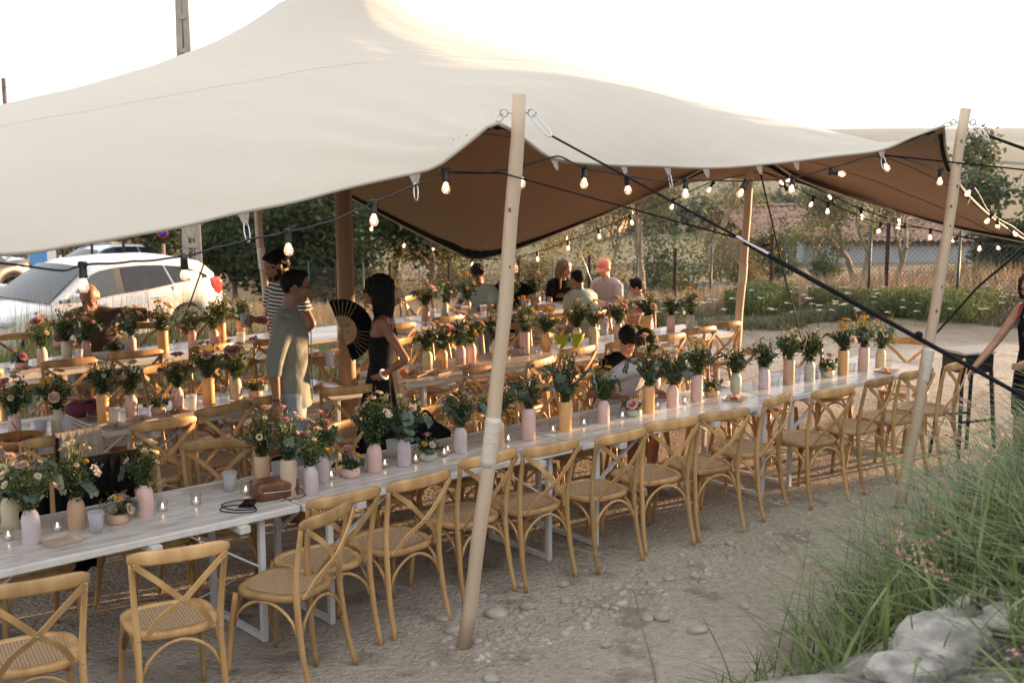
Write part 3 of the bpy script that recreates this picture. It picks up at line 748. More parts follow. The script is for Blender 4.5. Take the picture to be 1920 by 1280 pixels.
tag(obj('gravel', stones_mesh(P, sz, r3), peb_m), 'pale gravel and pebbles scattered over the dry earth', 'gravel', kind='stuff')
n = 3400; P = scatter(n, ((1.45,5,3.0,9.5), lambda x,y: (bank_d(x,y) > -.1)*(bank_d(x,y) < 2.2)*np.clip(.35+vnoise(x,y,2,1)+.6*(y < 5.2),0,1)), r3); sz = .010+.050*r3.random(n)**3
tag(obj('rubble', stones_mesh(P, sz, r3), mat('pale_rubble', (.27,.25,.225), .9, .2, 5, .4, 50, col2=(.42,.40,.37))), 'pale stony rubble on the grassy bank in the foreground', 'rubble', kind='stuff')
def gpt(px, py):    # ground point seen at a photo pixel: only used to lay stones out
    vx, vy, vz = (px-960)/2360, 1, -(py-640)/2360; c, s = math.cos(math.atan(389/2360)), math.sin(math.atan(389/2360))
    X, Y, Z = vx, vy*c+vz*s, -vy*s+vz*c; k = -2.75/Z; return X*k, Y*k
ST = [(933,1155,.075,'large rounded stone among the pebbles right of the front pole base'),(848,1185,.05,'bluish stone left of the front pole base'),(829,1163,.045,'small stone beside the foot of a chair left of the front pole'),
 (1058,1100,.04,'flat stone under the chair right of the front pole'),(1062,1128,.045,'double stone below the chairs right of the front pole'),(1308,1187,.055,'flat pale stone alone on the path'),(1214,1165,.045,'round pale stone on the path left of the flat one'),
 (1240,1165,.05,'half-buried pale stone on the path'),(1138,1213,.035,'small oval stone low on the path'),(924,1276,.05,'stone at the bottom edge right of the pole'),(1253,1086,.035,'white stone in front of the fifth chair'),(1368,1021,.035,'grey stone below the chair legs on the right'),
 (990,1140,.05,'stone in the pebble heap, right of its largest one'),(905,1120,.04,'stone in the pebble heap touching the pole'),(975,1098,.035,'stone at the foot of a chair in the pebble heap'),(895,1205,.035,'stone just right of the pole base'),(1394,1137,.04,'pale stone at the path edge by the grass')]
for i, (px, py, s, lab) in enumerate(ST):
    x, y = gpt(px, py); mb = MB(); mb.ell((0,0,0), (s, s*.8, s*.5), 12, 8); me = mb.mesh('stone')
    for v in me.vertices:
        q = noise.noise(Vector(v.co)*22+Vector((i*3.1,0,0))); v.co *= 1+.28*q
    me.update(); tag(obj('stone', me, peb_m, loc=(x, y, float(terrain(x,y))+s*.18), rot=(0,0,i*1.3)), lab, 'stone', 'loose stones on the path')
# foreground bank grass
G_reed = mat('reed_leaf', (.045,.080,.022), .5, col2=(.22,.27,.09), vscale=5, trans=.3, spec=.4); G_head = mat('grass_seed_head', (.30,.13,.11), .8, col2=(.45,.29,.22), vscale=5)
r4 = np.random.default_rng(77)
def bankf(x, y):
    b = bank_d(x, y); r = np.hypot(x, y)
    low = (x < 1.75)*(y < 5.0)
    return (b > -.2)*(x > 1.12+.1*np.sin(y*3))*np.clip((r-2.1)/.5,0,1)*np.clip(.45+.9*vnoise(x,y,1.5,7)+.5*(x > 2.3),.10,1)*np.where(low, .8, 1)*(x < 1.6+.42*y)*np.where((np.abs(x-.30*y-.18) < .26)*(y < 4.15), .10, 1)
n = 13000; P = scatter(n, ((.6,6.2,2.2,10), bankf), r4)
b = bank_d(P[:,0], P[:,1]); hh = r4.uniform(.2,.52,n)*(.5+.6*np.clip(b*1.6,0,1))
V, F, tip = blades(P, hh, r4.uniform(.009,.021,n), r4, .85, 5, 1.0, .03)
tag(obj('bank_grass', np_mesh('bank_grass', V, F, smooth=True), G_reed), 'long arching green grass on the bank in the right foreground', 'grass', kind='stuff')
n = 9000; P = scatter(n, ((.6,6.5,1.9,10), bankf), r4); V, F, _ = blades(P, r4.uniform(.06,.2,n), .008, r4, .8, 3)
tag(obj('bank_undergrowth', np_mesh('bank_undergrowth', V, F), G_reed), 'short dense undergrowth on the bank under the long grass', 'grass', kind='stuff')
n = 620; P = scatter(n, ((.9,6.5,2.4,10), lambda x,y: (bank_d(x,y) > -.1)*(x > 1.3)*(np.hypot(x,y) > 2.6)*.8), r4)
V, F, tip = blades(P, r4.uniform(.45,.85,n)*(1.0-.25*(P[:,1] < 4)), .004, r4, .18, 5, .8, .5)
T = np.repeat(tip, 26, 0); kk = np.tile(np.arange(26), n)[:,None]; dirs = np.repeat(r4.normal(0,1,(n,3))*[1,1,.2]-[0,0,.35], 26, 0); dirs /= np.linalg.norm(dirs,axis=1)[:,None]
T = T+dirs*kk*.0055+r4.normal(0,.006,T.shape); V2, F2 = leaf_quads(T, np.full(len(T),.017), r4, .45, 0, dirs)
tag(obj('seed_head_grass', np_mesh('seed_head_grass', np.concatenate([V,V2]), np.concatenate([F,F2+len(V)]), np.concatenate([np.zeros(len(F)), np.ones(len(F2))])), [G_reed, G_head]), 'thin stalks with pinkish drooping seed heads above the bank grass', 'grass', kind='stuff')
for x, y, sx, sy, sz, lab in ((1.40,3.86,.24,.17,.10,'large pale rough rock half buried in the bank grass at the bottom right'),(1.20,3.62,.13,.11,.06,'smaller pale rock just left of the large one in the bank grass'),(1.66,3.98,.12,.10,.06,'small pale rock right of the large one, under the grass')):
    mb = MB(); mb.ell((0,0,0), (1,1,1), 28, 18); me = mb.mesh('rock')
    for v in me.vertices:
        c = v.co.copy(); q = 1+.22*noise.noise(c*1.7+Vector((x*9,0,0)))+.10*noise.noise(c*4.5)+.05*noise.noise(c*11); v.co = Vector((c.x*sx*q, c.y*sy*q, c.z*sz*q))
    me.update(); tag(obj('rock', me, mat('weathered_limestone', (.25,.235,.21), .95, .35, 9, 1.0, 28, col2=(.42,.40,.365)), loc=(x, y, float(terrain(x,y))+.02), rot=(.1,-.08,x*3)), lab, 'rock', 'pale rocks in the bank')
# a few single tall blades that stand alone
for i, (x, y, z, pts, w, lab) in enumerate([
    (1.00,5.05,.2,[(0,0,0),(-.03,0,.18),(-.10,0,.42),(-.2,.02,.62)],.016,'single tall upright grass blade left of the bank grass'),
    (1.02,5.02,.2,[(0,0,0),(.02,0,.2),(.03,0,.38),(.1,0,.55)],.014,'second tall blade beside the leftmost upright one'),
    (1.0,4.6,.35,[(0,0,0),(.12,0,.22),(.35,.05,.42),(.62,.1,.52)],.017,'long grass blade arching to the right over the path edge'),
    (.375,2.9,1.12,[(0,0,0),(-.02,0,.28),(-.065,0,.46),(-.085,0,.54),(-.10,0,.42)],.007,'lone blurred bent grass blade standing over the open path')]):
    c = bez(pts, 5); V = []; F = []
    for k, p in enumerate(c):
        ww = w*.5*(1-k/len(c))**.6+.001; V += [(p.x-.2*ww, p.y-ww, p.z), (p.x, p.y, p.z-.25*ww), (p.x+.2*ww+.6*ww, p.y+ww, p.z)]
        if k: a = 3*(k-1); F += [(a,a+1,a+4,a+3),(a+1,a+2,a+5,a+4)]
    z = float(terrain(x,y))-.02; tag(obj('grass_blade', np_mesh('grass_blade', V, F, smooth=True), G_reed, loc=(x,y,z)), lab, 'grass blade', 'single grass blades at the bank edge')
# ================================================================== TENT
P0 = (-3.3,3.9,2.72); P7 = (-7.8,9.1,2.35)
FRONT = [P0,(-2.55,4.42,2.42),(-1.99,4.92,2.31),(-1.96,5.08,2.28),(-1.81,5.27,2.30),(-1.65,5.48,2.32),(-1.46,5.67,2.35),(-1.29,5.85,2.39),(-1.06,6.05,2.43),(-0.82,6.26,2.49),(-0.59,6.39,2.54),(-0.41,6.46,2.58),(-0.30,6.47,2.65),(-0.16,6.48,2.76),(-0.08,6.49,2.81),(0.06,6.66,2.73),(0.23,6.96,2.62),(0.52,7.30,2.58),(0.87,7.71,2.56),(1.29,8.09,2.54),(1.74,8.45,2.56),(2.21,8.79,2.60),(2.60,8.99,2.64),(2.86,9.13,2.73),(3.15,9.33,2.81)]
FRONT[2:4] = [(-2.08,4.98,2.285)]
RIGHT = [(3.15,9.33,2.81),(3.42,10.00,2.59),(3.83,10.90,2.35),(4.39,11.90,2.09),(5.02,12.90,1.83),(5.69,13.80,1.57),(4.83,13.60,1.74),(4.22,13.50,1.90),(3.62,13.40,2.08),(3.02,13.30,2.28),(2.73,13.25,2.45),(2.48,13.20,2.52)]
BACK = [(2.48,13.20,2.52),(2.15,13.50,2.44),(1.60,14.10,2.10),(0.88,14.90,1.73),(0.00,15.70,1.31),(-0.48,16.00,1.17),(-0.80,15.70,1.34),(-1.17,15.30,1.57),(-1.62,14.80,1.87),(-2.15,14.20,2.23),(-2.72,13.50,2.56),(-4.0,12.3,2.35),(-5.6,10.9,2.2),P7]
LEFT = [P7,(-6.3,7.6,2.25),(-4.7,5.6,2.35),P0]
def resample(pl, n):
    P = np.array(pl, float); d = np.r_[0, np.cumsum(np.linalg.norm(np.diff(P, axis=0), axis=1))]; u = np.linspace(0, d[-1], n)
    return np.stack([np.interp(u, d, P[:,k]) for k in range(3)], 1)
def smooth_pl(pl, n):
    return resample([tuple(p) for p in bez(pl, 6)], n)
NU0, NV0 = 121, 97
def make_tent(PEAK=3.88, RAD=.5, DROP=.15, LL=0.00008, LR=0.00046):
    NU, NV = NU0, NV0
    f = smooth_pl(FRONT, NU); r = np.concatenate([smooth_pl(RIGHT[:6], 49)[:-1], smooth_pl(RIGHT[5:], 49)]); b = smooth_pl(BACK, NU)[::-1]; l = smooth_pl(LEFT, NV)[::-1]
    # make exact anchors: pole corner kept sharp
    G = np.zeros((NV, NU, 3)); u = np.linspace(0,1,NU)[None,:,None]; v = np.linspace(0,1,NV)[:,None,None]
    G[:] = (1-v)*f[None]+v*b[None]+(1-u)*l[:,None]+u*r[:,None]-((1-u)*(1-v)*f[0]+u*(1-v)*f[-1]+(1-u)*v*b[0]+u*v*b[-1])
    fixed = np.zeros((NV,NU), bool); fixed[0]=fixed[-1]=True; fixed[:,0]=fixed[:,-1]=True
    def relax(A, it):
        for _ in range(it):
            B = A.copy(); B[1:-1,1:-1] = .25*(A[:-2,1:-1]+A[2:,1:-1]+A[1:-1,:-2]+A[1:-1,2:]); m = ~fixed; A[m] = A[m]+ (B[m]-A[m])*1.0
        return A
    def solve(A, it=1500, w=1.85, load=0.0):            # red-black over-relaxation
        jj, ii = np.meshgrid(np.arange(NV), np.arange(NU), indexing='ij')
        for _ in range(it):
            for c in (0,1):
                m = (~fixed)&(((ii+jj)%2) == c)
                S = np.zeros_like(A); S[1:-1,1:-1] = .25*(A[:-2,1:-1]+A[2:,1:-1]+A[1:-1,:-2]+A[1:-1,2:])+load
                A[m] += w*(S[m]-A[m])
        return A
    G = solve(G, 260)
    xy = G[...,:2]; cp = np.array([-1.35,10.15]); d = np.linalg.norm(xy-cp, axis=-1); Z = G[...,2:3].copy()
    cap = d < RAD; top = PEAK-DROP*(d/RAD)**1.5
    Z[cap,0] = top[cap]; fixed |= cap
    a_, b_ = np.array([2.48,13.20]), np.array([1.75,10.4]); q = np.clip(((xy-a_)@(b_-a_))/((b_-a_)@(b_-a_)), 0, 1); dr = np.linalg.norm(xy-a_-q[...,None]*(b_-a_), axis=-1)
    ridge = (dr < .09)&~fixed; Z[ridge,0] = (2.52+.24*q)[ridge]; fixed |= ridge       # cloth pulled up over the back pole
    w_ = np.clip((xy[...,0]+2.2)/3.2, 0, 1); w_ = w_*w_*(3-2*w_)
    Z = solve(Z, 500, load=(LL*(1-w_)+LR*w_)[1:-1,1:-1,None]); G[...,2] = Z[...,0]
    def up(A):
        B = np.zeros((A.shape[0]*2-1, A.shape[1]*2-1, 3)); B[::2,::2] = A; B[1::2,::2] = (A[:-1]+A[1:])/2; B[:,1::2] = (B[:,:-2:2]+B[:,2::2])/2; return B
    G = up(G); NV, NU = G.shape[:2]
    x, y = G[...,0], G[...,1]; d_ = np.zeros_like(x)           # tension creases running out of every anchor
    for ax, ay, A_, L_, n_, ph in CREASE:
        dd = np.hypot(x-ax, y-ay); th = np.arctan2(y-ay, x-ax); d_ += A_*np.exp(-dd/L_)*np.sin(n_*th+ph+.6*np.sin(dd*3+ph))*np.clip(dd/.25, 0, 1)
    d_ += .004*vnoise(x, y, 2.1)+.003*vnoise(x+y*.8, y*.3, 6.5, 2)
    ed = np.minimum(np.minimum(np.arange(NU), NU-1-np.arange(NU))[None], np.minimum(np.arange(NV), NV-1-np.arange(NV))[:,None]); G[...,2] += d_*np.clip(ed/3, 0, 1)
    V = G.reshape(-1,3); j, i = np.meshgrid(np.arange(NV-1), np.arange(NU-1), indexing='ij'); a = (j*NU+i).ravel()
    F = np.stack([a, a+1, a+NU+1, a+NU], 1)
    return V, F, f, r, b, l, NU, NV
CREASE = [(-.08,6.49,.016,1.1,15,0),(3.15,9.33,.016,1.1,15,1),(-3.3,3.9,.006,1.0,10,2),(2.48,13.2,.015,.9,14,.5),(-.48,16,.014,1.3,18,1),(-1.35,10.15,.004,2.0,16,0),(-1.81,5.27,.004,.7,9,.3),(.66,7.47,.006,.4,12,2),(1.22,8.03,.006,.4,12,1),(1.95,8.6,.006,.4,12,0),(2.62,9.0,.008,.4,12,0),(5.69,13.8,.014,1.2,14,0),(-.5,6.42,.007,.5,12,1),(-1.24,5.88,.004,.4,10,1)]
TV, TF, tf, trr, tb, tl, NU, NV = make_tent()
def tent_mats():
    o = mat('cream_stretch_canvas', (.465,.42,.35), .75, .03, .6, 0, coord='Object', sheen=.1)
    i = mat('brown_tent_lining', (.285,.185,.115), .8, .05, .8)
    nt = o.node_tree; N, L = nt.nodes, nt.links
    b = N['Principled BSDF']; tc = N.new('ShaderNodeTexCoord')
    n1 = N.new('ShaderNodeTexNoise'); n1.inputs['Scale'].default_value = 1.6; n1.inputs['Detail'].default_value = 3
    mp = N.new('ShaderNodeMapping'); mp.inputs['Rotation'].default_value = (0,0,-ROW); mp.inputs['Scale'].default_value = (.35,1.6,1)
    L.new(tc.outputs['Object'], mp.inputs[0]); L.new(mp.outputs[0], n1.inputs['Vector'])
    n2 = N.new('ShaderNodeTexNoise'); n2.inputs['Scale'].default_value = 260; L.new(tc.outputs['Object'], n2.inputs['Vector'])
    bp = N.new('ShaderNodeBump'); bp.inputs['Strength'].default_value = .35; bp.inputs['Distance'].default_value = .06; L.new(n1.outputs['Fac'], bp.inputs['Height'])
    b2 = N.new('ShaderNodeBump'); b2.inputs['Strength'].default_value = .12; b2.inputs['Distance'].default_value = .002; L.new(n2.outputs['Fac'], b2.inputs['Height']); L.new(bp.outputs[0], b2.inputs['Normal'])
    L.new(b2.outputs[0], b.inputs['Normal'])
    tr = N.new('ShaderNodeBsdfTranslucent'); tr.inputs[0].default_value = (.5,.34,.2,1); ms = N.new('ShaderNodeMixShader'); ms.inputs[0].default_value = .04
    L.new(b.outputs[0], ms.inputs[1]); L.new(tr.outputs[0], ms.inputs[2]); L.new(ms.outputs[0], N['Material Output'].inputs[0])
    return o, i
m_out, m_in = tent_mats()
tent = empty('stretch_tent', (-1.35,10.15,0), 0, 'large cream stretch tent with brown lining spanning all the table rows', 'tent')
TO = np.array([-1.35,10.15,0])
# normals for thickness
def vnorm(V, F):
    n = np.zeros_like(V); a = V[F[:,1]]-V[F[:,0]]; b = V[F[:,3]]-V[F[:,0]]; c = np.cross(a, b)
    for k in range(4): np.add.at(n, F[:,k], c)
    return n/(np.linalg.norm(n, axis=1)[:,None]+1e-9)
NRM = vnorm(TV, TF); NRM *= np.sign(NRM[:,2:3]+1e-9)
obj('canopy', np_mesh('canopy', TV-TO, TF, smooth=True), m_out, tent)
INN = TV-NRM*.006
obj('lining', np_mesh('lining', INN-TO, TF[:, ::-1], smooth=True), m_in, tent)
def boundary_idx():
    a = [j*NU for j in range(NV)]; 
    return ([i for i in range(NU)], [j*NU+NU-1 for j in range(NV)], [(NV-1)*NU+i for i in range(NU)], [j*NU for j in range(NV)])
for k, (idx, inner) in enumerate(zip(boundary_idx(), (NU, -1, -NU, 1))):
    V = []; F = []
    o_ = TV[idx]; nn = NRM[idx]
    # dark webbing band sewn under the rim + pale rolled hem closing the edge
    inn = TV[np.array(idx)+inner]; d = inn-o_; d -= nn*(d*nn).sum(1)[:,None]; d /= np.linalg.norm(d, axis=1)[:,None]+1e-9
    i1, i2, i3 = np.array(idx)+inner, np.array(idx)+2*inner, np.array(idx)+3*inner
    rows = [o_*.6+TV[i1]*.4-nn*.010, TV[i1]-NRM[i1]*.012, TV[i1]*.45+TV[i2]*.55-NRM[i2]*.012, TV[i2]-NRM[i2]*.012]; nr = len(rows)
    for q in range(len(idx)): V += [tuple(r_[q]-TO) for r_ in rows]
    F = [(nr*q+e, nr*q+e+1, nr*q+nr+e+1, nr*q+nr+e) for q in range(3, len(idx)-4) for e in range(nr-1)]
    me = bpy.data.meshes.new('edge_band'); me.from_pydata(V, [], F); me.update(); obj('edge_band', me, M['black_cloth'], tent)
    mb = MB(); mb.tube([tuple(p) for p in (o_-nn*.004-TO)], .011, 6); mb.build('hem', m_out, tent)
# seam lines across the cloth
seam_m = mat('tent_seam', (.60,.55,.48), .8); seam_i = mat('lining_seam', (.09,.05,.03), .8)
for j in (52, 104, 148):
    mb = MB(); mb.tube([tuple(p) for p in (TV[j*NU:(j+1)*NU]+NRM[j*NU:(j+1)*NU]*.001-TO)], .0035, 4); mb.build('seam', seam_m, tent)
    mb = MB(); mb.tube([tuple(p) for p in (INN[j*NU:(j+1)*NU]-NRM[j*NU:(j+1)*NU]*.003-TO)], .003, 4); mb.build('seam', seam_i, tent)

# hanging tabs and carabiners along the rim
tab_m = mat('clear_vinyl_tab', (.46,.40,.32), .4, .25, 40, .6, 30, trans=.4)
def carabiner_mesh():
    mb = MB(); c = bez([(0,0,0),(.012,0,-.01),(.016,0,-.05),(.01,0,-.085),(0,0,-.092),(-.01,0,-.085),(-.016,0,-.05),(-.012,0,-.01),(0,0,0)], 3)
    mb.tube(c, .0038, 6); return mb.mesh('carabiner')
car_me = carabiner_mesh(); car_me.materials.append(M['steel'])
tab_me = MB().add([(-.034,0,0),(.034,0,0),(.011,0,-.065),(-.011,0,-.065),(-.034,.004,0),(.034,.004,0),(.011,.004,-.065),(-.011,.004,-.065)], [(0,1,2,3),(7,6,5,4),(0,3,7,4),(1,5,6,2),(2,6,7,3),(0,4,5,1)], 0, False).mesh('tab'); tab_me.materials.append(tab_m)
def rim(k, f):
    pl = (tf, trr, tb, tl)[k]; q = pl[int(f*(len(pl)-1))]; q2 = pl[min(len(pl)-1, int(f*(len(pl)-1))+1)]; d = q2-q
    return Vector(q), math.atan2(d[1], d[0])
def nearest(pl, x, y):
    return int(np.argmin(np.hypot(pl[:,0]-x, pl[:,1]-y)))
HOOKS = [(tf,-2.05,4.98),(tf,-1.24,5.88),(tf,-1.45,5.66),(tf,-.50,6.42),(tf,.23,6.96),(tf,.66,7.47),(tf,.95,7.79),(tf,1.22,8.03),(tf,1.62,8.36),(tf,1.95,8.6),(tf,2.62,9.0),(tb,-1.65,14.8),(tb,-1.3,15.15),(tb,.35,15.35),(tb,.67,15.1),(tb,1.05,14.7),(tb,1.35,14.4),(tb,1.75,13.9),(trr,4.1,13.5),(trr,3.3,13.35),(trr,2.95,13.3),(trr,4.7,13.6),(trr,4.2,11.5),(trr,5.0,12.85)]
for k, (pl, x, y) in enumerate(HOOKS):
    i = nearest(pl, x, y); p = pl[i]; d = pl[min(i+1,len(pl)-1)]-pl[max(i-1,0)]; rz = math.atan2(d[1], d[0])
    out_t = (.35 if pl is tf else -.35)
    t_ = obj('tab', tab_me, parent=tent, loc=tuple(p-TO+np.array([0,0,-.004])), rot=(-out_t, 0, rz))
    if k in (0,1,3,6,10,11,14,16,18,20,21): obj('carabiner', car_me, parent=t_, loc=(0,0,-.052), rot=(.1,0,.2*k))

# ------------------------------------------------------------------ poles
def pole(name, label, base, top, r0, r1_, m=None, sleeve=None, bend=.02):
    b, t = Vector(base), Vector(top); z = float(terrain(b.x, b.y)) if base[2] == 0 else base[2]
    root = empty(name, (b.x, b.y, z), 0, label, 'tent pole', 'wooden poles holding up the tent'); n = 14; pts = []; rr = []
    for i in range(n+1):
        f = i/n; p = (t-Vector((b.x,b.y,z)))*f; w = math.sin(f*math.pi)
        pts.append(p+Vector((bend*w+.004*math.sin(f*23+b.x), .008*math.sin(f*17), 0))); rr.append(r0*(1-f)+r1_*f+.0015*math.sin(f*31+b.y))
    mb = MB(); mb.tube(pts, rr, 18); mb.build('shaft', m or M['pole'], root)
    if sleeve:
        mb = MB(); k = sleeve; f0 = k-.045; f1 = k+.045
        q = [pts[0].lerp(pts[-1], f)+Vector((bend*math.sin(f*math.pi),0,0)) for f in (f0, f0+.01, k, f1-.01, f1)]
        rm = r0*(1-k)+r1_*k; mb.tube(q, [rm+.0015, rm+.0035, rm+.003, rm+.0035, rm+.0015], 18)
        mb.build('joint_wrap', mat('pale_tape', (.62,.56,.46), .7, .05, 40), root)
        mb = MB()
        for kk in range(5):
            f = f0+(f1-f0)*(kk+.5)/5; c = pts[0].lerp(pts[-1], f)+Vector((bend*math.sin(f*math.pi),0,0)); c2 = pts[0].lerp(pts[-1], f+.0012)+Vector((bend*math.sin(f*math.pi),0,0))
            mb.tube([c, c2], rm+.0045, 18)
        mb.build('binding', mat('pale_tape', (.56,.50,.40), .8), root)
    return root, pts
ft = (0.04,6.53,2.95)
fp, _ = pole('tent_pole', 'front leaning wooden pole with a taped joint, standing on the gravel before the front row', (-.26,6.476,0), ft, .040, .036, None, .385, .035)
pr, _ = pole('tent_pole', 'right leaning pole with knots, standing in the grass by the front row', (2.90,9.08,0), (3.30,9.32,2.93), .042, .037, None, .36, .02)
pole('tent_pole', 'slim upright pole at the back right, behind the far end of the middle row', (2.36,13.22,0), (2.48,13.20,2.50), .042, .040, None, .52, .01)
pole('tent_pole', 'slim pole behind the man in stripes, in front of the trees', (-2.55,13.45,0), (-2.76,13.5,2.6), .042, .038, None, .55, -.02)
pole('tent_pole', 'thick dark wooden centre pole between the talking couple', (-1.35,10.15,0), (-1.35,10.15,3.86), .074, .064, M['post'], .30, 0)
pole('tent_pole', 'pole at the front left corner of the tent, outside the picture', (-3.7,3.5,0), (-3.35,3.85,2.8), .04, .036)
pole('tent_pole', 'pole at the back left corner of the tent, outside the picture', (-8.1,9.2,0), (-7.85,9.12,2.45), .04, .036)
# knots
knot_m = mat('wood_knot', (.16,.085,.045), .8)
for root, b, t, ks in ((pr, Vector((2.90,9.08,0)), Vector((3.30,9.32,2.93)), (.5,.56,.62,.665,.71,.76,.81,.865,.92)), (fp, Vector((-.26,6.476,0)), Vector(ft), (.25,.70,.80))):
    for i, f in enumerate(ks):
        p = (t-b)*f; a = -math.pi/2+.35*math.sin(i*2.3); r_ = .0395 if root is fp else .041
        mb = MB(); mb.ell((0,0,0), (.008,.003,.012), 8, 5, Matrix.Rotation(a+math.pi/2, 3, 'Z')); bd = (.035 if root is fp else .02)*math.sin(f*math.pi)
        mb.build('knot', knot_m, root, loc=(p.x+bd+r_*math.cos(a)*.97, p.y+r_*math.sin(a)*.97, p.z))
# eye bolts with hooks on the pole tops
def torus(mb, c, R_, r_, ax, mi=0):
    q = Vector(ax).to_track_quat('Z','Y').to_matrix(); pts = [Vector(c)+q@Vector((R_*math.cos(a), R_*math.sin(a), 0)) for a in np.linspace(0, 2*math.pi, 15)]; mb.tube(pts, r_, 6, mi, False)
for root, b, t, cor, side in ((fp, Vector((-.26,6.476,0)), Vector(ft), Vector((-.08,6.49,2.81)), 1), (pr, Vector((2.90,9.08,0)), Vector((3.30,9.32,2.93)), Vector((3.15,9.33,2.81)), 1)):
    c0 = t-b-Vector((.01,0,.10)); 
    for sx in (-1,1):
        mb = MB(); mb.tube([c0, c0+Vector((sx*.055,0,0))], .005, 6); torus(mb, c0+Vector((sx*.072,0,.0)), .02, .0045, (.2,1,.1)); mb.build('eye_bolt', M['steel'], root)
        e = (cor-b) if sx < 0 else c0+Vector((.17,-.07,-.12))
        a = c0+Vector((sx*.075,0,-.01)); mb = MB(); v = e-a; n = v.cross(Vector((0,1,0))).normalized()*.013
        mb.tube(bez([a, a+v*.2+n, a+v*.8+n, e, a+v*.8-n, a+v*.2-n, a], 3), .0042, 6); mb.build('hook', M['steel'], root)

# ------------------------------------------------------------------ guy ropes
def rope(name, label, pts, r, m=None, extra=None, group='black guy lines of the tent'):
    p0 = Vector(pts[0]); root = MB().tube([Vector(p)-p0 for p in pts], r, 6).build(name, m or M['black_rope'], loc=p0)
    tag(root, label, 'rope', group)
    if extra:
        for nm, mm, fn in extra: fn_mb = MB(); fn(fn_mb, p0); fn_mb.build(nm, mm, root)
    return root
a = Vector((.21,6.46,2.72)); e = Vector((3.62,2.28,.85))
a = Vector((0.20,6.47,2.74)); mid = a+(e-a)*.235; pe = a+(e-a)*.60
off = Vector((.006,0,-.016))
rope('guy_rope', 'thick black ratchet strap running from the front pole down across the right side', [a, a+(e-a)*.12, mid], .006, None,
     [('strap', M['black_rope'], lambda mb, p: (mb.tube([mid-p, a+(e-a)*.6-p+Vector((0,0,-.02)), e-p], .0075, 6), mb.tube([mid-p+off, a+(e-a)*.6-p+off*1.6, e-p], .0055, 6))),
      ('buckle', M['steel'], lambda mb, p: mb.beam(mid-p-(e-a)*.006, mid-p+(e-a)*.028, .016, .010, bev=.003)),
      ('knot', M['black_rope'], lambda mb, p: (mb.ell(pe-p, (.035,.03,.028), 8, 6), mb.tube([pe-p, pe-p+Vector((.05,-.03,.03)), pe-p+Vector((.02,.01,-.05))], .006, 5), mb.ell(a+(e-a)*.4-p, (.018,.014,.016), 8, 6)))])
rope('guy_rope', 'thin black line from the right pole top towards the upper right edge', [(3.46,9.28,2.74),(4.6,9.0,2.32),(7.5,8.6,1.3)], .007)
rope('guy_rope', 'second thin black line from the right pole, just beneath the first', [(3.46,9.26,2.73),(4.6,8.98,2.29),(7.5,8.55,1.25)], .006)
rope('guy_rope', 'straight black line from the back right pole to the ground in the weeds', [(2.56,13.15,2.40),(3.05,14.1,1.25),(3.62,15.2,.0)], .009)
rope('guy_rope', 'black line slanting down in front of the white car', [(-2.80,13.55,2.58),(-3.35,14.1,1.6),(-4.2,15.2,.0)], .010)
rope('guy_rope', 'short slanted dark stake line below the low right tent corner', [(5.69,13.80,1.57),(5.45,14.6,1.0),(5.2,15.4,.25)], .014)
rope('guy_rope', 'pale thin line behind the girl in black down to the ground', [(.72,15.0,1.60),(1.05,15.9,.8),(1.35,16.7,0)], .008, M['steel'])
rope('guy_rope', 'black line from the right rim hook past the pole to the right edge', [(2.64,9.02,2.60),(3.6,8.9,2.50),(6.5,8.5,2.0)], .006)
rope('guy_rope', 'thin black line from the left rim hook behind the front pole to the strap buckle', [(-.30,6.52,2.555), (-.05,6.53,2.55),tuple(mid)], .0045)

# ------------------------------------------------------------------ festoon lights
bulb_p = [(0,-.002),(.008,-.003),(.011,-.012),(.018,-.030),(.0225,-.044),(.0215,-.056),(.014,-.068),(0,-.072)]
m_bulb = MB().lathe(bulb_p, 14).mesh('bulb'); m_bulb.materials.append(M['bulb'])
m_sock = MB().lathe([(0,.052),(.014,.052),(.016,.040),(.0165,.004),(.019,0),(.018,-.008),(0,-.008)], 12).box((0,0,.050),(.05,.022,.022),bev=.006).mesh('socket'); m_sock.materials.append(M['black'])
m_fil = MB().tube([(0,0,-.012),(.003,0,-.030),(.003,0,-.055)], .0042, 5).tube([(0,.0,-.012),(-.004,.002,-.030),(-.004,.002,-.055)], .0042, 5).mesh('filament'); m_fil.materials.append(M['led'])
def festoon(label, pts, bulbs, sag=.03, r=.0052):
    p0 = Vector(pts[0]); root = empty('string_light', p0, 0, label, 'string lights', 'festoon light strings along the tent rim')
    c = bez(pts, 6); c = [p-p0+Vector((0,0,-sag*abs(math.sin(i*.7))*.15)) for i, p in enumerate(c)]
    MB().tube(c, r, 6).build('cable', M['black'], root)
    for (x, y, z, tx, ty) in bulbs:
        q = Vector((x, y, z)); k = min(range(len(c)), key=lambda i: (c[i]+p0-q).length); at_ = c[k]
        s = obj('socket', m_sock, parent=root, loc=at_+Vector((0,0,-.045)), rot=(tx, ty, k))
        b = obj('bulb', m_bulb, parent=root, loc=at_+Vector((0,0,-.045)), rot=(tx, ty, k)); obj('filament', m_fil, parent=b)
        s.location = at_+Vector((0,0,-.045))
    return root
RUNA = [(-2.3,4.9,2.3),(-1.89,5.17,2.20),(-1.80,5.26,2.21),(-1.63,5.40,2.21),(-1.45,5.55,2.22),(-1.23,5.74,2.27),(-1.05,5.90,2.30),(-0.87,6.05,2.34),(-0.68,6.22,2.42),(-0.53,6.34,2.48),(-0.34,6.51,2.56)]
festoon('festoon string crossing the car and the men, along the left front rim', RUNA, [(*RUNA[2],0,0),(*RUNA[4],.1,.5),(*RUNA[6],0,.1),(*RUNA[8],0,-.05)])
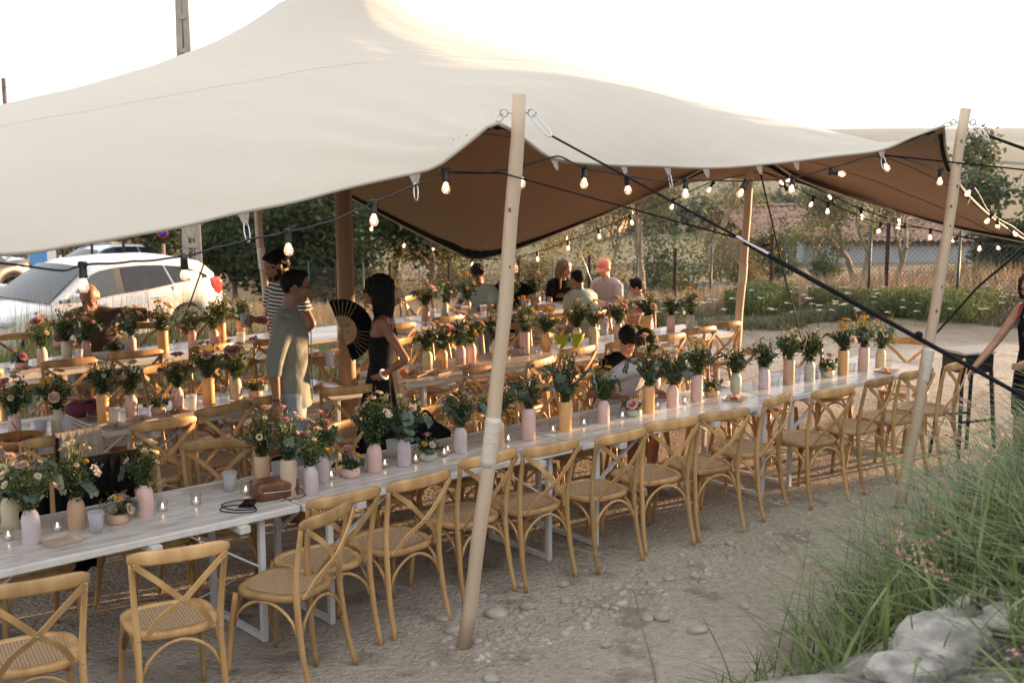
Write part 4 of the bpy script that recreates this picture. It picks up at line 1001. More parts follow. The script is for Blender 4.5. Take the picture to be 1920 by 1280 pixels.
RUNB = [(-0.34,6.51,2.56),(-0.15,6.64,2.55),(0.05,6.79,2.58),(0.25,6.96,2.63),(0.41,7.18,2.56),(0.68,7.47,2.51),(0.91,7.71,2.47),(1.08,7.88,2.47),(1.51,8.28,2.45),(1.90,8.59,2.46),(2.26,8.84,2.53),(2.65,9.04,2.60),(3.24,9.60,2.48),(3.84,10.60,2.34),(4.39,11.60,2.04),(5.09,12.80,1.82),(5.60,13.60,1.62)]
festoon('festoon string from the front pole to the right pole and down the right rim', RUNB, [(*RUNB[0],0,0),(*RUNB[2],0,0),(*RUNB[4],-.2,-.3),(*RUNB[5],.2,.4),(*RUNB[7],0,-.05),(*RUNB[8],-.2,-.5),(*RUNB[9],.3,-.5),(*RUNB[10],0,1.4),(*RUNB[11],.1,.4),(*RUNB[12],0,0),(*RUNB[13],0,-.6),(*RUNB[14],0,-.6),(*RUNB[15],0,.9),(4.6,12.0,1.95,0,.9)])
RUNC = [(-2.18,14.40,2.05),(-1.96,14.50,1.92),(-1.63,14.70,1.74),(-1.29,15.10,1.51),(-0.95,15.40,1.38),(-0.50,15.80,1.21),(0.00,15.50,1.24),(0.31,15.30,1.33),(0.67,15.00,1.49),(1.01,14.60,1.66),(1.35,14.30,1.84),(1.77,13.90,2.04),(2.12,13.50,2.24),(2.55,13.20,2.36)]
festoon('festoon string along the far rim around the lowest tent corner', RUNC, [(*RUNC[1],.1,0),(*RUNC[2],0,.3),(*RUNC[3],0,.3),(*RUNC[4],0,2.0),(*RUNC[5],0,0),(*RUNC[6],0,-.1),(*RUNC[7],.1,-.2),(*RUNC[8],0,0),(*RUNC[9],.1,0),(*RUNC[10],0,.3),(*RUNC[11],0,-.3),(*RUNC[12],0,-.5)], .01, .0058)
RUND = [(2.59,13.10,2.36),(2.81,13.10,2.27),(3.11,13.10,2.11),(3.47,13.20,1.97),(3.88,13.30,1.82),(4.45,13.40,1.75),(5.02,13.50,1.62),(5.61,13.60,1.57)]
festoon('lower festoon string below the right tent flap', RUND, [(*RUND[1],0,2.4),(*RUND[2],0,.3),(3.3,13.15,2.03,0,0),(*RUND[4],0,.4),(*RUND[5],0,0),(*RUND[6],0,0)], .01, .0058)
RUNE = [(2.61,13.20,2.36),(3.05,13.20,2.23),(3.36,13.30,2.11),(3.68,13.30,1.97),(4.14,13.40,1.82),(4.75,13.50,1.68),(5.25,13.60,1.60),(5.65,13.70,1.57)]
festoon('upper festoon string hooked along the right tent flap', RUNE, [(2.8,13.2,2.3,0,2.2),(*RUNE[2],0,2.6),(*RUNE[3],0,-.3),(*RUNE[4],0,1.4),(*RUNE[5],0,1.2),(*RUNE[6],0,-1.1)], .01, .0058)

# ================================================================== TABLES
def table_top_mat():
    m = mat('whitewashed_planks', (.62,.60,.57), .30, bump=.10, bscale=9, stretch=(.5,6,6), coat=.15); nt = m.node_tree; N, L = nt.nodes, nt.links; b = N['Principled BSDF']
    tc = N.new('ShaderNodeTexCoord'); mp = N.new('ShaderNodeMapping'); mp.inputs['Scale'].default_value = (.9,11,4); L.new(tc.outputs['Object'], mp.inputs[0])
    oi = N.new('ShaderNodeObjectInfo'); 
    n = N.new('ShaderNodeTexNoise'); n.noise_dimensions = '4D'; n.inputs['Scale'].default_value = 3.2; n.inputs['Detail'].default_value = 9; n.inputs['Roughness'].default_value = .68; n.inputs['Distortion'].default_value = .8
    L.new(mp.outputs[0], n.inputs['Vector']); mu = N.new('ShaderNodeMath'); mu.operation = 'MULTIPLY'; mu.inputs[1].default_value = 20; L.new(oi.outputs['Random'], mu.inputs[0]); L.new(mu.outputs[0], n.inputs['W'])
    r = N.new('ShaderNodeValToRGB'); e = r.color_ramp.elements; e[0].position = .30; e[0].color = (.28,.21,.165,1); e[1].position = .60; e[1].color = (.78,.765,.74,1)
    k = e.new(.43); k.color = (.55,.51,.47,1); L.new(n.outputs['Fac'], r.inputs[0]); L.new(r.outputs[0], b.inputs['Base Color']); return m
top_m = table_top_mat()
def table_parts(L_):
    t = {}
    t['board'] = [MB().box((0,(k-1.5)*.175,.733), (L_-.05,.1735,.030), bev=.0025).mesh('plank') for k in range(4)]
    mb = MB(); t['rim'] = mb
    for sy in (-1,1): mb.box((0, sy*.361, .731), (L_, .020, .040), bev=.006)
    for sx in (-1,1): mb.box((sx*(L_/2-.011), 0, .731), (.022, .700, .040), bev=.006)
    t['rim'] = mb.mesh('rim'); t['batten'] = MB().box((0,0,0), (.06,.80,.04), bev=.003).mesh('batten')
    mb = MB()
    for sy in (-.29,.29): mb.box((0,sy,.35), (.034,.034,.70), bev=.003)
    mb.box((0,0,.018), (.03,.55,.03)); t['legs'] = mb.mesh('leg_frame')
    t['brace'] = MB().beam((0,0,.42), (.42,0,.69), .028, .010).mesh('brace'); t['rod'] = MB().tube([(0,0,.28),(.62,0,.12)], .0045, 6).mesh('rod')
    for k in ('rim','batten'): t[k].materials.append(M['white_wood'])
    for b in t['board']: b.materials.append(top_m)
    for k in ('legs','brace','rod'): t[k].materials.append(M['white_metal'])
    return t
TP = {}
def make_table(s0, s1, t0, label, rowname, dz=0):
    L_ = round(s1-s0, 2)
    if L_ not in TP: TP[L_] = table_parts(L_)
    p = TP[L_]; x, y, _ = W((s0+s1)/2, t0+.35); root = empty('folding_table', (x, y, dz), ROW, label, 'table', rowname)
    for b in p['board']: obj('plank', b, parent=root)
    obj('rim', p['rim'], parent=root)
    for sx in (-1,1):
        obj('batten', p['batten'], parent=root, loc=(sx*(L_/2-.35), 0, .69)); obj('batten', p['batten'], parent=root, loc=(sx*.22, 0, .69)) if sx > 0 else None
        lg = obj('leg_frame', p['legs'], parent=root, loc=(sx*(L_/2-.20),0,0))
        for sy in (-.27,.27): obj('brace', p['brace'], parent=root, loc=(sx*(L_/2-.20),sy,0), rot=(0,0,0 if sx < 0 else math.pi))
        obj('rod', p['rod'], parent=root, loc=(sx*(L_/2-.20),0,.0), rot=(0,0,0 if sx < 0 else math.pi))
T_ = [(-4.24,-2.11,.02,'folding table at the left end of the front row, beneath the phone and brown bag','front',.003),(-2.09,-.02,0,'second folding table of the front row, behind the front pole','front',0),(0,2.17,-.01,'third folding table of the front row, where the two boys sit','front',.004),(2.19,4.26,.05,'last folding table at the right end of the front row, empty at its tip','front',0),
      (-4.40,-2.24,2.42,'folding table at the left edge of the middle row with the wooden bowl','middle',0),(-2.22,-.12,2.34,'folding table of the middle row behind the man in the sage shirt','middle',.003),(.34,2.40,2.37,'folding table of the middle row just right of the woman with the fan','middle',0),(2.42,4.47,2.37,'folding table at the right end of the middle row','middle',.003),
      (-4.1,-1.95,4.76,'folding table at the left end of the back row','back',0),(-1.93,.24,4.76,'folding table of the back row in front of the bald man','back',.003),(.26,2.42,4.76,'folding table of the back row behind the centre pole','back',0),(2.44,4.58,4.76,'folding table at the right end of the back row by the seated group','back',.003)]
for s0, s1, t0, lab, row, dz in T_: make_table(s0, s1, t0, lab, f'white folding tables of the {row} row', dz)

# ================================================================== CHAIRS
def cane_mat():
    m = mat('woven_cane', (.50,.33,.19), .55); nt = m.node_tree; N, L = nt.nodes, nt.links; b = N['Principled BSDF']
    tc = N.new('ShaderNodeTexCoord'); ws = []
    for rz in (.785,-.785):
        mp = N.new('ShaderNodeMapping'); mp.inputs['Rotation'].default_value = (0,0,rz); L.new(tc.outputs['Object'], mp.inputs[0])
        w = N.new('ShaderNodeTexWave'); w.inputs['Scale'].default_value = 22; L.new(mp.outputs[0], w.inputs['Vector']); ws.append(w.outputs['Fac'])
    mp = N.new('ShaderNodeMapping'); L.new(tc.outputs['Object'], mp.inputs[0]); w = N.new('ShaderNodeTexWave'); w.inputs['Scale'].default_value = 20; L.new(mp.outputs[0], w.inputs['Vector']); ws.append(w.outputs['Fac'])
    a = N.new('ShaderNodeMath'); a.operation = 'MULTIPLY'; L.new(ws[0], a.inputs[0]); L.new(ws[1], a.inputs[1])
    a2 = N.new('ShaderNodeMath'); a2.operation = 'MULTIPLY_ADD'; a2.inputs[1].default_value = .4; L.new(ws[2], a2.inputs[0]); L.new(a.outputs[0], a2.inputs[2])
    r = N.new('ShaderNodeValToRGB'); r.color_ramp.elements[0].color = (.22,.125,.065,1); r.color_ramp.elements[1].color = (.66,.48,.30,1); r.color_ramp.elements[0].position = .12; r.color_ramp.elements[1].position = .6
    L.new(a2.outputs[0], r.inputs[0]); L.new(r.outputs[0], b.inputs['Base Color'])
    bp = N.new('ShaderNodeBump'); bp.inputs['Strength'].default_value = .5; bp.inputs['Distance'].default_value = .004; L.new(a2.outputs[0], bp.inputs['Height']); L.new(bp.outputs[0], b.inputs['Normal']); return m
cane = cane_mat()
def chair_proto():
    """origin on the ground under the seat; the sitter faces +y"""
    root = empty('crossback_chair', (0,0,0), 0, 'x', 'chair'); W_ = M['chair']; parts = []
    for sx in (-1,1):
        c = bez([(sx*.205,-.285,0),(sx*.198,-.235,.20),(sx*.192,-.205,.45),(sx*.200,-.215,.62),(sx*.215,-.262,.86)], 4)
        mb = MB(); mb.tube(c, [.0135,.014,.0145,.015,.016,.0165,.017,.017,.017,.017,.0165,.016,.0155,.015,.0145,.014,.0135][:len(c)], 10, flat=1.0); mb.build('rear_leg', W_, root)
        mb = MB(); mb.tube(bez([(sx*.205,.225,0),(sx*.196,.205,.22),(sx*.180,.175,.445)], 4), [.0125,.013,.0135,.014,.015,.0155,.016,.0165,.017], 10); mb.build('front_leg', W_, root)
    # seat ring
    def outline(k, n=36):
        o = []
        for i in range(n):
            a = 2*math.pi*i/n; ca, sa = math.cos(a), math.sin(a); e = .62
            x = math.copysign(abs(ca)**e, ca)*.215*k; y = math.copysign(abs(sa)**e, sa)*.208*k
            x *= 1+.06*(y/.2); o.append((x, y-.008))
        return o
    n = 36; o1 = outline(1.0); o0 = outline(.965); i1 = outline(.80); mb = MB(); V = []
    for ring, z in ((o0,.442),(o1,.450),(o1,.470),(o0,.478),(i1,.476),(i1,.446)): V += [(x,y,z) for x,y in ring]
    F = [(r*n+k, r*n+(k+1)%n, ((r+1)%6)*n+(k+1)%n, ((r+1)%6)*n+k) for r in range(6) for k in range(n)]
    mb.add(V, F, 0, True); mb.build('seat_ring', W_, root)
    V = [(x,y,.472) for x,y in outline(.81)]+[(x*.5,y*.5,.468) for x,y in outline(.81)]+[(0,-.008,.466)]
    F = [(k,(k+1)%n,n+(k+1)%n,n+k) for k in range(n)]+[(n+k,n+(k+1)%n,2*n) for k in range(n)]
    mb = MB(); mb.add(V, F, 0, True); mb.add([(a,b,c-.006) for a,b,c in V], [f[::-1] for f in F], 0, True); mb.build('cane_seat', cane, root)
    # bent top rail
    mb = MB(); rows = []; m_ = 16
    for i in range(m_+1):
        f = i/m_*2-1; x = f*.232; y = -.262-.045*(1-f*f); z = .868+.004*(1-f*f); hgt = .034*(1-abs(f)**9*.55); th = .012*(1-abs(f)**9*.4)
        d = Vector((1, .045*2*f/.232, 0)).normalized(); nrm = Vector((d.y, -d.x, 0))
        for k in range(10):
            a = 2*math.pi*k/10; ca, sa = math.cos(a), math.sin(a); sx_ = math.copysign(abs(ca)**.6, ca)*th; sz_ = math.copysign(abs(sa)**.8, sa)*hgt
            p = Vector((x,y,z))+nrm*sx_+Vector((0,.10*sz_,sz_)); rows.append(p)
    F = [(i*10+k, i*10+(k+1)%10, (i+1)*10+(k+1)%10, (i+1)*10+k) for i in range(m_) for k in range(10)]+[tuple(range(9,-1,-1)), tuple(range(m_*10, m_*10+10))]
    mb.add(rows, F, 0, True); mb.build('top_rail', W_, root)
    for q, sx in enumerate((-1,1)):
        mb = MB(); c = bez([(sx*.208,-.290-.004*q,.845),(sx*.10,-.312-.006*q,.755),(0,-.300-.010*q,.655),(-sx*.10,-.265-.006*q,.57),(-sx*.158,-.224,.468)], 4)
        V = []; 
        for i, p in enumerate(c):
            d = (c[min(i+1,len(c)-1)]-c[max(i-1,0)]).normalized(); nn = Vector((0,1,.25)); nn = (nn-d*nn.dot(d)).normalized(); w = d.cross(nn)
            for a_, b_ in ((-1,-1),(1,-1),(1,1),(-1,1)): V.append(p+w*a_*.0135+nn*b_*.0045)
        F = [(i*4+k, i*4+(k+1)%4, (i+1)*4+(k+1)%4, (i+1)*4+k) for i in range(len(c)-1) for k in range(4)]+[(3,2,1,0), tuple(range(len(V)-4, len(V)))]
        mb.add(V, F, 0, False); mb.build('cross_slat', W_, root)
    # bentwood arches under the seat
    def arch(p, q, drop):
        p, q = Vector(p), Vector(q); pts = []; 
        for i in range(13):
            f = i/12; s_ = math.sin(math.pi*f); pts.append(p.lerp(q, f)+Vector((0,0,drop*(s_**.55))))
        return MB().tube(pts, .0085, 8)
    arch((-.184,-.222,.27),(.184,-.222,.27),.165).build('arch_brace', W_, root)
    arch((-.180,.196,.27),(.180,.196,.27),.165).build('arch_brace', W_, root)
    for sx in (-1,1): arch((sx*.196,-.215,.27),(sx*.190,.190,.27),.165).build('arch_brace', W_, root)
    for x, y, z in ((-.208,-.296,.848),(.208,-.296,.848),(0,-.318,.655),(-.158,-.232,.478),(.158,-.232,.478),(-.192,-.222,.462),(.192,-.222,.462)):
        MB().ell((x,y,z), (.0055,.003,.0055), 8, 4).build('bolt', M['steel'], root)
    return root
chair0 = chair_proto(); used = [False]
def place_chair(s, t, rot, label, group, face=1):
    """rot: degrees the back rail is turned against the row; face=1 sitter faces +t, -1 faces -t. s,t = back rail centre"""
    o = chair0 if not used[0] else copy_tree(chair0); used[0] = True
    rz = ROW+R(rot)+(0 if face > 0 else math.pi); x, y, _ = W(s, t); off = Vector((0,.285,0)); off.rotate(Quaternion((0,0,1), rz))
    place(o, (x+off.x, y+off.y, float(terrain(x,y))*0+.0), rz, label, group); return o
CH = [  # s, t, rot, face, label, group
 ('near side of the front row', 1, [(-3.78,-.62,-12,'cross-back chair cut off by the left edge, nearest the camera'),(-3.12,-.63,-13,'cross-back chair second from the left, pulled back from the front table'),(-2.28,-.57,24,'cross-back chair turned sideways, overlapping the one behind it'),(-2.06,-.38,0,'cross-back chair half hidden behind the turned one, under the table joint'),
   (-1.56,-.37,5,'cross-back chair just left of the front pole'),(-.96,-.24,3,'cross-back chair whose back is cut by the front pole'),(-.52,-.30,-1,'cross-back chair first one right of the front pole'),(.02,-.37,1,'second cross-back chair right of the front pole'),(.52,-.34,-9,'third cross-back chair right of the front pole'),(.99,-.39,-9,'fourth cross-back chair right of the front pole, before the boys’ legs'),
   (1.70,-.30,14,'fifth cross-back chair right of the front pole, turned so its back is narrow'),(2.20,-.42,-6,'sixth cross-back chair right of the front pole'),(2.84,-.40,6,'seventh cross-back chair right of the front pole, sunlit rail'),(3.32,-.42,-2,'cross-back chair left of the right pole'),(3.90,-.42,10,'sunlit cross-back chair partly hidden by the right pole')]),
 ('far side of the front row', -1, [(-3.85,1.12,0,'chair behind the front table at the left edge'),(-3.28,1.10,-4,'chair holding black clothes behind the left front table'),(-2.62,1.15,3,'chair behind the front table at the two left wine glasses'),(-2.02,1.10,-24,'chair turned to the camera behind the frosted cup on the front row'),(-1.12,1.02,8,'chair behind the two pink vases, left of the dark skirt'),(-.42,1.02,2,'chair behind the lilac vase, left of the front pole'),(.12,1.05,3,'chair behind the orange vase on the front row'),(.62,1.08,-2,'chair left of the boy in white'),
   (1.22,1.20,3,'chair under the first boy'),(1.62,1.38,10,'chair under the second boy'),(2.42,1.12,6,'chair behind the tan vase on the front row'),(2.98,1.10,0,'chair behind the small bowl at the right of the front row'),(3.72,1.02,-14,'chair showing its rail left of the orange vase'),(4.66,.52,-62,'chair at the head of the front row beside the right pole')]),
 ('near side of the middle row', 1, [(-3.4,1.92,0,'chair at the left end of the middle row'),(-2.72,1.88,4,'chair with a beige jacket over its back'),(-2.02,1.84,-2,'chair behind the yellow bouquet of the front row'),(-1.50,1.99,6,'chair left of the man in the sage shirt, sunlit end'),(-1.02,2.06,2,'chair hidden behind the man in the sage shirt'),(-.48,1.98,-12,'chair pushed under the corner of the middle table beside the centre pole'),(.84,1.99,4,'chair behind the front pole, at the middle row'),
   (1.42,1.93,16,'sunlit chair left of the lime holders'),(2.02,2.12,3,'chair below the lime holders on the middle row'),(2.58,2.12,3,'chair left of the boys, at the middle row'),(3.16,2.1,-4,'chair hidden behind the boys at the middle row'),(3.70,2.19,-6,'chair right of the second boy’s head'),(4.14,2.26,-12,'chair at the right end of the middle row by the back pole')]),
 ('far side of the middle row', -1, [(-3.0,3.52,4,'chair at the far left of the aisle behind the middle row'),(-2.28,3.56,-6,'orange-lit chair back behind the cream vase of the middle row'),(-1.76,3.44,3,'chair back behind the orange vase of the middle row'),(-1.12,3.72,3,'sunlit chair back behind the pink vase of the middle row'),(-.62,3.55,0,'chair behind the man in the sage shirt, far side'),(.28,3.40,18,'chair seen between the man in sage and the centre pole'),(.70,3.60,-8,'chair right behind the centre pole'),(1.22,3.52,2,'chair behind the woman’s shoulder'),
   (1.85,3.56,0,'chair behind the cluster of four vases'),(2.45,3.56,-8,'chair behind the cream vase right of the front pole'),(3.12,3.58,0,'chair behind the lime holders'),(3.72,3.60,24,'pale-railed chair behind the boy in mint'),(4.22,3.55,-20,'chair beside the boy in the white shirt')]),
 ('near side of the back row', 1, [(-2.4,4.42,0,'chair at the left end of the back row, near side'),(-1.62,4.46,-9,'wide-looking chair back below the pink vases of the back row'),(-1.02,4.47,-8,'chair back overlapping it to the right, before the back row'),(-.37,4.35,6,'chair back before the orange vase of the back row'),(.25,4.3,0,'chair hidden behind the man in sage at the back row'),(1.62,4.32,-4,'chair left of the four-vase cluster, back row'),(2.35,4.4,6,'chair before the sage vase of the back row'),(3.6,4.42,-6,'chair under the boy in mint')]),
 ('far side of the back row', -1, [(-2.1,6.02,10,'chair behind the back row at the left edge'),(-1.45,6.12,-16,'chair at the left, in front of the car’s front wheel'),(-.86,6.05,4,'chair under the bald man'),(-.34,5.98,-14,'chair right of the bald man’s hand'),(.26,5.98,6,'chair behind the pink and orange pair of vases'),(.72,6.0,18,'chair near the slim left pole'),(1.3,5.98,0,'chair behind the man in stripes'),(2.62,6.02,-18,'chair right of the woman’s hair'),(3.1,6.0,8,'chair behind the sage vase of the back row'),(3.66,6.0,0,'chair under the curly-haired person'),(4.2,5.98,4,'chair under the light-haired person'),(4.95,5.55,-60,'chair at the head of the back row by the girl in black'),(4.62,4.15,40,'chair turned away beside the boy in the white shirt, with a small seat')]),
]
for gname, face, lst in CH:
    for s, t, rot, lab in lst: place_chair(s, t, rot, lab, 'cross-back chairs on the '+gname, face)
# ================================================================== VASES AND BOUQUETS
def vase_mesh(kind):
    if kind == 'tall': p = [(.0,0),(.040,.0),(.0455,.005),(.0455,.190),(.042,.200),(.038,.206),(.030,.208),(.028,.206),(.030,.17),(.0,.165)]
    elif kind == 'bottle': p = [(.0,0),(.039,0),(.0435,.005),(.0435,.118),(.040,.138),(.032,.154),(.027,.160),(.0265,.172),(.0235,.172),(.0235,.15),(.0,.14)]
    elif kind == 'talln': p = [(.0,0),(.037,0),(.042,.005),(.042,.165),(.038,.182),(.031,.192),(.028,.197),(.025,.197),(.025,.17),(.0,.16)]
    else: p = [(.0,0),(.040,0),(.052,.008),(.057,.028),(.054,.048),(.046,.058),(.041,.058),(.040,.045),(.0,.03)]
    return MB().lathe(p, 26).mesh('vase')
VM = {}
def vase_me(kind, c):
    if (kind, c) not in VM: me = vase_mesh(kind); me.materials.append(M['v_'+c]); VM[(kind,c)] = me
    return VM[(kind, c)]
VTOP = {'tall': .206, 'bottle': .17, 'talln': .195, 'bowl': .05}
# blossoms: meshes facing +z
def daisy(n=14, r=.019, cr=.007, pm=0, cm=1):
    mb = MB()
    for lay, (rr, up) in enumerate(((r,.003),(r*.8,.007))):
        for k in range(n):
            a = 2*math.pi*(k+.5*lay)/n; c, s = math.cos(a), math.sin(a); w = rr*.20
            V = [(c*cr*.6+s*w*.3, s*cr*.6-c*w*.3, .002), (c*rr*.7+s*w, s*rr*.7-c*w, up), (c*rr, s*rr, up*.8), (c*rr*.7-s*w, s*rr*.7+c*w, up), (c*cr*.6-s*w*.3, s*cr*.6+c*w*.3, .002)]
            mb.add(V, [(0,1,2,3,4)], pm, False)
    mb.ell((0,0,.004), (cr,cr,cr*.6), 10, 6, None, cm); return mb.mesh('blossom')
def rose(r=.026, lay=4, seed=0):
    r_ = random.Random(seed); mb = MB()
    for L_ in range(lay):
        f = (L_+1)/lay; n = 4+L_*2; rr = r*(.35+.65*f)
        for k in range(n):
            a = 2*math.pi*k/n+L_*.6+r_.uniform(-.15,.15); w = rr*math.pi/n*1.35; V = []; F = []
            for i in range(4):
                v = i/3; out = rr*(.25+.75*v**.8)*(.6+.4*f); z = r*.85*(v**.75)*(1.15-.55*f)+(.12*r*math.sin(v*3) if f > .7 else 0); out += r*.35*f*max(0,v-.7)
                for j in range(3):
                    u = (j-1)*w/rr*(.5+.7*math.sin(v*2.4)); V.append((out*math.cos(a+u)*(1-.06*abs(j-1)), out*math.sin(a+u)*(1-.06*abs(j-1)), z-.1*r*abs(j-1)*v))
            for i in range(3):
                for j in range(2): q = i*3+j; F.append((q,q+1,q+4,q+3))
            mb.add(V, F, 0, True)
    mb.ell((0,0,r*.25), (r*.3,r*.3,r*.4), 8, 6, None, 0); return mb.mesh('blossom')
def cluster(r=.03, n=34, br=.005, seed=0):
    r_ = random.Random(seed); mb = MB()
    for k in range(n):
        a = r_.uniform(0,6.28); q = r*math.sqrt(r_.random()); mb.ell((q*math.cos(a), q*math.sin(a), .01-.25*q+r_.uniform(-.003,.003)), br*r_.uniform(.7,1.2), 6, 4)
    return mb.mesh('blossom')
def thistle(r=.016):
    mb = MB(); mb.ell((0,0,.01), (r*.75,r*.75,r*.75), 10, 8)
    for k in range(46):
        v = Vector((random.gauss(0,1), random.gauss(0,1), random.gauss(.2,1))).normalized(); p = Vector((0,0,.01))+v*r*.6; q = Vector((0,0,.01))+v*r*1.05; o = v.orthogonal().normalized()*.0018
        mb.add([p-o,p+o,q],[(0,1,2)],0,False)
    return mb.mesh('blossom')
def wm(me, *ms):
    for m in ms: me.materials.append(m)
    return me
BL = {'daisy': wm(daisy(), M['pet_white'], M['eye_y']), 'daisy_s': wm(daisy(12,.014,.006), M['pet_white'], M['eye_y']), 'ranunc': wm(daisy(16,.021,.009), M['pet_cream'], M['leaf_mid']),
      'pink': wm(rose(.027,4,1), M['pet_pink']), 'pink_big': wm(rose(.038,6,2), M['pet_pink']), 'peach': wm(rose(.024,4,3), M['pet_peach']), 'peach_s': wm(rose(.017,3,4), M['pet_peach']), 'rose': wm(rose(.02,4,5), M['pet_rose']),
      'cream': wm(rose(.022,4,6), M['pet_cream']), 'cream_s': wm(rose(.014,3,7), M['pet_cream']), 'yellow': wm(cluster(.028,36,.0055,1), M['pet_yellow']), 'yellow_s': wm(cluster(.014,14,.005,2), M['pet_yellow']), 'white_c': wm(cluster(.022,30,.0045,3), M['pet_white']), 'thistle': wm(thistle(), M['pet_blue']),
      'pink_s': wm(rose(.016,3,8), M['pet_pink'])}
def bouquet_proto(seed, H, Wd, flowers, leafs, euc, grass, dens=1.0):
    """flowers: list of keys; origin at the vase mouth"""
    r_ = np.random.default_rng(seed); root = empty('bouquet', (0,0,0), 0, 'x', 'bouquet')
    mb = MB(); tips = []
    for k in range(int(30*dens)):
        a = r_.uniform(0,6.28); q = Wd*.5*math.sqrt(r_.random()); h = H*r_.uniform(.45,.95)*(1-.35*(q/(Wd*.5))**2)
        p0 = (r_.normal(0,.006), r_.normal(0,.006), -.05); p1 = (q*.35*math.cos(a), q*.35*math.sin(a), h*.45); p2 = (q*math.cos(a), q*math.sin(a), h)
        c = bez([p0,p1,p2], 3); mb.tube(c, .0013, 4, cap=False); tips.append((Vector(p2), (c[-1]-c[-3]).normalized(), c))
    mb.build('stems', M['leaf_mid'], root)
    P = []; S = []; D_ = []; 
    for i in range(int(820*dens)):
        t = tips[r_.integers(len(tips))]; c = t[2]; j = r_.integers(2, len(c)); p = c[j]+Vector(r_.normal(0,.014,3)); P.append(p[:]); S.append(r_.uniform(.014,.036)); D_.append((p-Vector((0,0,H*.1))).normalized()[:])
    V, F = leaf_quads(np.array(P), np.array(S), r_, .34, .2, np.array(D_)*.9); mi = r_.choice(2, len(F), p=[.6,.4]) if leafs == 'mix' else np.full(len(F), 0 if leafs == 'dark' else 1)
    VV = [V]; FF = [F]; MI = [mi]; base = len(V)
    # fine filler sprigs
    P = np.array([ (t[2][r_.integers(3,len(t[2]))]+Vector(r_.normal(0,.02,3)))[:] for t in tips for _ in range(int(22*dens))]); V, F = leaf_quads(P, r_.uniform(.005,.012,len(P)), r_, .6)
    VV.append(V); FF.append(F+base); MI.append(r_.choice([0,1,3,4], len(F), p=[.35,.3,.2,.15])); base += len(V)
    for g in range(grass):
        a = r_.uniform(0,6.28); h = H*r_.uniform(1.0,1.45); q = Wd*r_.uniform(.15,.6); n = 6; pts = [Vector((q*math.cos(a)*(i/n)**1.6, q*math.sin(a)*(i/n)**1.6, h*(i/n)*(1-.15*(i/n)))) for i in range(n+1)]; V = []; F = []
        for i, p in enumerate(pts): w = .0022*(1-i/n)+.0006; V += [(p.x-w*math.sin(a),p.y+w*math.cos(a),p.z),(p.x+w*math.sin(a),p.y-w*math.cos(a),p.z)]
        F = [(2*i,2*i+1,2*i+3,2*i+2) for i in range(n)]; VV.append(np.array(V)); FF.append(np.array(F)+base); MI.append(np.full(n, 3)); base += len(V)
        T = np.array([(pts[-1]-(pts[-1]-pts[-3])*r_.uniform(0,1)+Vector(r_.normal(0,.004,3)))[:] for _ in range(16)]); V, F = leaf_quads(T, np.full(16,.010), r_, .35); VV.append(V); FF.append(F+base); MI.append(np.full(16,3)); base += len(V)
    me = np_mesh('foliage', np.concatenate(VV), np.concatenate(FF), np.concatenate(MI)); o = obj('foliage', me, [M['leaf_dark'], M['leaf_mid'], M['leaf_euc'], M['leaf_yel'], M['pet_white']], root); o['kind'] = 'stuff'
    for e in range(euc):                     # eucalyptus sprigs with round leaves
        a = e*2.4+r_.uniform(-.5,.5)+seed; q = Wd*r_.uniform(.45,.72); pts = bez([(0,0,-.02),(q*.45*math.cos(a), q*.45*math.sin(a), H*.30),(q*math.cos(a), q*math.sin(a), H*r_.uniform(.18,.75)),(q*1.25*math.cos(a), q*1.25*math.sin(a), H*r_.uniform(.1,.7))], 4)
        mb = MB(); mb.tube(pts, .0013, 4, cap=False)
        for i, p in enumerate(pts[3:]):
            for sd_ in (-1,1):
                d = Vector((-math.sin(a)*sd_, math.cos(a)*sd_, r_.uniform(-.3,.6))).normalized(); u = (pts[min(i+4,len(pts)-1)]-p); u = u.normalized() if u.length > 0 else Vector((0,0,1)); rr = .021*(1-.4*i/len(pts))*r_.uniform(.8,1.15); c = p+d*rr*.95
                mb.add([c]+[c+d*rr*math.cos(t)+u*rr*.85*math.sin(t)+Vector((0,0,.002*math.cos(2*t))) for t in np.linspace(0,2*math.pi,9)[:-1]], [(0,k+1,(k+1)%8+1) for k in range(8)], 0, False)
        mb.build('eucalyptus_sprig', M['leaf_euc'], root)
    for i, k in enumerate(flowers):
        a = i*2.399+seed*.7; f = (i+.6)/len(flowers); q = Wd*.52*math.sqrt(f)*r_.uniform(.8,1.05); z = H*(1.02-.62*f**1.2)+r_.uniform(-.02,.02); d = Vector((q*math.cos(a)*1.1, q*math.sin(a)*1.1, H*.34+ (z-H*.45)*.8)).normalized()
        b = obj('blossom', BL[k], parent=root, loc=(q*math.cos(a), q*math.sin(a), z)); b.rotation_euler = d.to_track_quat('Z','Y').to_euler(); s = r_.uniform(.95,1.4); b.scale = (s,s,s)
    return root
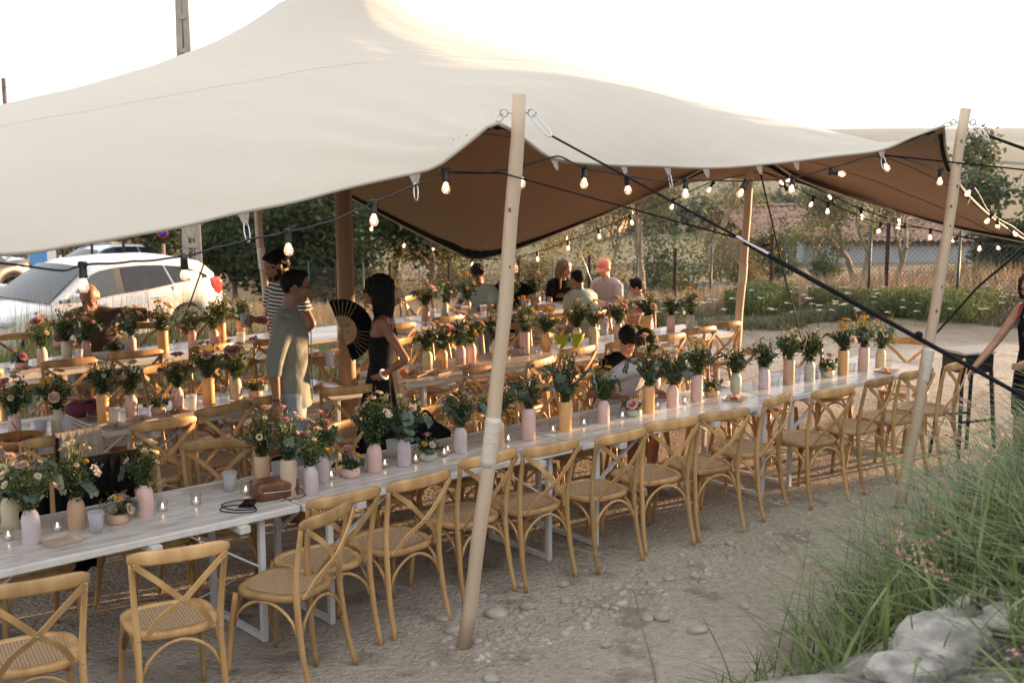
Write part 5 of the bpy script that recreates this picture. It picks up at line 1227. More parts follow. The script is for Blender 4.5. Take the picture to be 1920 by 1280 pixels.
PROT = {
 'A': ('eucalyptus, daisies and peach roses', bouquet_proto(1, .25, .24, ['daisy','peach','daisy_s','cream','daisy','peach_s','cream_s','pink_s'], 'mix', 6, 2)),
 'B': ('pink lisianthus and white daisies', bouquet_proto(2, .27, .22, ['pink','cream_s','daisy','rose','cream','pink_s','daisy_s','ranunc'], 'dark', 3, 3)),
 'C': ('white asters and dark greenery', bouquet_proto(3, .23, .19, ['daisy','daisy_s','daisy_s','daisy','cream_s','white_c','daisy_s'], 'dark', 2, 4)),
 'D': ('golden grasses with yellow yarrow', bouquet_proto(4, .24, .19, ['yellow','yellow','yellow_s','daisy_s','thistle','yellow_s'], 'mix', 3, 12)),
 'E': ('one big pink dahlia among leaves', bouquet_proto(5, .24, .21, ['peach','cream','pink_big','cream_s','peach_s','daisy','yellow_s'], 'mix', 2, 3)),
 'F': ('cream and white blooms with grasses', bouquet_proto(6, .24, .22, ['cream','daisy','ranunc','cream_s','daisy_s','yellow_s','ranunc','white_c'], 'mix', 2, 5)),
 'G': ('yellow yarrow and peach roses', bouquet_proto(7, .23, .20, ['yellow','peach','yellow_s','peach_s','yellow','cream_s','yellow_s','peach'], 'dark', 1, 3)),
 'H': ('blue thistle and wispy filler', bouquet_proto(8, .25, .20, ['thistle','thistle','pink_s','white_c','thistle','daisy_s'], 'mix', 4, 5)),
 'I': ('dense dusty-pink roses', bouquet_proto(9, .21, .20, ['pink','peach','cream_s','cream','daisy_s','peach_s','pink_s','peach','yellow_s'], 'dark', 2, 2)),
 'S': ('short mixed blooms', bouquet_proto(10, .10, .15, ['pink','yellow_s','cream_s','thistle','peach_s','yellow_s'], 'mix', 2, 2, .45)),
 'T': ('one pale pink dahlia and white blooms', bouquet_proto(12, .09, .14, ['white_c','yellow_s','pink_big','cream_s','cream'], 'mix', 1, 1, .4)),
}
for k, sd_ in (('A',31),('C',33),('F',36),('G',37),('I',39),('H',38)):
    fl = {'A': ['peach','daisy_s','daisy','cream','peach_s','daisy','pink_s'], 'C': ['daisy_s','daisy','white_c','daisy_s','cream_s','daisy'], 'F': ['ranunc','cream','daisy','cream_s','white_c','peach_s','daisy_s'], 'G': ['yellow','yellow_s','peach','daisy_s','yellow','peach_s','cream_s'], 'I': ['peach','cream','pink_s','peach_s','pink','daisy_s','yellow_s'], 'H': ['thistle','white_c','pink_s','daisy_s','thistle','thistle']}[k]
    PROT[k+'2'] = (PROT[k][0], bouquet_proto(sd_, .22+.03*(sd_%3), .17+.025*(sd_%4), fl, 'mix', sd_%4+1, 2+sd_%5, .85))
firstp = {}; nz = random.Random(5)
ORD = ['first','second','third','fourth','fifth','sixth','seventh','eighth','ninth','tenth','eleventh','twelfth','thirteenth','fourteenth','fifteenth','sixteenth','seventeenth','eighteenth','nineteenth','twentieth','twenty-first','twenty-second','twenty-third','twenty-fourth','twenty-fifth','twenty-sixth']
def put_bouquet(k, x, y, z, rz, label, grp, sc=1.0):
    if k+'2' in PROT and int(x*37+y*11)%2: k = k+'2'
    d, pr_ = PROT[k]; o = pr_ if k not in firstp else copy_tree(pr_); firstp[k] = 1
    place(o, (x,y,z), rz, label, grp, (sc*nz.uniform(.9,1.1),sc,sc*nz.uniform(.9,1.2)))
TZ = .7485
VR = {'front': [('cream',-3.45,.62,'A'),('lilac',-3.45,.32,'A'),('tan',-3.19,.40,'F'),('pink',-2.83,.37,'F'),('tan',-2.10,.42,'B'),('beige',-2.06,.20,'B'),('lilac',-1.94,.16,'E'),('lilac',-1.76,.33,'B'),('pink',-1.40,.32,'C'),('lilac',-1.18,.32,'A'),('lilac',-.72,.35,'H'),('tan',-.42,.34,'F'),('pink',-.16,.33,'H'),('orange',.19,.35,'H'),('pink',.56,.35,'D'),('orange',1.04,.37,'A'),('pink',1.32,.39,'A'),('pink',1.60,.40,'D'),('sage',2.06,.40,'C'),('lilac',2.40,.39,'C'),('tan',2.68,.36,'C'),('sage',2.93,.34,'C'),('orange',3.38,.33,'G'),('pink',3.65,.31,'D'),('cream',3.89,.30,'F')],
 'middle': [('pink',-2.73,2.6,'E'),('cream',-2.46,2.55,'G'),('orange',-2.08,2.69,'F'),('pink',-1.88,2.67,'F'),('pink',-1.51,2.70,'I'),('orange',-1.25,2.72,'I'),('cream',-1.03,2.71,'E'),('cream',.81,2.74,'F'),('orange',1.0,2.77,'E'),('pink',1.19,2.76,'I'),('pink',1.34,2.80,'I'),('cream',1.65,2.82,'E'),('pink',1.98,2.81,'G'),('orange',2.28,2.84,'G'),('pink',2.69,2.86,'F'),('cream',2.88,2.83,'G'),('pink',3.21,2.82,'I'),('orange',3.65,2.84,'G'),('pink',4.02,2.86,'F'),('sage',4.23,2.78,'G')],
 'back': [('pink',-1.62,5.08,'E'),('sage',-1.34,5.25,'H'),('pink',-1.17,5.22,'I'),('pink',-.76,5.18,'I'),('orange',-.51,5.05,'G'),('pink',-.18,5.12,'C'),('pink',.03,5.09,'C'),('orange',.13,5.14,'C'),('orange',.41,5.26,'C'),('tan',2.53,5.07,'I'),('sage',2.90,5.21,'C'),('tan',3.20,5.18,'G'),('pink',3.75,5.10,'I'),('tan',4.18,5.15,'I')]}
TALL = {('front',12):'tall',('front',17):'tall',('front',22):'tall',('front',23):'tall',('front',20):'tall',('front',5):'tall',('front',4):'tall',('middle',12):'tall',('middle',15):'bottle'}
nz = random.Random(3)
for row, lst in VR.items():
    for i, (c, s, t, bk) in enumerate(lst):
        kind = TALL.get((row,i)) or ('tall' if c == 'orange' and row != 'middle' or (c == 'orange' and i in (2,5,17)) else 'bottle')
        x, y, _ = W(s, t); sh = 'tall straight' if kind == 'tall' else 'rounded bottle'
        v = obj('vase', vase_me(kind, c), loc=(x,y,TZ), rot=(0,0,nz.uniform(0,6))); sc = nz.uniform(.96,1.05); v.scale = (sc,sc,sc)
        tag(v, f'{sh} {c} vase, {ORD[i]} from the left on the {row} row', 'vase', f'painted vases on the {row} row')
        put_bouquet(bk, x, y, TZ+VTOP[kind]*sc, nz.uniform(0,6.28), f'bouquet of {PROT[bk][0]}, {ORD[i]} from left on {row} row', f'bouquets on the {row} row', nz.uniform(1.0,1.16)*(.80 if (row == 'front' and i in (4,5,6,7)) else 1))
BW = {'front': [('tan',-2.99,.35,'T'),('pink',-1.57,.32,'S'),('sage',-.99,.33,'S'),('sage',.87,.35,'T'),('tan',1.83,.44,'S'),('cream',3.19,.35,'S')], 'middle': [('tan',-1.68,2.66,'S'),('tan',-.85,2.73,'T'),('pink',3.46,2.82,'T')], 'back': [('pink',-1.79,5.12,'T'),('tan',-.93,5.18,'S')]}
for row, lst in BW.items():
    for i, (c, s, t, bk) in enumerate(lst):
        x, y, _ = W(s, t); v = obj('bowl_vase', vase_me('bowl', c), loc=(x,y,TZ)); tag(v, f'low round {c} bowl vase, {ORD[i]} such from the left on the {row} row', 'bowl vase', f'low bowl vases on the {row} row')
        put_bouquet(bk, x, y, TZ+.04, nz.uniform(0,6.28), f'low posy of {PROT[bk][0]}, {ORD[i]} bowl of the {row} row', f'low posies on the {row} row')

for k, (d, pr_) in list(PROT.items()):      # arrangements that ended up on no table
    if k not in firstp:
        for c in list(pr_.children): bpy.data.objects.remove(c)
        bpy.data.objects.remove(pr_); del PROT[k]

# ================================================================== TABLEWARE
def glass_cup(r0, r1_, h, w=.0018):
    return MB().lathe([(0,.0),(r0,0),(r1_,h),(r1_-w,h),(r0-w,.006),(0,.006)], 20)
m_tum = glass_cup(.030,.036,.078).mesh('tumbler'); m_tum.materials.append(M['glass'])
m_can = glass_cup(.027,.030,.066).mesh('candle_glass'); m_can.materials.append(M['glass'])
m_wax = MB().lathe([(0,.004),(.019,.004),(.019,.020),(.016,.022),(0,.019)], 16).mesh('tealight'); m_wax.materials.append(M['wax'])
m_fl = MB().lathe([(0,.020),(.0045,.026),(.005,.032),(.002,.043),(0,.048)], 8).mesh('flame'); m_fl.materials.append(M['flame'])
m_cup = glass_cup(.029,.041,.112).mesh('frosted_cup'); m_cup.materials.append(M['frost'])
def drink(m, h, a=.0275, b=.041): me = MB().lathe([(0,.007),(a,.007),(a+(b-.003-a)*h/.112,h),(0,h)], 16).mesh('drink'); me.materials.append(m); return me
m_cola, m_orng = drink(M['cola'],.055), drink(M['orange_drink'],.04)
m_wine = MB().lathe([(0,0),(.032,0),(.030,.003),(.005,.008),(.0035,.02),(.0035,.075),(.010,.086),(.030,.105),(.035,.130),(.030,.158),(.0285,.158),(.033,.130),(.028,.107),(0,.090)], 20).mesh('wine_glass'); m_wine.materials.append(M['glass'])
m_wl = MB().lathe([(0,.091),(.026,.108),(.031,.120),(0,.120)], 16).mesh('wine'); m_wl.materials.append(M['wine'])
def plate_mesh():
    mb = MB(); a, b = .085, .068; V = [(sx*q,sy*q,z) for q,z in ((b,.0),(a,.016),(a,.019),(b,.004)) for sx,sy in ((-1,-1),(1,-1),(1,1),(-1,1))]; F = [(r*4+k, r*4+(k+1)%4, (r+1)*4+(k+1)%4, (r+1)*4+k) for r in range(3) for k in range(4)]+[(3,2,1,0),(12,13,14,15)]
    mb.add(V, F, 0, False); me = mb.mesh('plate'); me.materials.append(M['kraft']); return me
m_plate = plate_mesh()
def near_vase(row, s, t):
    l = VR[row]; i = min(range(len(l)), key=lambda k: abs(l[k][1]-s)); side = 'left' if s < l[i][1] else 'right'; return f'{side} of the {l[i][0]} vase'
TW = {'tealight': ('tealight in clear glass', 'candle'), 'tumbler': ('clear tumbler', 'glass'), 'cup': ('frosted cup', 'cup'), 'wine': ('stemmed wine glass', 'wine glass')}
ITEMS = {'front': {'tealight': [(-3.52,.45),(-3.28,.43),(-2.72,.40),(-2.53,.39),(-2.22,.40),(-1.68,.36),(-1.29,.37),(-1.08,.34),(-.85,.35),(-.79,.39),(-.31,.36),(.09,.36),(.39,.37),(.76,.36),(1.20,.43),(1.46,.39),(1.73,.45)], 'cup': [(-3.14,.27),(-2.26,.51),(-1.94,.52),(-1.12,.53)], 'wine': [(-3.07,.24),(-2.67,.52),(1.70,.26)], 'tumbler': [(-1.87,.38),(2.27,.36),(2.57,.41),(2.79,.37),(3.29,.38),(3.55,.36),(3.98,.28),(3.78,.42)]},
 'middle': {'cup': [(-2.42,2.49),(-2.05,2.56),(-1.44,2.62),(-2.59,2.51)], 'wine': [(-2.55,2.74),(-1.59,2.62),(-1.17,2.62)], 'tumbler': [(-2.52,2.66),(-2.15,2.74),(-1.82,2.60),(-1.12,2.74),(.50,2.66),(.64,2.62),(.70,2.80),(.92,2.72),(1.12,2.68),(1.28,2.68),(1.75,2.84),(1.90,2.78),(2.18,2.85),(2.80,2.82),(3.02,2.84),(3.14,2.88),(-1.38,2.65),(-2.65,2.64),(-2.88,2.55),(4.33,2.82),(3.86,2.9)], 'tealight': [(-1.34,2.78),(2.10,2.74),(1.70,2.72),(.87,2.84)]},
 'back': {'cup': [(-1.27,5.14),(-.80,5.28),(.28,5.02),(2.72,5.2),(3.08,5.08),(3.3,5.02),(3.95,5.05),(4.05,5.22)], 'tumbler': [(-1.47,5.18),(-1.24,5.28),(-.39,5.10),(-.30,5.2),(2.93,5.08),(2.3,5.1),(1.9,5.2),(2.05,5.0)], 'tealight': [(-1.91,5.12),(-1.68,5.08),(-.65,5.2)], 'wine': [(3.45,5.2),(2.2,5.25)]}}
for row, kinds in ITEMS.items():
    for kind, pts in kinds.items():
        pts = sorted(pts)
        for i, (s, t) in enumerate(pts):
            x, y, _ = W(s, t); me = {'tealight': m_can, 'tumbler': m_tum, 'cup': m_cup, 'wine': m_wine}[kind]
            o = obj({'tealight':'candle_glass','tumbler':'tumbler','cup':'frosted_cup','wine':'wine_glass'}[kind], me, loc=(x,y,TZ), rot=(0,0,i)); extra = ''
            if kind == 'tealight': obj('tealight', m_wax, parent=o); obj('flame', m_fl, parent=o) if row == 'front' else None
            if kind == 'wine': obj('wine', m_wl, parent=o) if i != 2 else None
            if (row, kind) == ('front','cup') and s > -1.5: obj('drink', m_orng, parent=o); extra = ' of amber drink'
            if (row, kind) == ('middle','cup') and s < -2.5: obj('drink', m_cola, parent=o); extra = ' of dark drink'
            if (row, kind) == ('middle','tumbler') and abs(s-.50) < .01: obj('drink', m_orng, parent=o); extra = ' of orange drink'; o.scale = (1.1,1.1,1.5)
            tag(o, f'{TW[kind][0]}{extra}, {near_vase(row,s,t)}, {ORD[i]} such on the {row} row', TW[kind][1], f'{TW[kind][0]}s on the {row} row')
def sushi(root, k):
    if k == 'shrimp':
        for i in range(3): mb = MB(); mb.tube(bez([(-.02+i*.022,.02,.01),(-.01+i*.022,.0,.035),(.005+i*.022,-.025,.012)],4), [.006,.008,.010,.011,.011,.009,.007,.005,.003][:9], 8); mb.build('shrimp', M['shrimp'], root)
        MB().beam((-.07,-.02,.012),(-.02,.01,.02),.05,.012,bev=.004).build('skewer_meat', M['food'], root); MB().tube([(.02,.03,.02),(.07,.07,.075)], .0025, 6).build('pick', M['wax'], root)
    elif k == 'napkin':
        mb = MB(); rr = random.Random(4)
        for i in range(7): a = rr.uniform(0,6); mb.add([(0,0,.01),(.05*math.cos(a),.05*math.sin(a),.012),(.045*math.cos(a+.7),.045*math.sin(a+.7),.05+rr.uniform(-.02,.02)),(.01,.01,.045)], [(0,1,2,3)], 0, False)
        mb.build('crumpled_napkin', mat('brown_paper', (.36,.23,.16), .8, .2, 30), root)
    elif k == 'cake': MB().box((0,0,.02),(.03,.03,.03),bev=.006).build('cake_piece', mat('yellow_cake', (.62,.36,.10), .8), root)
    elif k == 'crumbs':
        mb = MB(); rr = random.Random(2); [mb.ell((rr.uniform(-.04,.04), rr.uniform(-.04,.04), .008), .006*rr.uniform(.5,1.3), 6, 4) for _ in range(8)]; mb.build('crumbs', M['food'], root)['kind'] = 'stuff'
for s, t, rz, k, lab in [(-3.34,.24,.1,None,'empty square kraft plate beside the lilac vase at the front left'),(-3.62,.62,.2,'crumbs','square kraft plate cut off at the left edge of the front row'),(1.86,.24,.4,'shrimp','square plate with shrimp and skewer on the front row, before the sage vase'),(3.74,.14,.1,'cake','square plate with a small yellow cake near the end of the front row'),
    (-2.10,2.46,.3,'crumbs','square plate with crumbs in front of the tall orange vase, middle row'),(-1.88,2.52,.2,'crumbs','square plate below the pink vase of the middle row, sunlit'),(-1.59,2.56,.1,'napkin','square plate with crumpled brown napkin on the middle row'),(-1.02,2.60,.2,'crumbs','square plate just left of the man in sage, middle row'),(-.36,2.62,.3,'napkin','plate heaped with napkins at the corner by the centre pole'),(.58,2.62,.4,'napkin','dark napkin plate beside the orange drink'),(.80,2.58,.2,'crumbs','square plate in front of the cream vase, middle row'),(1.16,2.60,.1,'crumbs','square plate left of the front pole, middle row'),(-1.80,5.00,.1,'crumbs','square plate before the small bowl vase, back row'),(.44,5.08,.3,'napkin','plate with brown scraps by the man in stripes, back row')]:
    x, y, _ = W(s, t); o = obj('square_plate', m_plate, loc=(x,y,TZ), rot=(0,0,ROW+rz)); tag(o, lab, 'plate', 'square kraft plates'); sushi(o, k) if k else None
# salt and pepper
m_sh = MB().lathe([(0,0),(.012,0),(.013,.03),(.009,.038),(0,.038)], 10).mesh('salt_shaker'); m_sh.materials.append(M['frost']); m_shc = MB().lathe([(.009,.038),(.010,.046),(.006,.052),(0,.053)], 10).mesh('cap'); m_shc.materials.append(M['steel'])
for i, (s, t, lab) in enumerate([(1.16,.41,'left one of the shaker pair by the orange vase'),(1.19,.43,'right one of the shaker pair by the orange vase'),(3.06,.36,'left shaker beside the cream bowl vase, front row'),(3.09,.38,'right shaker beside the cream bowl vase, front row'),(3.36,2.84,'left shaker near the pink bowl vase, middle row'),(3.40,2.86,'right shaker near the pink bowl vase, middle row'),(-.86,5.1,'left shaker of the back row pair'),(-.83,5.12,'right shaker of the back row pair')]):
    x, y, _ = W(s, t); o = obj('shaker', m_sh, loc=(x,y,TZ)); obj('cap', m_shc, parent=o); tag(o, 'small '+lab, 'shaker', 'salt and pepper shakers')
# phone with cord, brown bag
x, y, _ = W(-2.31,.21); ph = empty('smartphone', (x,y,TZ), ROW-.75, 'black smartphone with a looped black neck cord lying by the brown bag', 'phone')
MB().box((0,0,.006),(.078,.155,.009),bev=.003).build('case', mat('phone_case', (.03,.025,.02), .4), ph); MB().box((0,0,.0115),(.070,.146,.0015),bev=.0005).build('screen', mat('phone_screen', (.006,.006,.008), .06), ph)
MB().tube(bez([(-.03,.07,.008),(-.09,.05,.006),(-.14,-.02,.006),(-.10,-.09,.006),(-.02,-.12,.006),(.06,-.10,.008),(.03,-.05,.014),(-.05,-.06,.014),(-.11,-.07,.010),(-.12,-.13,.006),(-.03,-.17,.006),(.07,-.14,.006),(.05,-.06,.006),(.02,-.07,.009)], 6), .0032, 6).build('neck_cord', M['black_rope'], ph)
x, y, _ = W(-2.13,.24); bg_ = empty('handbag', (x,y,TZ), ROW-.15, 'small glossy brown leather bag with a zip on the front table', 'bag')
def soft_box(d, seed, mats, name, parent, e=.45, loc=(0,0,0)):
    mb = MB(); mb.ell((0,0,0), (1,1,1), 32, 20); me = mb.mesh(name)
    for v in me.vertices:
        c = v.co.copy(); q = Vector([math.copysign(abs(k)**e, k) for k in c]); n_ = noise.noise(c*2.3+Vector((seed,0,0)))*.10; v.co = Vector((q.x*d[0]/2*(1+n_), q.y*d[1]/2*(1+n_), q.z*d[2]/2*(1+n_*1.3)))
    me.update(); return obj(name, me, mats, parent, loc)
soft_box((.25,.15,.11), 1, M['leather'], 'body', bg_, .35, (0,0,.055)); MB().tube(bez([(-.125,-.05,.05),(-.06,-.079,.055),(.06,-.079,.05),(.12,-.055,.052)],5), .0035, 6).build('zip', M['steel'], bg_)
MB().tube(bez([(.12,0,.06),(.16,-.02,.02),(.15,-.07,.006),(.10,-.10,.004),(.0,-.10,.004)],5), .004, 6).build('strap', M['leather'], bg_)
x, y, _ = W(-2.10,2.93); pb = empty('clutch_bag', (x,y,TZ), ROW, 'patterned red and navy fabric clutch on the middle table', 'bag')
red = mat('red_ikat_cloth', (.25,.03,.04), .85, vscale=14, col2=(.03,.03,.09), bump=.3, bscale=40); soft_box((.30,.16,.12), 3, red, 'body', pb, .7, (0,0,.06))
MB().tube(bez([(-.14,-.02,.075),(0,-.055,.11),(.14,-.02,.07)],5), .006, 6).build('zip', M['black_cloth'], pb)
# wooden salad bowl
x, y, _ = W(-2.83,2.22); wb = empty('wooden_bowl', (x,y,TZ), .3, 'large wooden salad bowl with leftovers on the middle table at the left edge', 'bowl')
MB().lathe([(0,0),(.07,0),(.13,.04),(.165,.095),(.160,.097),(.12,.05),(.0,.018)], 28).build('bowl', mat('varnished_bamboo', (.42,.20,.07), .35, .3, 6, stretch=(1,1,4)), wb)
mb = MB(); rr = random.Random(9)
for i in range(60): a = rr.uniform(0,6.28); q = .11*math.sqrt(rr.random()); mb.ell((q*math.cos(a), q*math.sin(a), .055+rr.uniform(-.01,.015)), (.014,.011,.007), 6, 4)
mb.build('salad', M['food'], wb)['kind'] = 'stuff'; MB().tube([(.02,.02,.06),(-.05,.10,.17)], .004, 6).build('server', mat('red_plastic', (.45,.03,.02), .4), wb)
# lime holders
def petal_cup(s, t, lab, rz):
    x, y, _ = W(s, t); root = empty('lime_scoop', (x,y,TZ), rz, lab, 'dish', 'lime green dishes'); V = []; F = []; n = 16; m_ = 8
    for i in range(m_+1):
        v = i/m_; r_ = .008+.052*math.sin(min(1,v*1.05)*math.pi/2)**1.0
        for k in range(n): a = 2*math.pi*k/n; h = .125*v+(.022*math.cos(a)**2*v); V.append((r_*math.cos(a)*1.25*(1+.1*v*math.cos(a)**2), r_*math.sin(a)*.75, h))
    F = [(i*n+k, i*n+(k+1)%n, (i+1)*n+(k+1)%n, (i+1)*n+k) for i in range(m_) for k in range(n)]; mb = MB(); mb.add(V, F+[tuple(range(n-1,-1,-1))], 0, True); mb.build('cup', M['lime'], root)
petal_cup(2.44,2.80,'left lime-green scoop dish on the middle row',ROW-.6); petal_cup(2.57,2.74,'right lime-green scoop dish on the middle row',ROW-.4)

# jacket over a chair, black clothes
def drape(name, label, cat, s, t, rz, w, front, back, m, zt=.905, seed=0, sub=None):
    x, y, _ = W(s, t); root = empty(name, (x,y,0), rz, label, cat); nu, nv = 28, 30; V = []
    for j in range(nv+1):
        v = j/nv; L_ = v*(front+back+.06); 
        for i in range(nu+1):
            u = i/nu-.5; fold = .014*math.sin(u*34+seed+v*1.5)*min(1,abs(L_-front-.03)*5)+.006*math.sin(u*71+v*5)
            if L_ < front: yy, zz = -.033-fold-.02*(1-L_/front), zt-(front-L_)
            elif L_ < front+.06: a = (L_-front)/.06*math.pi; yy, zz = -.033*math.cos(a), zt+.018*math.sin(a)
            else: yy, zz = .033+fold+.02*(L_-front)/back, zt-(L_-front-.06)
            V.append((u*w*(1+.12*abs(zt-zz))+.01*math.sin(v*9+seed), yy, zz-.02*math.sin(u*9+seed)*abs(zt-zz)))
    F = [(j*(nu+1)+i, j*(nu+1)+i+1, (j+1)*(nu+1)+i+1, (j+1)*(nu+1)+i) for j in range(nv) for i in range(nu)]
    me = bpy.data.meshes.new('cloth'); me.from_pydata(V, [], F); me.update(); me.polygons.foreach_set('use_smooth', [True]*len(F)); obj('cloth', me, m, root)
    if sub: sub(root)
    return root
drape('jacket', 'beige jacket draped over the chair back at the left of the middle row', 'jacket', -2.60,1.84, ROW+.05, .30, .34, .3, mat('beige_cotton', (.42,.36,.28), .9, .08, 30, .3, 30), seed=1, sub=lambda r_: MB().beam((-.17,-.05,.55),(-.155,-.05,.90),.03,.012).build('dark_lining', M['black_cloth'], r_))
drape('black_cloth', 'black clothes hanging over the chair behind the tan bowl vase, reaching under the table', 'clothing', -3.02,1.10, ROW+math.pi, .44, .66, .25, M['black_cloth'], seed=3)
drape('dark_shawl', 'dark garment over the chair left of the black cloth, front row far side', 'clothing', -2.70,1.13, ROW+math.pi, .34, .45, .2, M['black_cloth'], seed=5)
x, y, _ = W(-.62,.86); bb = empty('black_backpack', (x,y,.48), ROW, 'black bag on a chair behind the lilac vase, partly hidden by flowers', 'bag'); soft_box((.36,.22,.34), 5, M['black_cloth'], 'body', bb, .6, (0,0,.18)); MB().tube(bez([(-.1,0,.33),(0,0,.44),(.1,0,.33)],5), .01, 6).build('handle', M['black_cloth'], bb)
x, y, _ = W(2.36,1.02); bb = empty('bag_straps', (x,y,.88), ROW, 'black bag strap lying over a chair back behind the tan vase', 'bag'); MB().tube(bez([(-.26,0,-.03),(-.1,.03,.02),(.02,0,.05),(.2,.03,.0),(.3,0,.02)],6), .009, 6).build('strap', M['black_rope'], bb); MB().tube(bez([(.02,0,.03),(.03,0,.09),(0,.02,.05)],5), .006, 6).build('loop', M['black_rope'], bb)
# ================================================================== PEOPLE
def remesh(mb, name, voxel, smooth_it=4, sm=.5):
    me = mb.mesh('tmp'); o = bpy.data.objects.new('tmp', me); COL.objects.link(o)
    m = o.modifiers.new('r', 'REMESH'); m.mode = 'VOXEL'; m.voxel_size = voxel
    s = o.modifiers.new('s', 'SMOOTH'); s.factor = sm; s.iterations = smooth_it
    dg = bpy.context.evaluated_depsgraph_get(); ev = o.evaluated_get(dg); r = bpy.data.meshes.new_from_object(ev); r.name = name
    bpy.data.objects.remove(o); bpy.data.meshes.remove(me)
    r.polygons.foreach_set('use_smooth', [True]*len(r.polygons)); r.materials.clear(); return r
def fold(me, fn):
    n = len(me.vertices); co = np.zeros(n*3, np.float32); me.vertices.foreach_get('co', co); no = np.zeros(n*3, np.float32); me.vertex_normals.foreach_get('vector', no)
    co = co.reshape(-1,3); no = no.reshape(-1,3); d = np.array([fn(*c) for c in co.tolist()]); co += no*d[:,None]; me.vertices.foreach_set('co', co.astype(np.float32).ravel()); me.update()
NN = noise.noise
def limb(mb, p, q, a, b, mid=None, n=12):
    """tapered limb with rounded ends"""
    p, q = Vector(p), Vector(q); d = q-p; L_ = d.length; u = d/L_; m = mid or (a+b)/2*1.04
    pts = [p-u*a*.75, p-u*a*.45, p, p+d*.33, p+d*.7, q, q+u*b*.45, q+u*b*.75]; rr = [a*.45, a*.85, a, m, (m+b)/2, b, b*.85, b*.45]
    mb.tube(pts, rr, n)
def hand(mb, w, d, nrm, side, curl=.35, k=1.0):
    """w wrist, d direction of hand, nrm palm normal"""
    w = Vector(w); d = Vector(d).normalized(); nrm = Vector(nrm); nrm = (nrm-d*nrm.dot(d)).normalized(); lat = d.cross(nrm)*side
    Mx = Matrix((lat, d, nrm)).transposed()
    mb.box(w+d*.045*k, (.076*k,.095*k,.026*k), Mx, 0, .010*k); mb.ell(w+d*.01*k, (.026*k,.03*k,.020*k), 10, 6, Mx)
    for i, (off, L_) in enumerate(((-.029,.066),(-.0095,.076),(.0105,.071),(.029,.056))):
        p = w+d*.082*k+lat*off*k; pts = [p-d*.02*k, p]; a = 0
        for s in range(3): a += curl*(1.0+.25*s)+.04*i; v = d*math.cos(a)+nrm*math.sin(a)+lat*off*1.2; p = p+v*L_*k/3; pts.append(p)
        mb.tube(pts, [.0095*k,.0092*k,.0085*k,.0078*k,.0062*k], 8)
    p = w+d*.022*k-lat*.032*k; v = (d*.62-lat*.62+nrm*.45).normalized(); v2 = (d*.9-lat*.1+nrm*.42).normalized(); mb.tube([w+d*.015*k, p, p+v*.034*k, p+v*.034*k+v2*.03*k], [.013*k,.0125*k,.0105*k,.008*k], 8)
def head_shape(mb, c, Rm, k=1.0, nose=1.0, jaw=1.0):
    f = lambda v: Vector(c)+Rm@(Vector(v)*k)
    mb.ell(f((0,-.008,.025)), (.075*k,.094*k,.092*k), 18, 14, Rm)        # skull
    mb.ell(f((0,.028,-.028)), (.058*k,.066*k,.078*k), 16, 12, Rm)        # face
    mb.ell(f((0,.052,-.083)), (.030*k*jaw,.026*k,.024*k), 12, 8, Rm)     # chin
    mb.ell(f((0,.020,-.068)), (.049*k*jaw,.052*k,.038*k), 12, 8, Rm)     # jaw
    mb.tube([f((0,.090,.018)), f((0,.104,-.008)), f((0,.116*1.0,-.026)), f((0,.098,-.036))], [.007*k,.009*k*nose,.0135*k*nose,.009*k], 8)
    for s in (-1,1):
        mb.ell(f((s*.012,.100,-.033)), (.008*k,.008*k,.006*k), 8, 6, Rm)
        mb.ell(f((s*.034,.070,-.020)), (.020*k,.018*k,.018*k), 10, 8, Rm)  # cheek
        mb.ell(f((s*.030,.083,.024)), (.022*k,.010*k,.007*k), 10, 6, Rm)   # brow
        mb.ell(f((s*.078,-.006,-.006)), (.008*k,.018*k,.031*k), 10, 8, Rm)   # ear
    mb.ell(f((0,.092,-.054)), (.021*k,.009*k,.0055*k), 10, 6, Rm); mb.ell(f((0,.090,-.063)), (.019*k,.009*k,.006*k), 10, 6, Rm)
def face_parts(root, c, Rm, k, lipm, closed=False):
    f = lambda v: Vector(c)+Rm@(Vector(v)*k)
    for s in (-1,1):
        mb = MB(); mb.ell(f((s*.030,.0835,.005)), (.0115*k,.008*k,(.003 if closed else .006)*k), 10, 6, Rm); mb.build('eye', EYE, root)
        mb = MB(); mb.tube([f((s*.014,.0945,.026)), f((s*.030,.0945,.031)), f((s*.048,.082,.025))], [.0022*k,.0030*k,.0018*k], 6); mb.build('eyebrow', M['hair_black'], root)
    mb = MB(); mb.ell(f((0,.0985,-.0585)), (.019*k,.0045*k,.006*k), 10, 6, Rm); mb.build('mouth', lipm, root)
EYE = mat('eye', (.05,.035,.03), .2); LIP = mat('lips', (.32,.10,.085), .5)
STAND = dict(pel=(0,0,.93), wai=(0,.005,1.08), che=(0,0,1.28), nek=(0,-.015,1.46), hd=(0,.02,1.625),
   shR=(.175,0,1.405), elR=(.225,-.03,1.12), wrR=(.245,.03,.87), shL=(-.175,0,1.405), elL=(-.225,-.03,1.12), wrL=(-.245,.03,.87),
   hiR=(.092,0,.90), knR=(.105,.015,.50), anR=(.11,-.02,.09), hiL=(-.092,0,.90), knL=(-.105,.015,.50), anL=(-.11,-.02,.09))
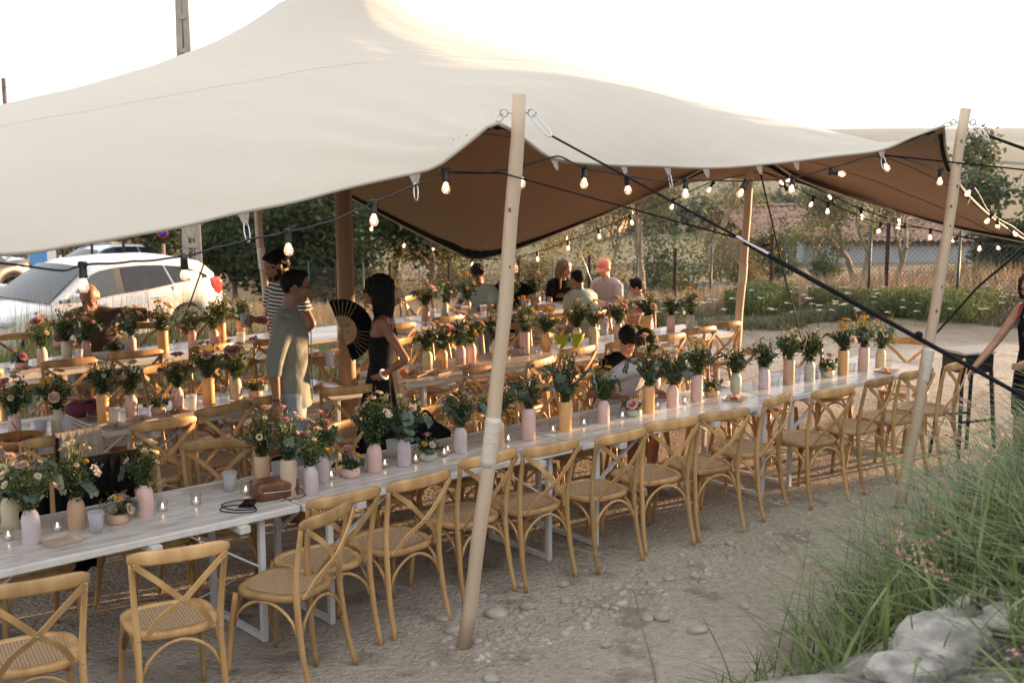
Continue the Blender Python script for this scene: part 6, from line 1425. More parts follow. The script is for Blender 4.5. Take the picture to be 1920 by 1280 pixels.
def seated(lean=.10, dz=0):
    z0 = .52; J = dict(pel=(0,-.02,z0), wai=(0,-.01+lean*.3,z0+.17), che=(0,lean*.9,z0+.36), nek=(0,lean*1.5,z0+.53), hd=(0,lean*1.5+.05,z0+.68),
      shR=(.17,lean*1.35,z0+.475), elR=(.21,lean*1.2+.06,z0+.22), wrR=(.14,lean+.28,z0+.26), shL=(-.17,lean*1.35,z0+.475), elL=(-.21,lean*1.2+.06,z0+.22), wrL=(-.14,lean+.28,z0+.26),
      hiR=(.09,0,z0), knR=(.12,.42,z0+.02), anR=(.12,.40,.09), hiL=(-.09,0,z0), knL=(-.12,.42,z0+.02), anL=(-.12,.40,.09))
    return J
def person(label, loc, rz, J, k=1.0, skin='skin', top=None, bottom=None, hair=None, sex='m', yaw=0, pitch=0, roll=0, handR=None, handL=None, sleeve=.62, shoe=None, voxel=.0098, bare_legs=.0, beard=None, topname='shirt', hem=.0, extra=None, longsleeve=0, girth=1.0):
    root = empty('person', loc, rz, label, 'person'); J = {a: Vector(b)*k for a, b in J.items()}
    Rm = (Matrix.Rotation(R(yaw),3,'Z')@Matrix.Rotation(R(roll),3,'Y')@Matrix.Rotation(R(pitch),3,'X'))
    g = girth; S = (.92 if sex == 'f' else 1.0)*k
    mb = MB()
    tor = [(J['pel']+Vector((0,0,-.07*k)), .135*S*g, .105*S*g),(J['pel'], .155*S*g*(1.06 if sex=='f' else 1), .115*S*g),(J['wai'], .130*S*g*(.88 if sex=='f' else 1), .098*S*g),(J['che'], .158*S*g, .112*S*g),(J['che'].lerp(J['nek'],.62), .160*S, .095*S),(J['nek']-Vector((0,0,.02*k)), .085*S, .065*S)]
    mb.loft(tor, n=18)
    mb.tube([J['nek']-Vector((0,0,.05*k)), J['nek'].lerp(J['hd'],.3), J['hd']+Rm@Vector((0,-.02*k,-.05*k))], [.062*S,.054*S,.052*S], 14)
    head_shape(mb, J['hd'], Rm, k, .85 if sex == 'f' else 1, .88 if sex == 'f' else 1)
    ar = .9 if sex == 'f' else 1.0
    for s in 'RL':
        sg = 1 if s == 'R' else -1
        mb.ell(J['sh'+s], (.052*k*ar,.050*k*ar,.052*k*ar), 12, 8); limb(mb, J['sh'+s], J['el'+s], .047*k*ar, .036*k*ar, .044*k*ar); limb(mb, J['el'+s], J['wr'+s], .036*k*ar, .024*k*ar, .035*k*ar)
        mb.tube([J['nek']-Vector((0,0,.03*k)), J['sh'+s]], [(.042 if top else .05)*S,(.038 if top else .045)*S], 12)
        limb(mb, J['hi'+s], J['kn'+s], .080*k, .053*k, .072*k); limb(mb, J['kn'+s], J['an'+s], .052*k, .034*k, .054*k)
        ft = Vector((sg*.02,.15,0))*k; mb.loft([(J['an'+s]+Vector((0,-.05*k,-.045*k)),.030*k,.035*k),(J['an'+s]+Vector((0,.02*k,-.045*k)),.038*k,.038*k),(J['an'+s]+ft*.7+Vector((0,0,-.06*k)),.042*k,.025*k),(J['an'+s]+ft+Vector((0,0,-.065*k)),.03*k,.015*k)], n=12, up=(0,0,1))
        hd_ = (handR if s == 'R' else handL) or {}; d = Vector(hd_.get('d', (J['wr'+s]-J['el'+s]).normalized())); nn = Vector(hd_.get('n', (-sg,0,0))); hand(mb, J['wr'+s], d, nn, sg*(hd_.get('flip',1)), hd_.get('curl', .3), k*ar)
    obj('body', remesh(mb, 'body', voxel*max(k,.8), 3), M[skin], root)
    face_parts(root, J['hd'], Rm, k, LIP, pitch < -20)
    # clothing
    if top:
        mb = MB(); e = .013*k
        hemz = Vector((0,0,-(.10+hem)*k)); T = [(J['pel']+hemz, tor[1][1]+e*1.5, tor[1][2]+e*1.7)] + [(c, a+e*1.2, b+e*1.2) for c, a, b in tor[1:5]] + [(J['nek']-Vector((0,0,.022*k)), .094*S+e*.6, .072*S+e*.6)]
        mb.loft(T, n=22)
        mb.ell(J['nek']-Vector((0,.01*k,.055*k)), (.140*S+e, .080*S+e, .062*k), 16, 10)
        for s in 'RL':
            mb.tube([J['nek']-Vector((0,0,.035*k)), J['nek'].lerp(J['sh'+s],.5)-Vector((0,0,.006*k)), J['sh'+s]], [.060*S+e,.058*S+e*1.3,.052*S+e*1.2], 14); q = J['sh'+s].lerp(J['el'+s], min(1, sleeve)); rr = .047*k*ar+e*1.1
            if longsleeve: q = J['el'+s]
            mb.tube([J['sh'+s]-(q-J['sh'+s]).normalized()*.03*k, J['sh'+s], J['sh'+s].lerp(q,.5), q], [rr*.8, rr*1.08, rr*1.08, rr*1.02], 14)
            if longsleeve: w = J['el'+s].lerp(J['wr'+s], longsleeve); mb.tube([J['el'+s]-(w-J['el'+s]).normalized()*.02, J['el'+s], J['el'+s].lerp(w,.6), w], [rr*.8, rr*.98, rr*.86, .045*k], 14)
        me = remesh(mb, topname, (.011 if voxel < .011 else .014)*k, 4)
        ll = len(label); fold(me, lambda x, y, z: (NN((x*9+ll, y*9, z*4.5))*.0055+NN((x*20,y*20,z*11))*.0040)*k)
        obj(topname, me, top, root)
    if bottom:
        mb = MB(); e = .012*k; mb.loft([(J['pel']+Vector((0,0,-.09*k)), tor[0][1]+e, tor[0][2]+e),(J['pel'], tor[1][1]+e*.9, tor[1][2]+e*.9),(J['pel'].lerp(J['wai'],.4), tor[2][1]*1.06+e*.5, tor[2][2]*1.06+e*.5)], n=20)
        for s in 'RL':
            a, b, c = J['hi'+s], J['kn'+s], J['an'+s]; cut = 1-bare_legs
            mb.tube([a-(b-a).normalized()*.03*k, a, a.lerp(b,.5), b if cut >= .5 else a.lerp(b, cut*2)], [.07*k,.094*k,.090*k,.074*k], 16)
            if cut >= .5: q = b.lerp(c, (cut-.5)*2*.98+.02); mb.tube([b-(q-b).normalized()*.02, b, b.lerp(q,.5), q], [.06*k,.072*k,.066*k,.060*k], 16)
        me = remesh(mb, 'trousers', .013*k, 3)
        fold(me, lambda x, y, z: NN((x*10,y*10,z*5))*.008*k)
        obj('trousers' if bare_legs < .3 else 'shorts', me, bottom, root)
    if shoe:
        for s in 'RL':
            mb = MB(); a = J['an'+s]; mb.loft([(a+Vector((0,-.075,-.045))*k,.030*k,.042*k),(a+Vector((0,-.03,-.03))*k,.043*k,.058*k),(a+Vector((0,.05,-.045))*k,.046*k,.045*k),(a+Vector((0,.13,-.058))*k,.05*k,.032*k),(a+Vector((0,.19,-.068))*k,.035*k,.018*k)], n=14, up=(0,0,1)); obj('shoe', remesh(mb, 'shoe', .008, 2), shoe, root)
    if hair: hair(root, J, Rm, k)
    if beard:
        mb = MB(); f = lambda v: J['hd']+Rm@(Vector(v)*k)
        mb.ell(f((0,.050,-.084)), (.036*k,.032*k,.030*k), 12, 8, Rm); mb.ell(f((0,.030,-.066)), (.056*k,.052*k,.034*k), 12, 8, Rm); mb.ell(f((0,.095,-.046)), (.022*k,.010*k,.006*k), 10, 6, Rm)
        for s in (-1,1): mb.ell(f((s*.058,.008,-.035)), (.012*k,.022*k,.036*k), 10, 8, Rm)
        obj('beard', remesh(mb, 'beard', .006, 1), beard, root)
    if extra: extra(root, J, Rm, k)
    return root
def hair_short(m, vol=1.0, front=.0, curly=0):
    def fn(root, J, Rm, k):
        mb = MB(); f = lambda v: J['hd']+Rm@(Vector(v)*k); mb.ell(f((0,-.016,.036)), (.081*k*vol,.094*k*vol,.086*k*vol), 22, 16, Rm); mb.ell(f((0,-.048,.0)), (.066*k,.046*k,.052*k), 16, 10, Rm)
        mb.ell(f((0,.035+front,.092)), (.060*k,.052*k,.026*k), 16, 8, Rm)
        for s in (-1,1): mb.ell(f((s*.066,.010,.045)), (.016*k,.030*k,.040*k), 10, 8, Rm)
        me = remesh(mb, 'hair', .0075, 1)
        fq = (55 if not curly else 38)/k; am = (.004 if not curly else .013); fold(me, lambda x, y, z: (NN((x*fq,y*fq,z*fq))*am+.001)*k)
        obj('hair', me, m, root)
    return fn
def hair_long(m, L_=.22, vol=1.0, wave=.006):
    def fn(root, J, Rm, k):
        mb = MB(); f = lambda v: J['hd']+Rm@(Vector(v)*k); mb.ell(f((0,-.018,.036)), (.088*k*vol,.102*k*vol,.092*k*vol), 22, 16, Rm)
        c0 = f((0,-.060,.0)); mb.loft([(f((0,-.03,.05)), .085*k*vol, .075*k*vol),(f((0,-.045,-.03)), .092*k*vol, .070*k*vol),(f((0,-.05,-.05))+Vector((0,0,-.06))*k, .090*k*vol,.060*k*vol),(f((0,-.05,-.05))+Vector((0,-.005,-L_))*k, .078*k*vol,.045*k)], n=18)
        for s in (-1,1): mb.tube([f((s*.055,.040,.075)), f((s*.080,.012,.01)), f((s*.084,.010,-.05)), f((s*.078,.0,-.05))+Vector((0,0,-L_*.62))*k], [.024*k,.028*k,.028*k,.016*k], 10)
        me = remesh(mb, 'hair', .008, 1)
        fold(me, lambda x, y, z: (NN((x*34,y*34,z*6))+.5*NN((x*90,y*90,z*9)))*wave)
        obj('hair', me, m, root)
    return fn
def glasses(m, dark=False):
    def fn(root, J, Rm, k):
        f = lambda v: J['hd']+Rm@(Vector(v)*k); mb = MB(); lens = MB()
        for s in (-1,1):
            pts = [f((s*.031+.023*math.cos(a), .100, .006+.018*math.sin(a))) for a in np.linspace(0,2*math.pi,13)]; mb.tube(pts, .0016 if not dark else .003, 5, cap=False); mb.tube([f((s*.054,.098,.010)), f((s*.078,.01,.008))], .0016, 5)
            lens.add([f((s*.031,.101,.006))]+pts[:-1], [(0,i+1,(i+1)%12+1) for i in range(12)], 0, False)
        mb.tube([f((-.009,.102,.010)), f((.009,.102,.010))], .0016, 5); g_ = mb.build('glasses' if not dark else 'sunglasses', m, root); lens.build('lens', mat('dark_lens', (.03,.01,.012), .08) if dark else M['glass'], g_)
    return fn
def seq(*fs):
    def fn(root, J, Rm, k):
        for f_ in fs: f_(root, J, Rm, k)
    return fn
def standalone_cup(root_loc, rz, p, label, k=1.0, m=None):
    v = Vector(p); v.rotate(Quaternion((0,0,1), rz)); o = obj('frosted_cup', m_cup, loc=Vector(root_loc)+v); tag(o, label, 'cup', 'frosted cups held by people'); return o
# --- man in the sage linen shirt
def J_(**kw): d = dict(STAND); d.update(kw); return d
gl = (-1.57,8.80,0); grz = R(-84)
def linen_details(root, J, Rm, k):
    mb = MB()
    for s in (-1,1): mb.add([(s*.005,.088*k,1.30*k),(s*.045,.070*k,1.455*k),(s*.075,-.01*k,1.475*k),(s*.066,-.012*k,1.435*k),(s*.052,.073*k,1.395*k)], [(0,1,2,3,4)], 0, True)
    mb.tube([(-.05*k,.08*k,1.40*k),(-.074*k,0,1.468*k),(0,-.085*k,1.475*k),(.074*k,0,1.468*k),(.05*k,.08*k,1.40*k)], .013*k, 8); mb.build('collar', M['green_linen'], root)
    mb = MB(); mb.box((.0,.140*k,1.10*k),(.030*k,.006,.50*k)); mb.build('placket', mat('sage_linen_dark', (.15,.16,.12), .9), root)  # placket strip in a darker sage than the shirt cloth
    torus_mb = MB(); torus(torus_mb, J['wrR']+Vector((0,0,.02)), .030, .005, (J['wrR']-J['elR'])); torus_mb.build('bracelet', M['black'], root)
person('man in glasses, sage linen shirt and blue-grey trousers, holding a cup', gl, grz,
   J_(shR=(.185,-.02,1.41), elR=(.215,-.10,1.13), wrR=(.205,-.085,.875), elL=(-.235,-.03,1.13), wrL=(-.16,.17,1.08), hd=(0,.045,1.630)), 1.035, 'skin_dark', M['green_linen'], M['jeans'], hair_short(M['hair_black'], .985, -.006), yaw=4, pitch=-4,
   handR=dict(d=(-.05,.12,-1), n=(-1,.1,0), curl=.35), handL=dict(d=(.2,.9,.1), n=(.9,-.2,0), curl=.55), longsleeve=.30, shoe=M['leather'], hem=.02, girth=1.0, extra=seq(glasses(M['black']), linen_details))
standalone_cup(gl, grz, (-.10,.27,1.09), 'frosted cup with green herbs held by the man in sage', 1)
# --- woman in black with the fan
wl_ = (-.98,9.42,0); wrz = R(88)
def dress(root, J, Rm, k):
    mb = MB(); P = []
    rings = [((0,-.01,1.36),.108,.084),((0,.0,1.28),.152,.116),((0,.005,1.16),.142,.108),((0,.005,1.07),.128,.100),((0,0,.95),.165,.130),((0,0,.75),.205,.175),((0,-.01,.45),.25,.22),((0,-.02,.16),.29,.26),((0,-.02,.14),.28,.25)]
    n = 72; V = []
    for i, (c, a, b) in enumerate(rings):
        for q in range(n):
            an = 2*math.pi*q/n; w = 1+(.045*math.sin(q*math.pi/2*1.0)*min(1,max(0,(1.08-c[2])*2.2))); V.append(Vector((c[0]+a*w*math.cos(an), c[1]+b*w*math.sin(an), c[2]-(.05*(1-math.cos(an+math.pi/2)) if i == 0 else 0)))*k)
    F = [(i*n+q, i*n+(q+1)%n, (i+1)*n+(q+1)%n, (i+1)*n+q) for i in range(len(rings)-1) for q in range(n)]
    mb.add(V, F, 0, True); mb.build('dress', mat('black_pleated_dress', (.008,.008,.010), .85, .2, 20, spec=.2), root)
    for s in (-1,1): MB().tube(bez([(s*.085*k,.075*k,1.33*k),(s*.10*k,.02*k,1.455*k),(s*.09*k,-.085*k,1.36*k)],5), .004, 6).build('strap', M['black_cloth'], root)
    mb = MB(); torus(mb, J['wrL']+(J['elL']-J['wrL']).normalized()*.03, .038, .009, (J['wrL']-J['elL'])); mb.build('bangle', M['wax'], root)
person('woman with dark bob and sunglasses in a long black strappy dress, hand on hip', wl_, wrz,
   J_(shL=(-.165,-.02,1.395), elL=(-.26,-.21,1.13), wrL=(-.165,-.005,.985), elR=(.21,.10,1.12), wrR=(.14,.23,1.28), hd=(0,.03,1.62)), .975, 'skin_dark', None, None, hair_long(M['hair_black'], .25, 1.14, .013), sex='f', yaw=-3, pitch=-2,
   handL=dict(d=(.35,.75,-.35), n=(1,-.2,.1), curl=.30), handR=dict(d=(0,.6,.6), n=(-.8,0,.3), curl=.7), extra=seq(glasses(mat('amber_frame', (.10,.03,.02), .3), True), dress), shoe=M['black'])
# folding fan (held)
def fan():
    c = Vector(wl_); off = Vector((.10,.33,1.26)); off.rotate(Quaternion((0,0,1), wrz)); c = c+off
    root = empty('hand_fan', c, 0, 'open black folding fan with wooden ribs held up in front of the centre pole', 'fan')
    # fan plane faces the camera; sector opens to the right of the hand
    n = 22; a0, a1 = R(112), R(-72); r0, r1_ = .04, .245
    for i in range(n):
        a = a0+(a1-a0)*i/(n-1); d = Vector((math.cos(a), .12*math.sin(a*3), math.sin(a))).normalized(); MB().beam(d*r0*.2+Vector((0,.0008*i,0)), d*r1_*.98+Vector((0,.0008*i-.003,0)), .0035, .0016, up=(0,1,0)).build('rib', mat('bamboo_rib', (.40,.26,.13), .5) if 'bamboo_rib' not in bpy.data.materials else bpy.data.materials['bamboo_rib'], root)
    V = []; F = []; m_ = 2*n
    for i in range(m_+1):
        a = a0+(a1-a0)*i/m_; z = .005*(1 if i%2 else -1)
        for r_ in (.115, r1_): V.append((r_*math.cos(a), z+.008, r_*math.sin(a)))
    F = [(2*i,2*i+1,2*i+3,2*i+2) for i in range(m_)]; mb = MB(); mb.add(V, F, 0, False); mb.build('leaf', M['black_cloth'], root)
    V = []
    for i in range(m_+1):
        a = a0+(a1-a0)*i/m_
        for r_ in (.02, .118): V.append((r_*math.cos(a), .006, r_*math.sin(a)))
    mb = MB(); mb.add(V, F, 0, False); mb.build('blades', mat('pale_bamboo', (.42,.27,.14), .5), root)
fan()
# --- man in the striped shirt
def stripe_mat():
    m = mat('striped_cotton', (.7,.7,.68), .85); nt = m.node_tree; N, L = nt.nodes, nt.links; tc = N.new('ShaderNodeTexCoord'); sp = N.new('ShaderNodeSeparateXYZ'); L.new(tc.outputs['Object'], sp.inputs[0])
    a = N.new('ShaderNodeMath'); a.operation = 'MULTIPLY'; a.inputs[1].default_value = 2*math.pi/.030; L.new(sp.outputs['Z'], a.inputs[0]); s = N.new('ShaderNodeMath'); s.operation = 'SINE'; L.new(a.outputs[0], s.inputs[0])
    g = N.new('ShaderNodeMath'); g.operation = 'GREATER_THAN'; g.inputs[1].default_value = .05; L.new(s.outputs[0], g.inputs[0]); x = N.new('ShaderNodeMix'); x.data_type = 'RGBA'; L.new(g.outputs[0], x.inputs[0]); x.inputs[6].default_value = (.68,.68,.65,1); x.inputs[7].default_value = (.02,.02,.03,1)
    L.new(x.outputs[2], N['Principled BSDF'].inputs['Base Color']); return m
stl = (-1.89,10.37,0); srz = R(128)
person('man in a black and white striped T-shirt looking down, cup in hand', stl, srz,
   J_(shL=(-.19,0,1.405), elL=(-.33,-.06,1.17), wrL=(-.21,.10,.99), elR=(.235,.03,1.14), wrR=(.05,.25,1.19), hd=(0,.05,1.61)), 1.045, 'skin_dark', stripe_mat(), M['jeans'], hair_short(M['hair_black'], 1.0, 0, 1), yaw=-22, pitch=-24, handL=dict(d=(.4,.6,-.5), n=(1,0,0), curl=.3), handR=dict(d=(-.1,.9,.1), n=(-.9,0,0), curl=.6), shoe=M['black'], beard=M['hair_black'])
standalone_cup(stl, srz, (.03,.35,1.19), 'frosted cup in the hand of the man in stripes')
# --- bald man
Jb = seated(.22); Jb.update(elL=(-.50,.22,.98), wrL=(-.70,.30,.90), elR=(.30,.36,.74), wrR=(.18,.52,.80), hd=(0,.42,1.17), nek=(0,.33,1.03), hiR=(.09,.02,.50), hiL=(-.09,.02,.50))
person('bald man with grey beard and dark brown T-shirt leaning on the back row', (-3.98,11.97,0), R(190), Jb, 1.08, 'skin_dark', M['brown_tee'], M['jeans'], None, yaw=-8, pitch=-34, beard=M['hair_grey'], shoe=M['black'], girth=1.12, sleeve=.85, handL=dict(d=(-.7,.5,-.3), n=(0,0,-1), curl=.35), handR=dict(d=(-.4,.8,.2), n=(0,0,-1), curl=.5),
   extra=lambda root, J, Rm, k: MB().ell(J['hd']+Rm@Vector((0,-.03*k,-.01*k)), (.083*k,.085*k,.045*k), 16, 10, Rm).build('hair_fringe', M['hair_grey'], root))
# --- far group
Jc = seated(.14); Jc.update(elR=(.24,.34,.80), wrR=(.10,.52,.84))
person('curly-haired person in a mint top, head just under the lowest tent corner', (-.33,14.75,0), R(165), Jc, .96, 'skin_dark', M['mint'], M['jeans'], hair_short(M['hair_brown'], 1.08, 0, 1), yaw=0, pitch=-30, shoe=M['black'], voxel=.013)
person('person with light brown hair leaning over the back row, arm reaching right', (.02,14.95,0), R(175), {**seated(.24), 'elL': (-.26,.42,.86), 'wrL': (-.34,.62,.90)}, .97, 'skin_fair', M['black_cloth'], M['jeans'], hair_short(M['hair_light'], 1.08, 0, 1), pitch=-40, shoe=M['black'], voxel=.013)
person('girl with long light brown hair in a black top, far back row', (.50,15.5,0), R(214), seated(.14), .94, 'skin', M['black_cloth'], M['jeans'], hair_long(M['hair_light'], .34, 1.02), sex='f', yaw=18, pitch=-12, shoe=M['black'], voxel=.013)
person('boy with black hair in a pale mint T-shirt seen from behind', (.92,14.15,0), R(28), seated(.22), .91, 'skin_dark', M['mint'], M['jeans'], hair_short(M['hair_black'], 1.03), yaw=10, pitch=-14, shoe=M['black'], voxel=.013)
def cap(root, J, Rm, k):
    f = lambda v: J['hd']+Rm@(Vector(v)*k); V = []; n = 24
    mb = MB(); mb.ell(f((0,-.012,.050)), (.088*k,.104*k,.078*k), 24, 14, Rm); me = mb.mesh('crown')
    inv = Rm.transposed()
    for v in me.vertices:
        q = inv@(v.co-J['hd']); 
        if q.z < .035*k: q.z = .035*k; v.co = J['hd']+Rm@q
    me.update(); c = obj('cap', me, M['coral'], root); mb = MB(); V = []; F = []
    for j in range(5):
        r_ = j/4
        for i in range(11): a = R(25+130*i/10); V.append(f((.082*math.cos(a)*(1+.02*r_), .085*math.sin(a)+.082*r_*math.sin(a)**.7, .042+.012*math.sin(a)-.016*r_-.02*r_*abs(math.cos(a)))))
    for j in range(4):
        for i in range(10): a = j*11+i; F.append((a,a+1,a+12,a+11))
    mb.add(V, F, 0, True); mb.add([v+Rm@Vector((0,0,-.004)) for v in V], [x[::-1] for x in F], 0, True); mb.build('visor', M['coral'], c)
    mb = MB(); mb.ell(f((0,-.045,.0)), (.074*k,.060*k,.055*k), 16, 10, Rm); mb.build('hair', M['hair_brown'], root)
person('boy in a coral baseball cap and grey T-shirt looking down', (1.25,15.35,0), R(142), seated(.12), .95, 'skin_fair', M['grey_tee'], M['jeans'], None, yaw=2, pitch=-22, shoe=M['black'], voxel=.013, extra=cap)
person('small boy with dark hair and glasses in a white T-shirt, in profile facing left', (1.55,14.45,0), R(88), seated(.06), .84, 'skin', M['white_tee'], M['jeans'], hair_short(M['hair_black'], 1.08, .004), yaw=0, pitch=-6, shoe=M['black'], voxel=.010, extra=glasses(M['black']))
# --- two boys at the front row
Jk = seated(.24); Jk.update(elR=(.30,.10,.80), wrR=(.22,.34,.80), elL=(-.26,.30,.78), wrL=(-.10,.46,.82))
bx, by, _ = W(1.42,1.18); person('boy in a white T-shirt with brown hair, bent over the front row', (bx,by,0), ROW+R(182), Jk, .96, 'skin_dark', M['white_tee'], M['grey_tee'], hair_short(M['hair_brown'], 1.12, .01), yaw=6, pitch=-48, bare_legs=.62, shoe=M['wax'], sleeve=.8, handR=dict(d=(-.3,.9,0), n=(0,0,-1)), handL=dict(d=(.4,.8,0), n=(0,0,-1)))
bx, by, _ = W(1.78,1.50); person('second boy with dark side-swept hair looking down beside the boy in white', (bx,by,0), ROW+R(160), seated(.20), .93, 'skin', M['black_cloth'], M['grey_tee'], hair_short(M['hair_black'], 1.08, .012), yaw=8, pitch=-38, bare_legs=.62, shoe=M['wax'], sleeve=.8)
# --- woman at the right edge
Jw = J_(nek=(.0,.05,1.44), hd=(.02,.10,1.60), che=(0,.02,1.27), elR=(.27,.16,1.13), wrR=(.30,.36,.95), elL=(-.22,.12,1.12), wrL=(-.15,.33,1.05))
def tank(root, J, Rm, k):
    mb = MB(); mb.loft([((0,0,.80),.175,.140),((0,0,.95),.168,.128),((0,.01,1.10),.140,.112),((0,.02,1.27),.160,.122),((0,.035,1.36),.128,.098)], n=24); mb.build('tank_top', M['black_cloth'], root)
    for s in (-1,1): MB().tube(bez([(s*.085,.12,1.34),(s*.075,.07,1.455),(s*.085,-.06,1.38)],5), .012, 6).build('strap', M['black_cloth'], root)
    MB().tube(bez([(.12,.11,1.33),(.115,.07,1.45),(.11,-.06,1.36)],5), .009, 6).build('red_strap', mat('red_strap', (.4,.02,.05), .6), root)
person('woman in a black tank top at the right edge, reaching to a stool', (4.08,9.62,0), R(122), Jw, 1.0, 'skin', None, mat('black_shorts', (.015,.015,.018), .8), hair_long(M['hair_brown'], .10, .98), sex='f', yaw=10, pitch=-22, bare_legs=.58, shoe=M['black'], handR=dict(d=(.1,.6,-.7), n=(-.6,0,-.5), curl=.3), extra=tank)
# stool
sx_, sy_ = 3.90, 10.6
st = empty('bar_stool', (sx_, sy_, 0), R(20), 'black folding stool with a pale top next to the woman at the right edge', 'stool')
MB().box((0,0,.925),(.34,.30,.025),bev=.006).build('seat', mat('pale_birch', (.62,.56,.48), .6), st); MB().box((0,0,.83),(.32,.28,.16),bev=.01).build('box', M['black'], st)
for sx in (-1,1):
    for sy in (-1,1): MB().beam((sx*.15,sy*.12,.76),(sx*.19,sy*.18,.0),.03,.03).build('leg', M['black'], st)
for sy in (-1,1): MB().beam((-.17,sy*.15,.34),(.17,sy*.15,.34),.02,.02).build('stretcher', M['black'], st)

# ================================================================== CARS
CAR_G = mat('car_glass', (.05,.065,.075), .08, spec=.45); TYRE = mat('tyre', (.015,.015,.016), .8); RIMM = mat('alloy', (.45,.46,.48), .3, metal=.8); DARKP = mat('black_trim', (.012,.012,.013), .45)
def car(name, label, loc, rz, paint, L_=4.6, Wd=1.88, H=1.62, sedan=False):
    """x forward (nose +x), origin on the ground at the centre"""
    root = empty(name, loc, rz, label, 'car'); hL = L_/2
    # side profile: upper outline of body (belt) and of the greenhouse
    xs = np.linspace(-hL, hL, 61)
    belt = np.interp(xs, [-hL,-hL+.12,-1.6,-.6,.9,1.35,hL-.35,hL-.08,hL], [.95,1.10,1.12,1.06,.98,.95,.86,.72,.60])
    low = np.interp(xs, [-hL,-hL+.15,hL-.2,hL], [.48,.28,.26,.40]); halfw = Wd/2*np.interp(xs, [-hL,-hL+.1,-hL+.6,0,hL-.9,hL-.2,hL], [.78,.88,.97,1,.97,.84,.66])
    wz = {1.40:.37, -1.38:.37}; ar = .40
    roof = np.interp(xs, [-hL+.10,-hL+.42,-1.3,-.5,.1,.42,1.28] if not sedan else [-1.75,-1.0,-.6,0,.25,.45,1.25], [1.10,H-.16,H-.03,H,H-.015,H-.08,.98] if not sedan else [1.0,H-.12,H-.03,H,H-.02,H-.08,.95]); roof = np.where((xs > 1.28)|(xs < -hL+.10), belt, roof); tumble = .80
    V = []; K = 15
    for i, x in enumerate(xs):
        w = halfw[i]; zb = belt[i]; zl = low[i]
        for xx, rw in wz.items():
            dx = abs(x-xx)
            if dx < ar: zl = max(zl, rw+math.sqrt(max(0, ar*ar-dx*dx)))
        zl = min(zl, zb-.08); hgt = max(roof[i]-zb, 0); rw_ = w*(1-(1-tumble)*min(1,hgt/.5))-.02
        prof = [(w*.93,zl),(w*.985,zl+(zb-zl)*.12),(w,zl+(zb-zl)*.40),(w*.995,zl+(zb-zl)*.72),(w*.955,zb-.02),(w*.935,zb+.01)]
        if hgt > .06: prof += [(w*.935+(rw_-w*.935)*.5, zb+hgt*.45),(rw_, zb+hgt*.82),(rw_*.86, zb+hgt*.955),(rw_*.45, zb+hgt*.99),(0, zb+hgt)]
        else: prof += [(w*.90,zb+.018),(w*.8,zb+.03+hgt*.5),(w*.6,zb+.045+hgt),(w*.3,zb+.055+hgt),(0,zb+.06+hgt)]
        for (yy, zz) in prof: V.append((x, -yy, zz))
    n = 11; Vs = []
    for i in range(len(xs)):
        a = V[i*n:(i+1)*n]; Vs += a+[(x_, -y_, z_) for x_, y_, z_ in a[-2::-1]]
    n2 = 2*n-1; F = [(i*n2+k, i*n2+k+1, (i+1)*n2+k+1, (i+1)*n2+k) for i in range(len(xs)-1) for k in range(n2-1)]+[tuple(range(n2)), tuple(range((len(xs)-1)*n2+n2-1, (len(xs)-1)*n2-1, -1))]
    mb = MB(); mb.add(Vs, F, 0, True); mb.build('body', paint, root)
    mb = MB(); mb.box((0,0,.45),(L_-.5, Wd-.30,.36)); mb.build('underbody', DARKP, root)
    def Y(x, z):        # half width at given point on the side
        i = int(np.argmin(abs(xs-x))); w = halfw[i]; zb = belt[i]; h = max(roof[i]-zb, .01)
        if z < zb: return w*.97
        f = (z-zb)/h; rw_ = w*(1-(1-tumble)*min(1,h/.5))-.02; return (w*.935+(rw_-w*.935)*f/.82) if f < .82 else rw_
    def side_pane(nm, pts, m, off=.022):
        for s in (-1,1):
            mb = MB(); c = np.mean(pts, axis=0); P = [(x, s*(Y(x,z)+off), z) for x, z in pts]; P2 = [(x, s*(Y(x,z)-.05), z) for x, z in pts]; k = len(P)
            mb.add(P+P2, [tuple(range(k))]+[(i,(i+1)%k,k+(i+1)%k,k+i) for i in range(k)], 0, False); mb.build(nm, m, root)
    if not sedan:
        side_pane('side_window', [(1.02,1.005),(.95,1.04),(.42,1.40),(.25,1.455),(.02,1.48),(.02,1.06),(.5,1.02)], CAR_G)
        side_pane('pillar_trim', [(.02,1.06),(.02,1.48),(-.12,1.485),(-.12,1.065)], DARKP, .018)
        side_pane('side_window', [(-.12,1.065),(-.12,1.485),(-.55,1.48),(-.98,1.45),(-1.10,1.12),(-.6,1.08)], mat('tinted_glass', (.02,.022,.028), .08, spec=.4))
        side_pane('side_window', [(-1.16,1.13),(-1.04,1.44),(-1.40,1.39),(-1.86,1.22),(-1.90,1.165)], bpy.data.materials['tinted_glass'])
        side_pane('door_gap', [(.0,.42),(.0,1.05),(-.012,1.05),(-.012,.42)], DARKP, .006); side_pane('door_gap', [(-1.05,.60),(-1.08,1.08),(-1.092,1.08),(-1.062,.60)], DARKP, .006); side_pane('door_gap', [(1.0,.5),(1.05,.98),(1.038,.98),(.988,.5)], DARKP, .006)
        side_pane('sill_trim', [(-.95,.27),(-.95,.40),(.95,.40),(.95,.27)], DARKP, .018)
        for s in (-1,1):
            soft_box((.30,.13,.32), 3, mat('red_lens', (.38,.05,.04), .2, coat=.5) if 'red_lens' not in bpy.data.materials else bpy.data.materials['red_lens'], 'tail_light', root, .7, (-2.08, s*.79, .99)); soft_box((.42,.20,.15), 4, mat('clear_lens', (.45,.47,.5), .1, coat=.5) if 'clear_lens' not in bpy.data.materials else bpy.data.materials['clear_lens'], 'headlight', root, .7, (1.93, s*.72, .78))
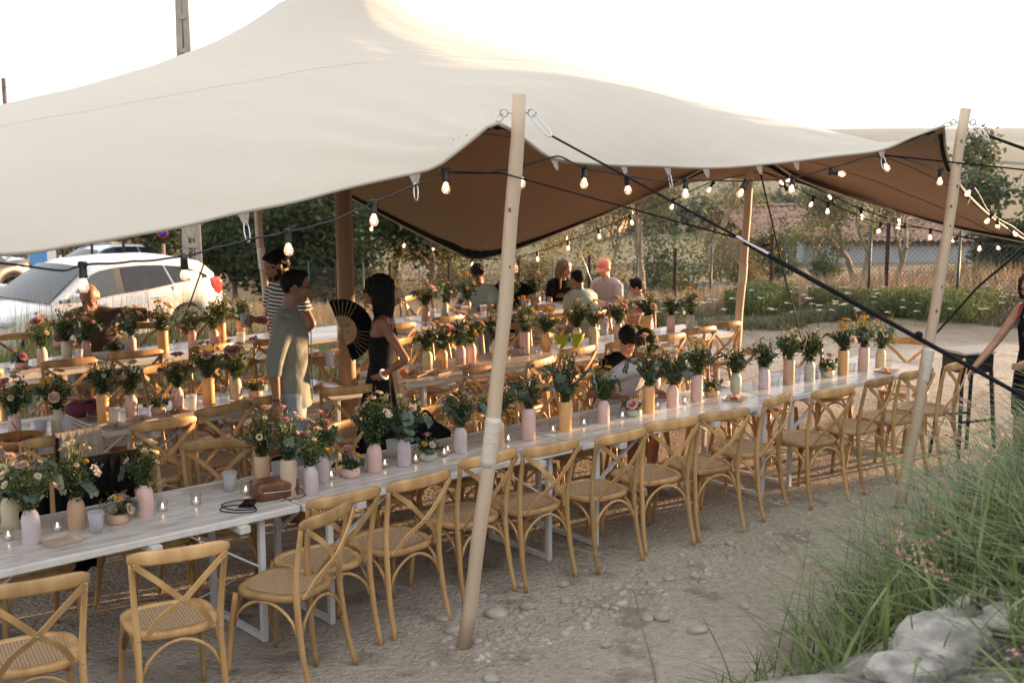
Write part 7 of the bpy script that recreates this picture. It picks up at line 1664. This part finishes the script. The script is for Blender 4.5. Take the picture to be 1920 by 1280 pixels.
    else: side_pane('side_window', [(.95,1.0),(.42,1.34),(-.5,1.40),(-1.1,1.30),(-1.3,1.06),(0,1.03)], CAR_G)
    # windscreen
    mb = MB(); w0, w1 = halfw[int(np.argmin(abs(xs-1.2)))]*.86, Wd/2*.70; zt = H-.105; V = []; nn = 9
    for z, x, w in ((1.01,1.235,w0),(1.01+(zt-1.01)*.5,.87,(w0+w1)/2),(zt,.46,w1)):
        for i in range(nn): u = i/(nn-1)*2-1; V.append((x+.045*(1-u*u)+.03, u*w, z+.030*(1-u*u)+.008))
    F = [(r*nn+i, r*nn+i+1, (r+1)*nn+i+1, (r+1)*nn+i) for r in range(2) for i in range(nn-1)]; mb.add(V, F, 0, True); mb.build('windscreen', CAR_G, root)
    mb = MB(); mb.beam((1.30,-.55,1.035),(1.20,.05,1.055),.015,.012); mb.beam((1.30,.10,1.035),(1.20,.62,1.055),.015,.012); mb.build('wiper', DARKP, root)
    for s in (-1,1):
        mr = soft_box((.16,.22,.15), 7, paint, 'mirror', root, .6, (.92, s*(Wd/2+.10), 1.10)); MB().beam((0,-s*.18,-.05),(0,-s*.02,-.03),.05,.05).build('mirror_foot', DARKP, mr)
        if paint is not white_paint: MB().tube([(-1.35,s*.60,H-.01),(-.6,s*.62,H+.025),(.1,s*.62,H+.01)], .014, 6).build('roof_rail', RIMM if sedan else paint, root)
        for x in (1.40,-1.38):
            wh = empty('wheel', (0,0,0)); wh.parent = root; wh.location = (x, s*(Wd/2-.12), .36)
            q = Matrix.Rotation(math.pi/2, 3, 'X'); MB().lathe([(.20,-.10),(.33,-.11),(.36,-.08),(.36,.08),(.33,.11),(.20,.10)], 28, rot=q).build('tyre', TYRE, wh)
            mb = MB().lathe([(0,.06),(.06,.07),(.07,.03),(.20,.03),(.225,.10),(.225,-.10),(0,-.10)], 24, rot=q if s < 0 else Matrix.Rotation(-math.pi/2,3,'X'))
            for k5 in range(5): a = k5*2*math.pi/5; mb.beam((.05*math.cos(a), s*.07, .05*math.sin(a)),(.215*math.cos(a), s*.085, .215*math.sin(a)),.045,.03)
            mb.build('rim', RIMM, wh)
        for x in (.35,-.80): MB().beam((x-.09, s*(Wd/2+.012), .93),(x+.09, s*(Wd/2+.012), .93),.02,.028,bev=.006).build('door_handle', paint, root)
    if not sedan: MB().box((hL-.06,0,.58),(.10,1.0,.22),bev=.03).build('grille', DARKP, root)
    return root
white_paint = mat('white_car_paint', (.52,.515,.51), .28, coat=1.0); silver = mat('silver_car_paint', (.50,.54,.58), .3, coat=.8); darkcar = mat('black_car_paint', (.02,.02,.024), .25, coat=.8)
hx, hy = -.60, -.80      # nose direction in world (towards the left front)
cz = -.92
car('white_suv', 'white family SUV parked in the meadow behind the bald man, dappled with low sunlight', (-7.2,21.2,cz), math.atan2(hy,hx), white_paint)
car('silver_car', 'pale silver estate car with roof rails, only its roof showing above the white SUV', (-14.4,44,-2.61), math.atan2(hy,hx), silver, 3.9, 1.7, 1.50)
car('dark_car', 'dark car at the far left edge behind the SUV windscreen', (-12.55,27.2,-1.2), math.atan2(-.9,-.4), darkcar, 4.3, 1.78, 1.42, True)

# ================================================================== STREET BITS
def lattice_pole():
    y = 27.0; x = wx(351,y); z = float(terrain(x,y)); root = empty('power_pole', (x,y,z), R(10), 'tall concrete ladder-type power pole rising behind the tent, cut by the top edge', 'power pole'); c = mat('concrete', (.34,.30,.26), .9, .15, 3, .4, 30); Hh = 9.5
    for s in (-1,1): MB().beam((s*.155,0,0),(s*.035,0,Hh),.075,.13).build('leg', c, root)
    MB().beam((0,.05,0),(0,.05,Hh),.05,.05).build('web', mat('concrete_dark', (.20,.17,.15), .9), root)
    me = MB().box((0,0,0),(.33,.12,.09)).mesh('rung'); me.materials.append(c)
    for k in range(14): o = obj('rung', me, parent=root, loc=(0,0,.4+k*.68)); o.scale = (1-.054*k,1,1)
lattice_pole()
y = 27; x = wx(297,y)-.0; z = float(terrain(x,y)); ns = empty('road_sign', (x,y,z), R(8), 'round no-parking sign, blue with red rim, on a wooden post', 'sign')
MB().beam((0,0,0),(0,0,2.75+(251-455)/2360*y-z),.07,.05).build('post', mat('pinkish_post', (.40,.27,.20), .8), ns)
zc = 2.75+(251-434)/2360*y-z; q = Matrix.Rotation(math.pi/2, 3, 'X'); MB().lathe([(0,-.008),(.115,-.008),(.115,.008),(0,.008)], 24, (0,-.045,zc), rot=q).build('disc_rim', mat('sign_red', (.5,.03,.04), .5), ns); MB().lathe([(0,-.004),(.085,-.004),(.085,.004),(0,.004)], 24, (0,-.057,zc), rot=q).build('disc_face', mat('sign_blue', (.03,.06,.35), .5), ns)
MB().beam((-.065,-.064,zc-.065),(.065,-.064,zc+.065),.006,.026,up=(0,1,0)).build('bar', bpy.data.materials['sign_red'], ns)
for px, y, top, lab in ((13,48,150,'slim wooden telegraph pole above the left end of the tent'),(1,60,195,'tree stump top at the far left horizon')):
    if y == 60: continue
    x = wx(px,y); z = float(terrain(x,y)); tp = empty('telegraph_pole', (x,y,z), 0, lab, 'pole'); h = 2.75+(251-top)/2360*y-z; MB().tube([(0,0,0),(0,0,h)], [.11,.08], 10).build('shaft', bark, tp); MB().tube([(0,0,h-.3),(-9,3,h-1.2)], .012, 5).build('cable', M['black'], tp); MB().tube([(0,0,h-.35),(14,-6,h-1.6)], .012, 5).build('cable', M['black'], tp)
y = 33; x = wx(70,y); z = -2.2; kb = empty('blue_kiosk', (x,y,z), R(15), 'blue and white banner column behind the cars at the left', 'banner'); MB().box((-.15,0,1.35),(.42,.2,2.7),bev=.02).build('blue_panel', mat('banner_blue', (.10,.30,.62), .6), kb); MB().box((.17,0,1.35),(.22,.2,2.7),bev=.02).build('white_panel', M['wax'], kb)
x = wx(50,34); gp_ = empty('grey_post', (x,34,-2.2), 0, 'grey post left of the blue banner', 'post'); MB().box((0,0,1.3),(.28,.2,2.6)).build('shaft', mat('grey_paint', (.35,.37,.38), .7), gp_)
for px, y, lab in ((105,25.5,'rusty fence stake left of the pale car roof'),(161,25.0,'rusty stake in front of the pale car’s windscreen'),(221,24.6,'rusty stake in front of the pale car’s roof')):
    x = wx(px,y); z = float(terrain(x,y)); s_ = empty('stake', (x,y,z), 0, lab, 'stake', 'rusty stakes near the cars'); MB().box((0,0,.95),(.045,.045,1.9)).build('shaft', rust, s_)
for px, y, h, w in ((43,24.5,2.9,.5),(20,24.3,2.7,.4)):
    x = wx(px,y); tree('flowering_shrub', 'orange-flowered shrub left of the banner, '+('right' if px > 30 else 'left')+' one', 'shrub', x, y, h*.45, w*1.2, mat('orange_blossom' , (.50,.09,.03), .8, col2=(.14,.10,.03), vscale=3) if 'orange_blossom' not in bpy.data.materials else bpy.data.materials['orange_blossom'], 900, .12, 300+px, .15, cl=.3)
# unused leaf material for the unseen hedge added to shade the near tables
HB = leaf_mat('hedge_leaf', (.03,.05,.018), (.08,.10,.035))

# ================================================================== HAZE
def haze():
    mb = MB(); mb.box((0,2040,3), (5000,4180,46)); me = mb.mesh('haze'); m = bpy.data.materials.new('haze_air'); m.use_nodes = True; N, L = m.node_tree.nodes, m.node_tree.links; N.remove(N['Principled BSDF'])
    v = N.new('ShaderNodeVolumePrincipled'); v.inputs['Color'].default_value = (.60,.74,.92,1); v.inputs['Density'].default_value = HAZE; v.inputs['Anisotropy'].default_value = 0; L.new(v.outputs[0], N['Material Output'].inputs['Volume'])
    tag(obj('haze', me, m), kind='stuff')
HAZE = .00011
haze()
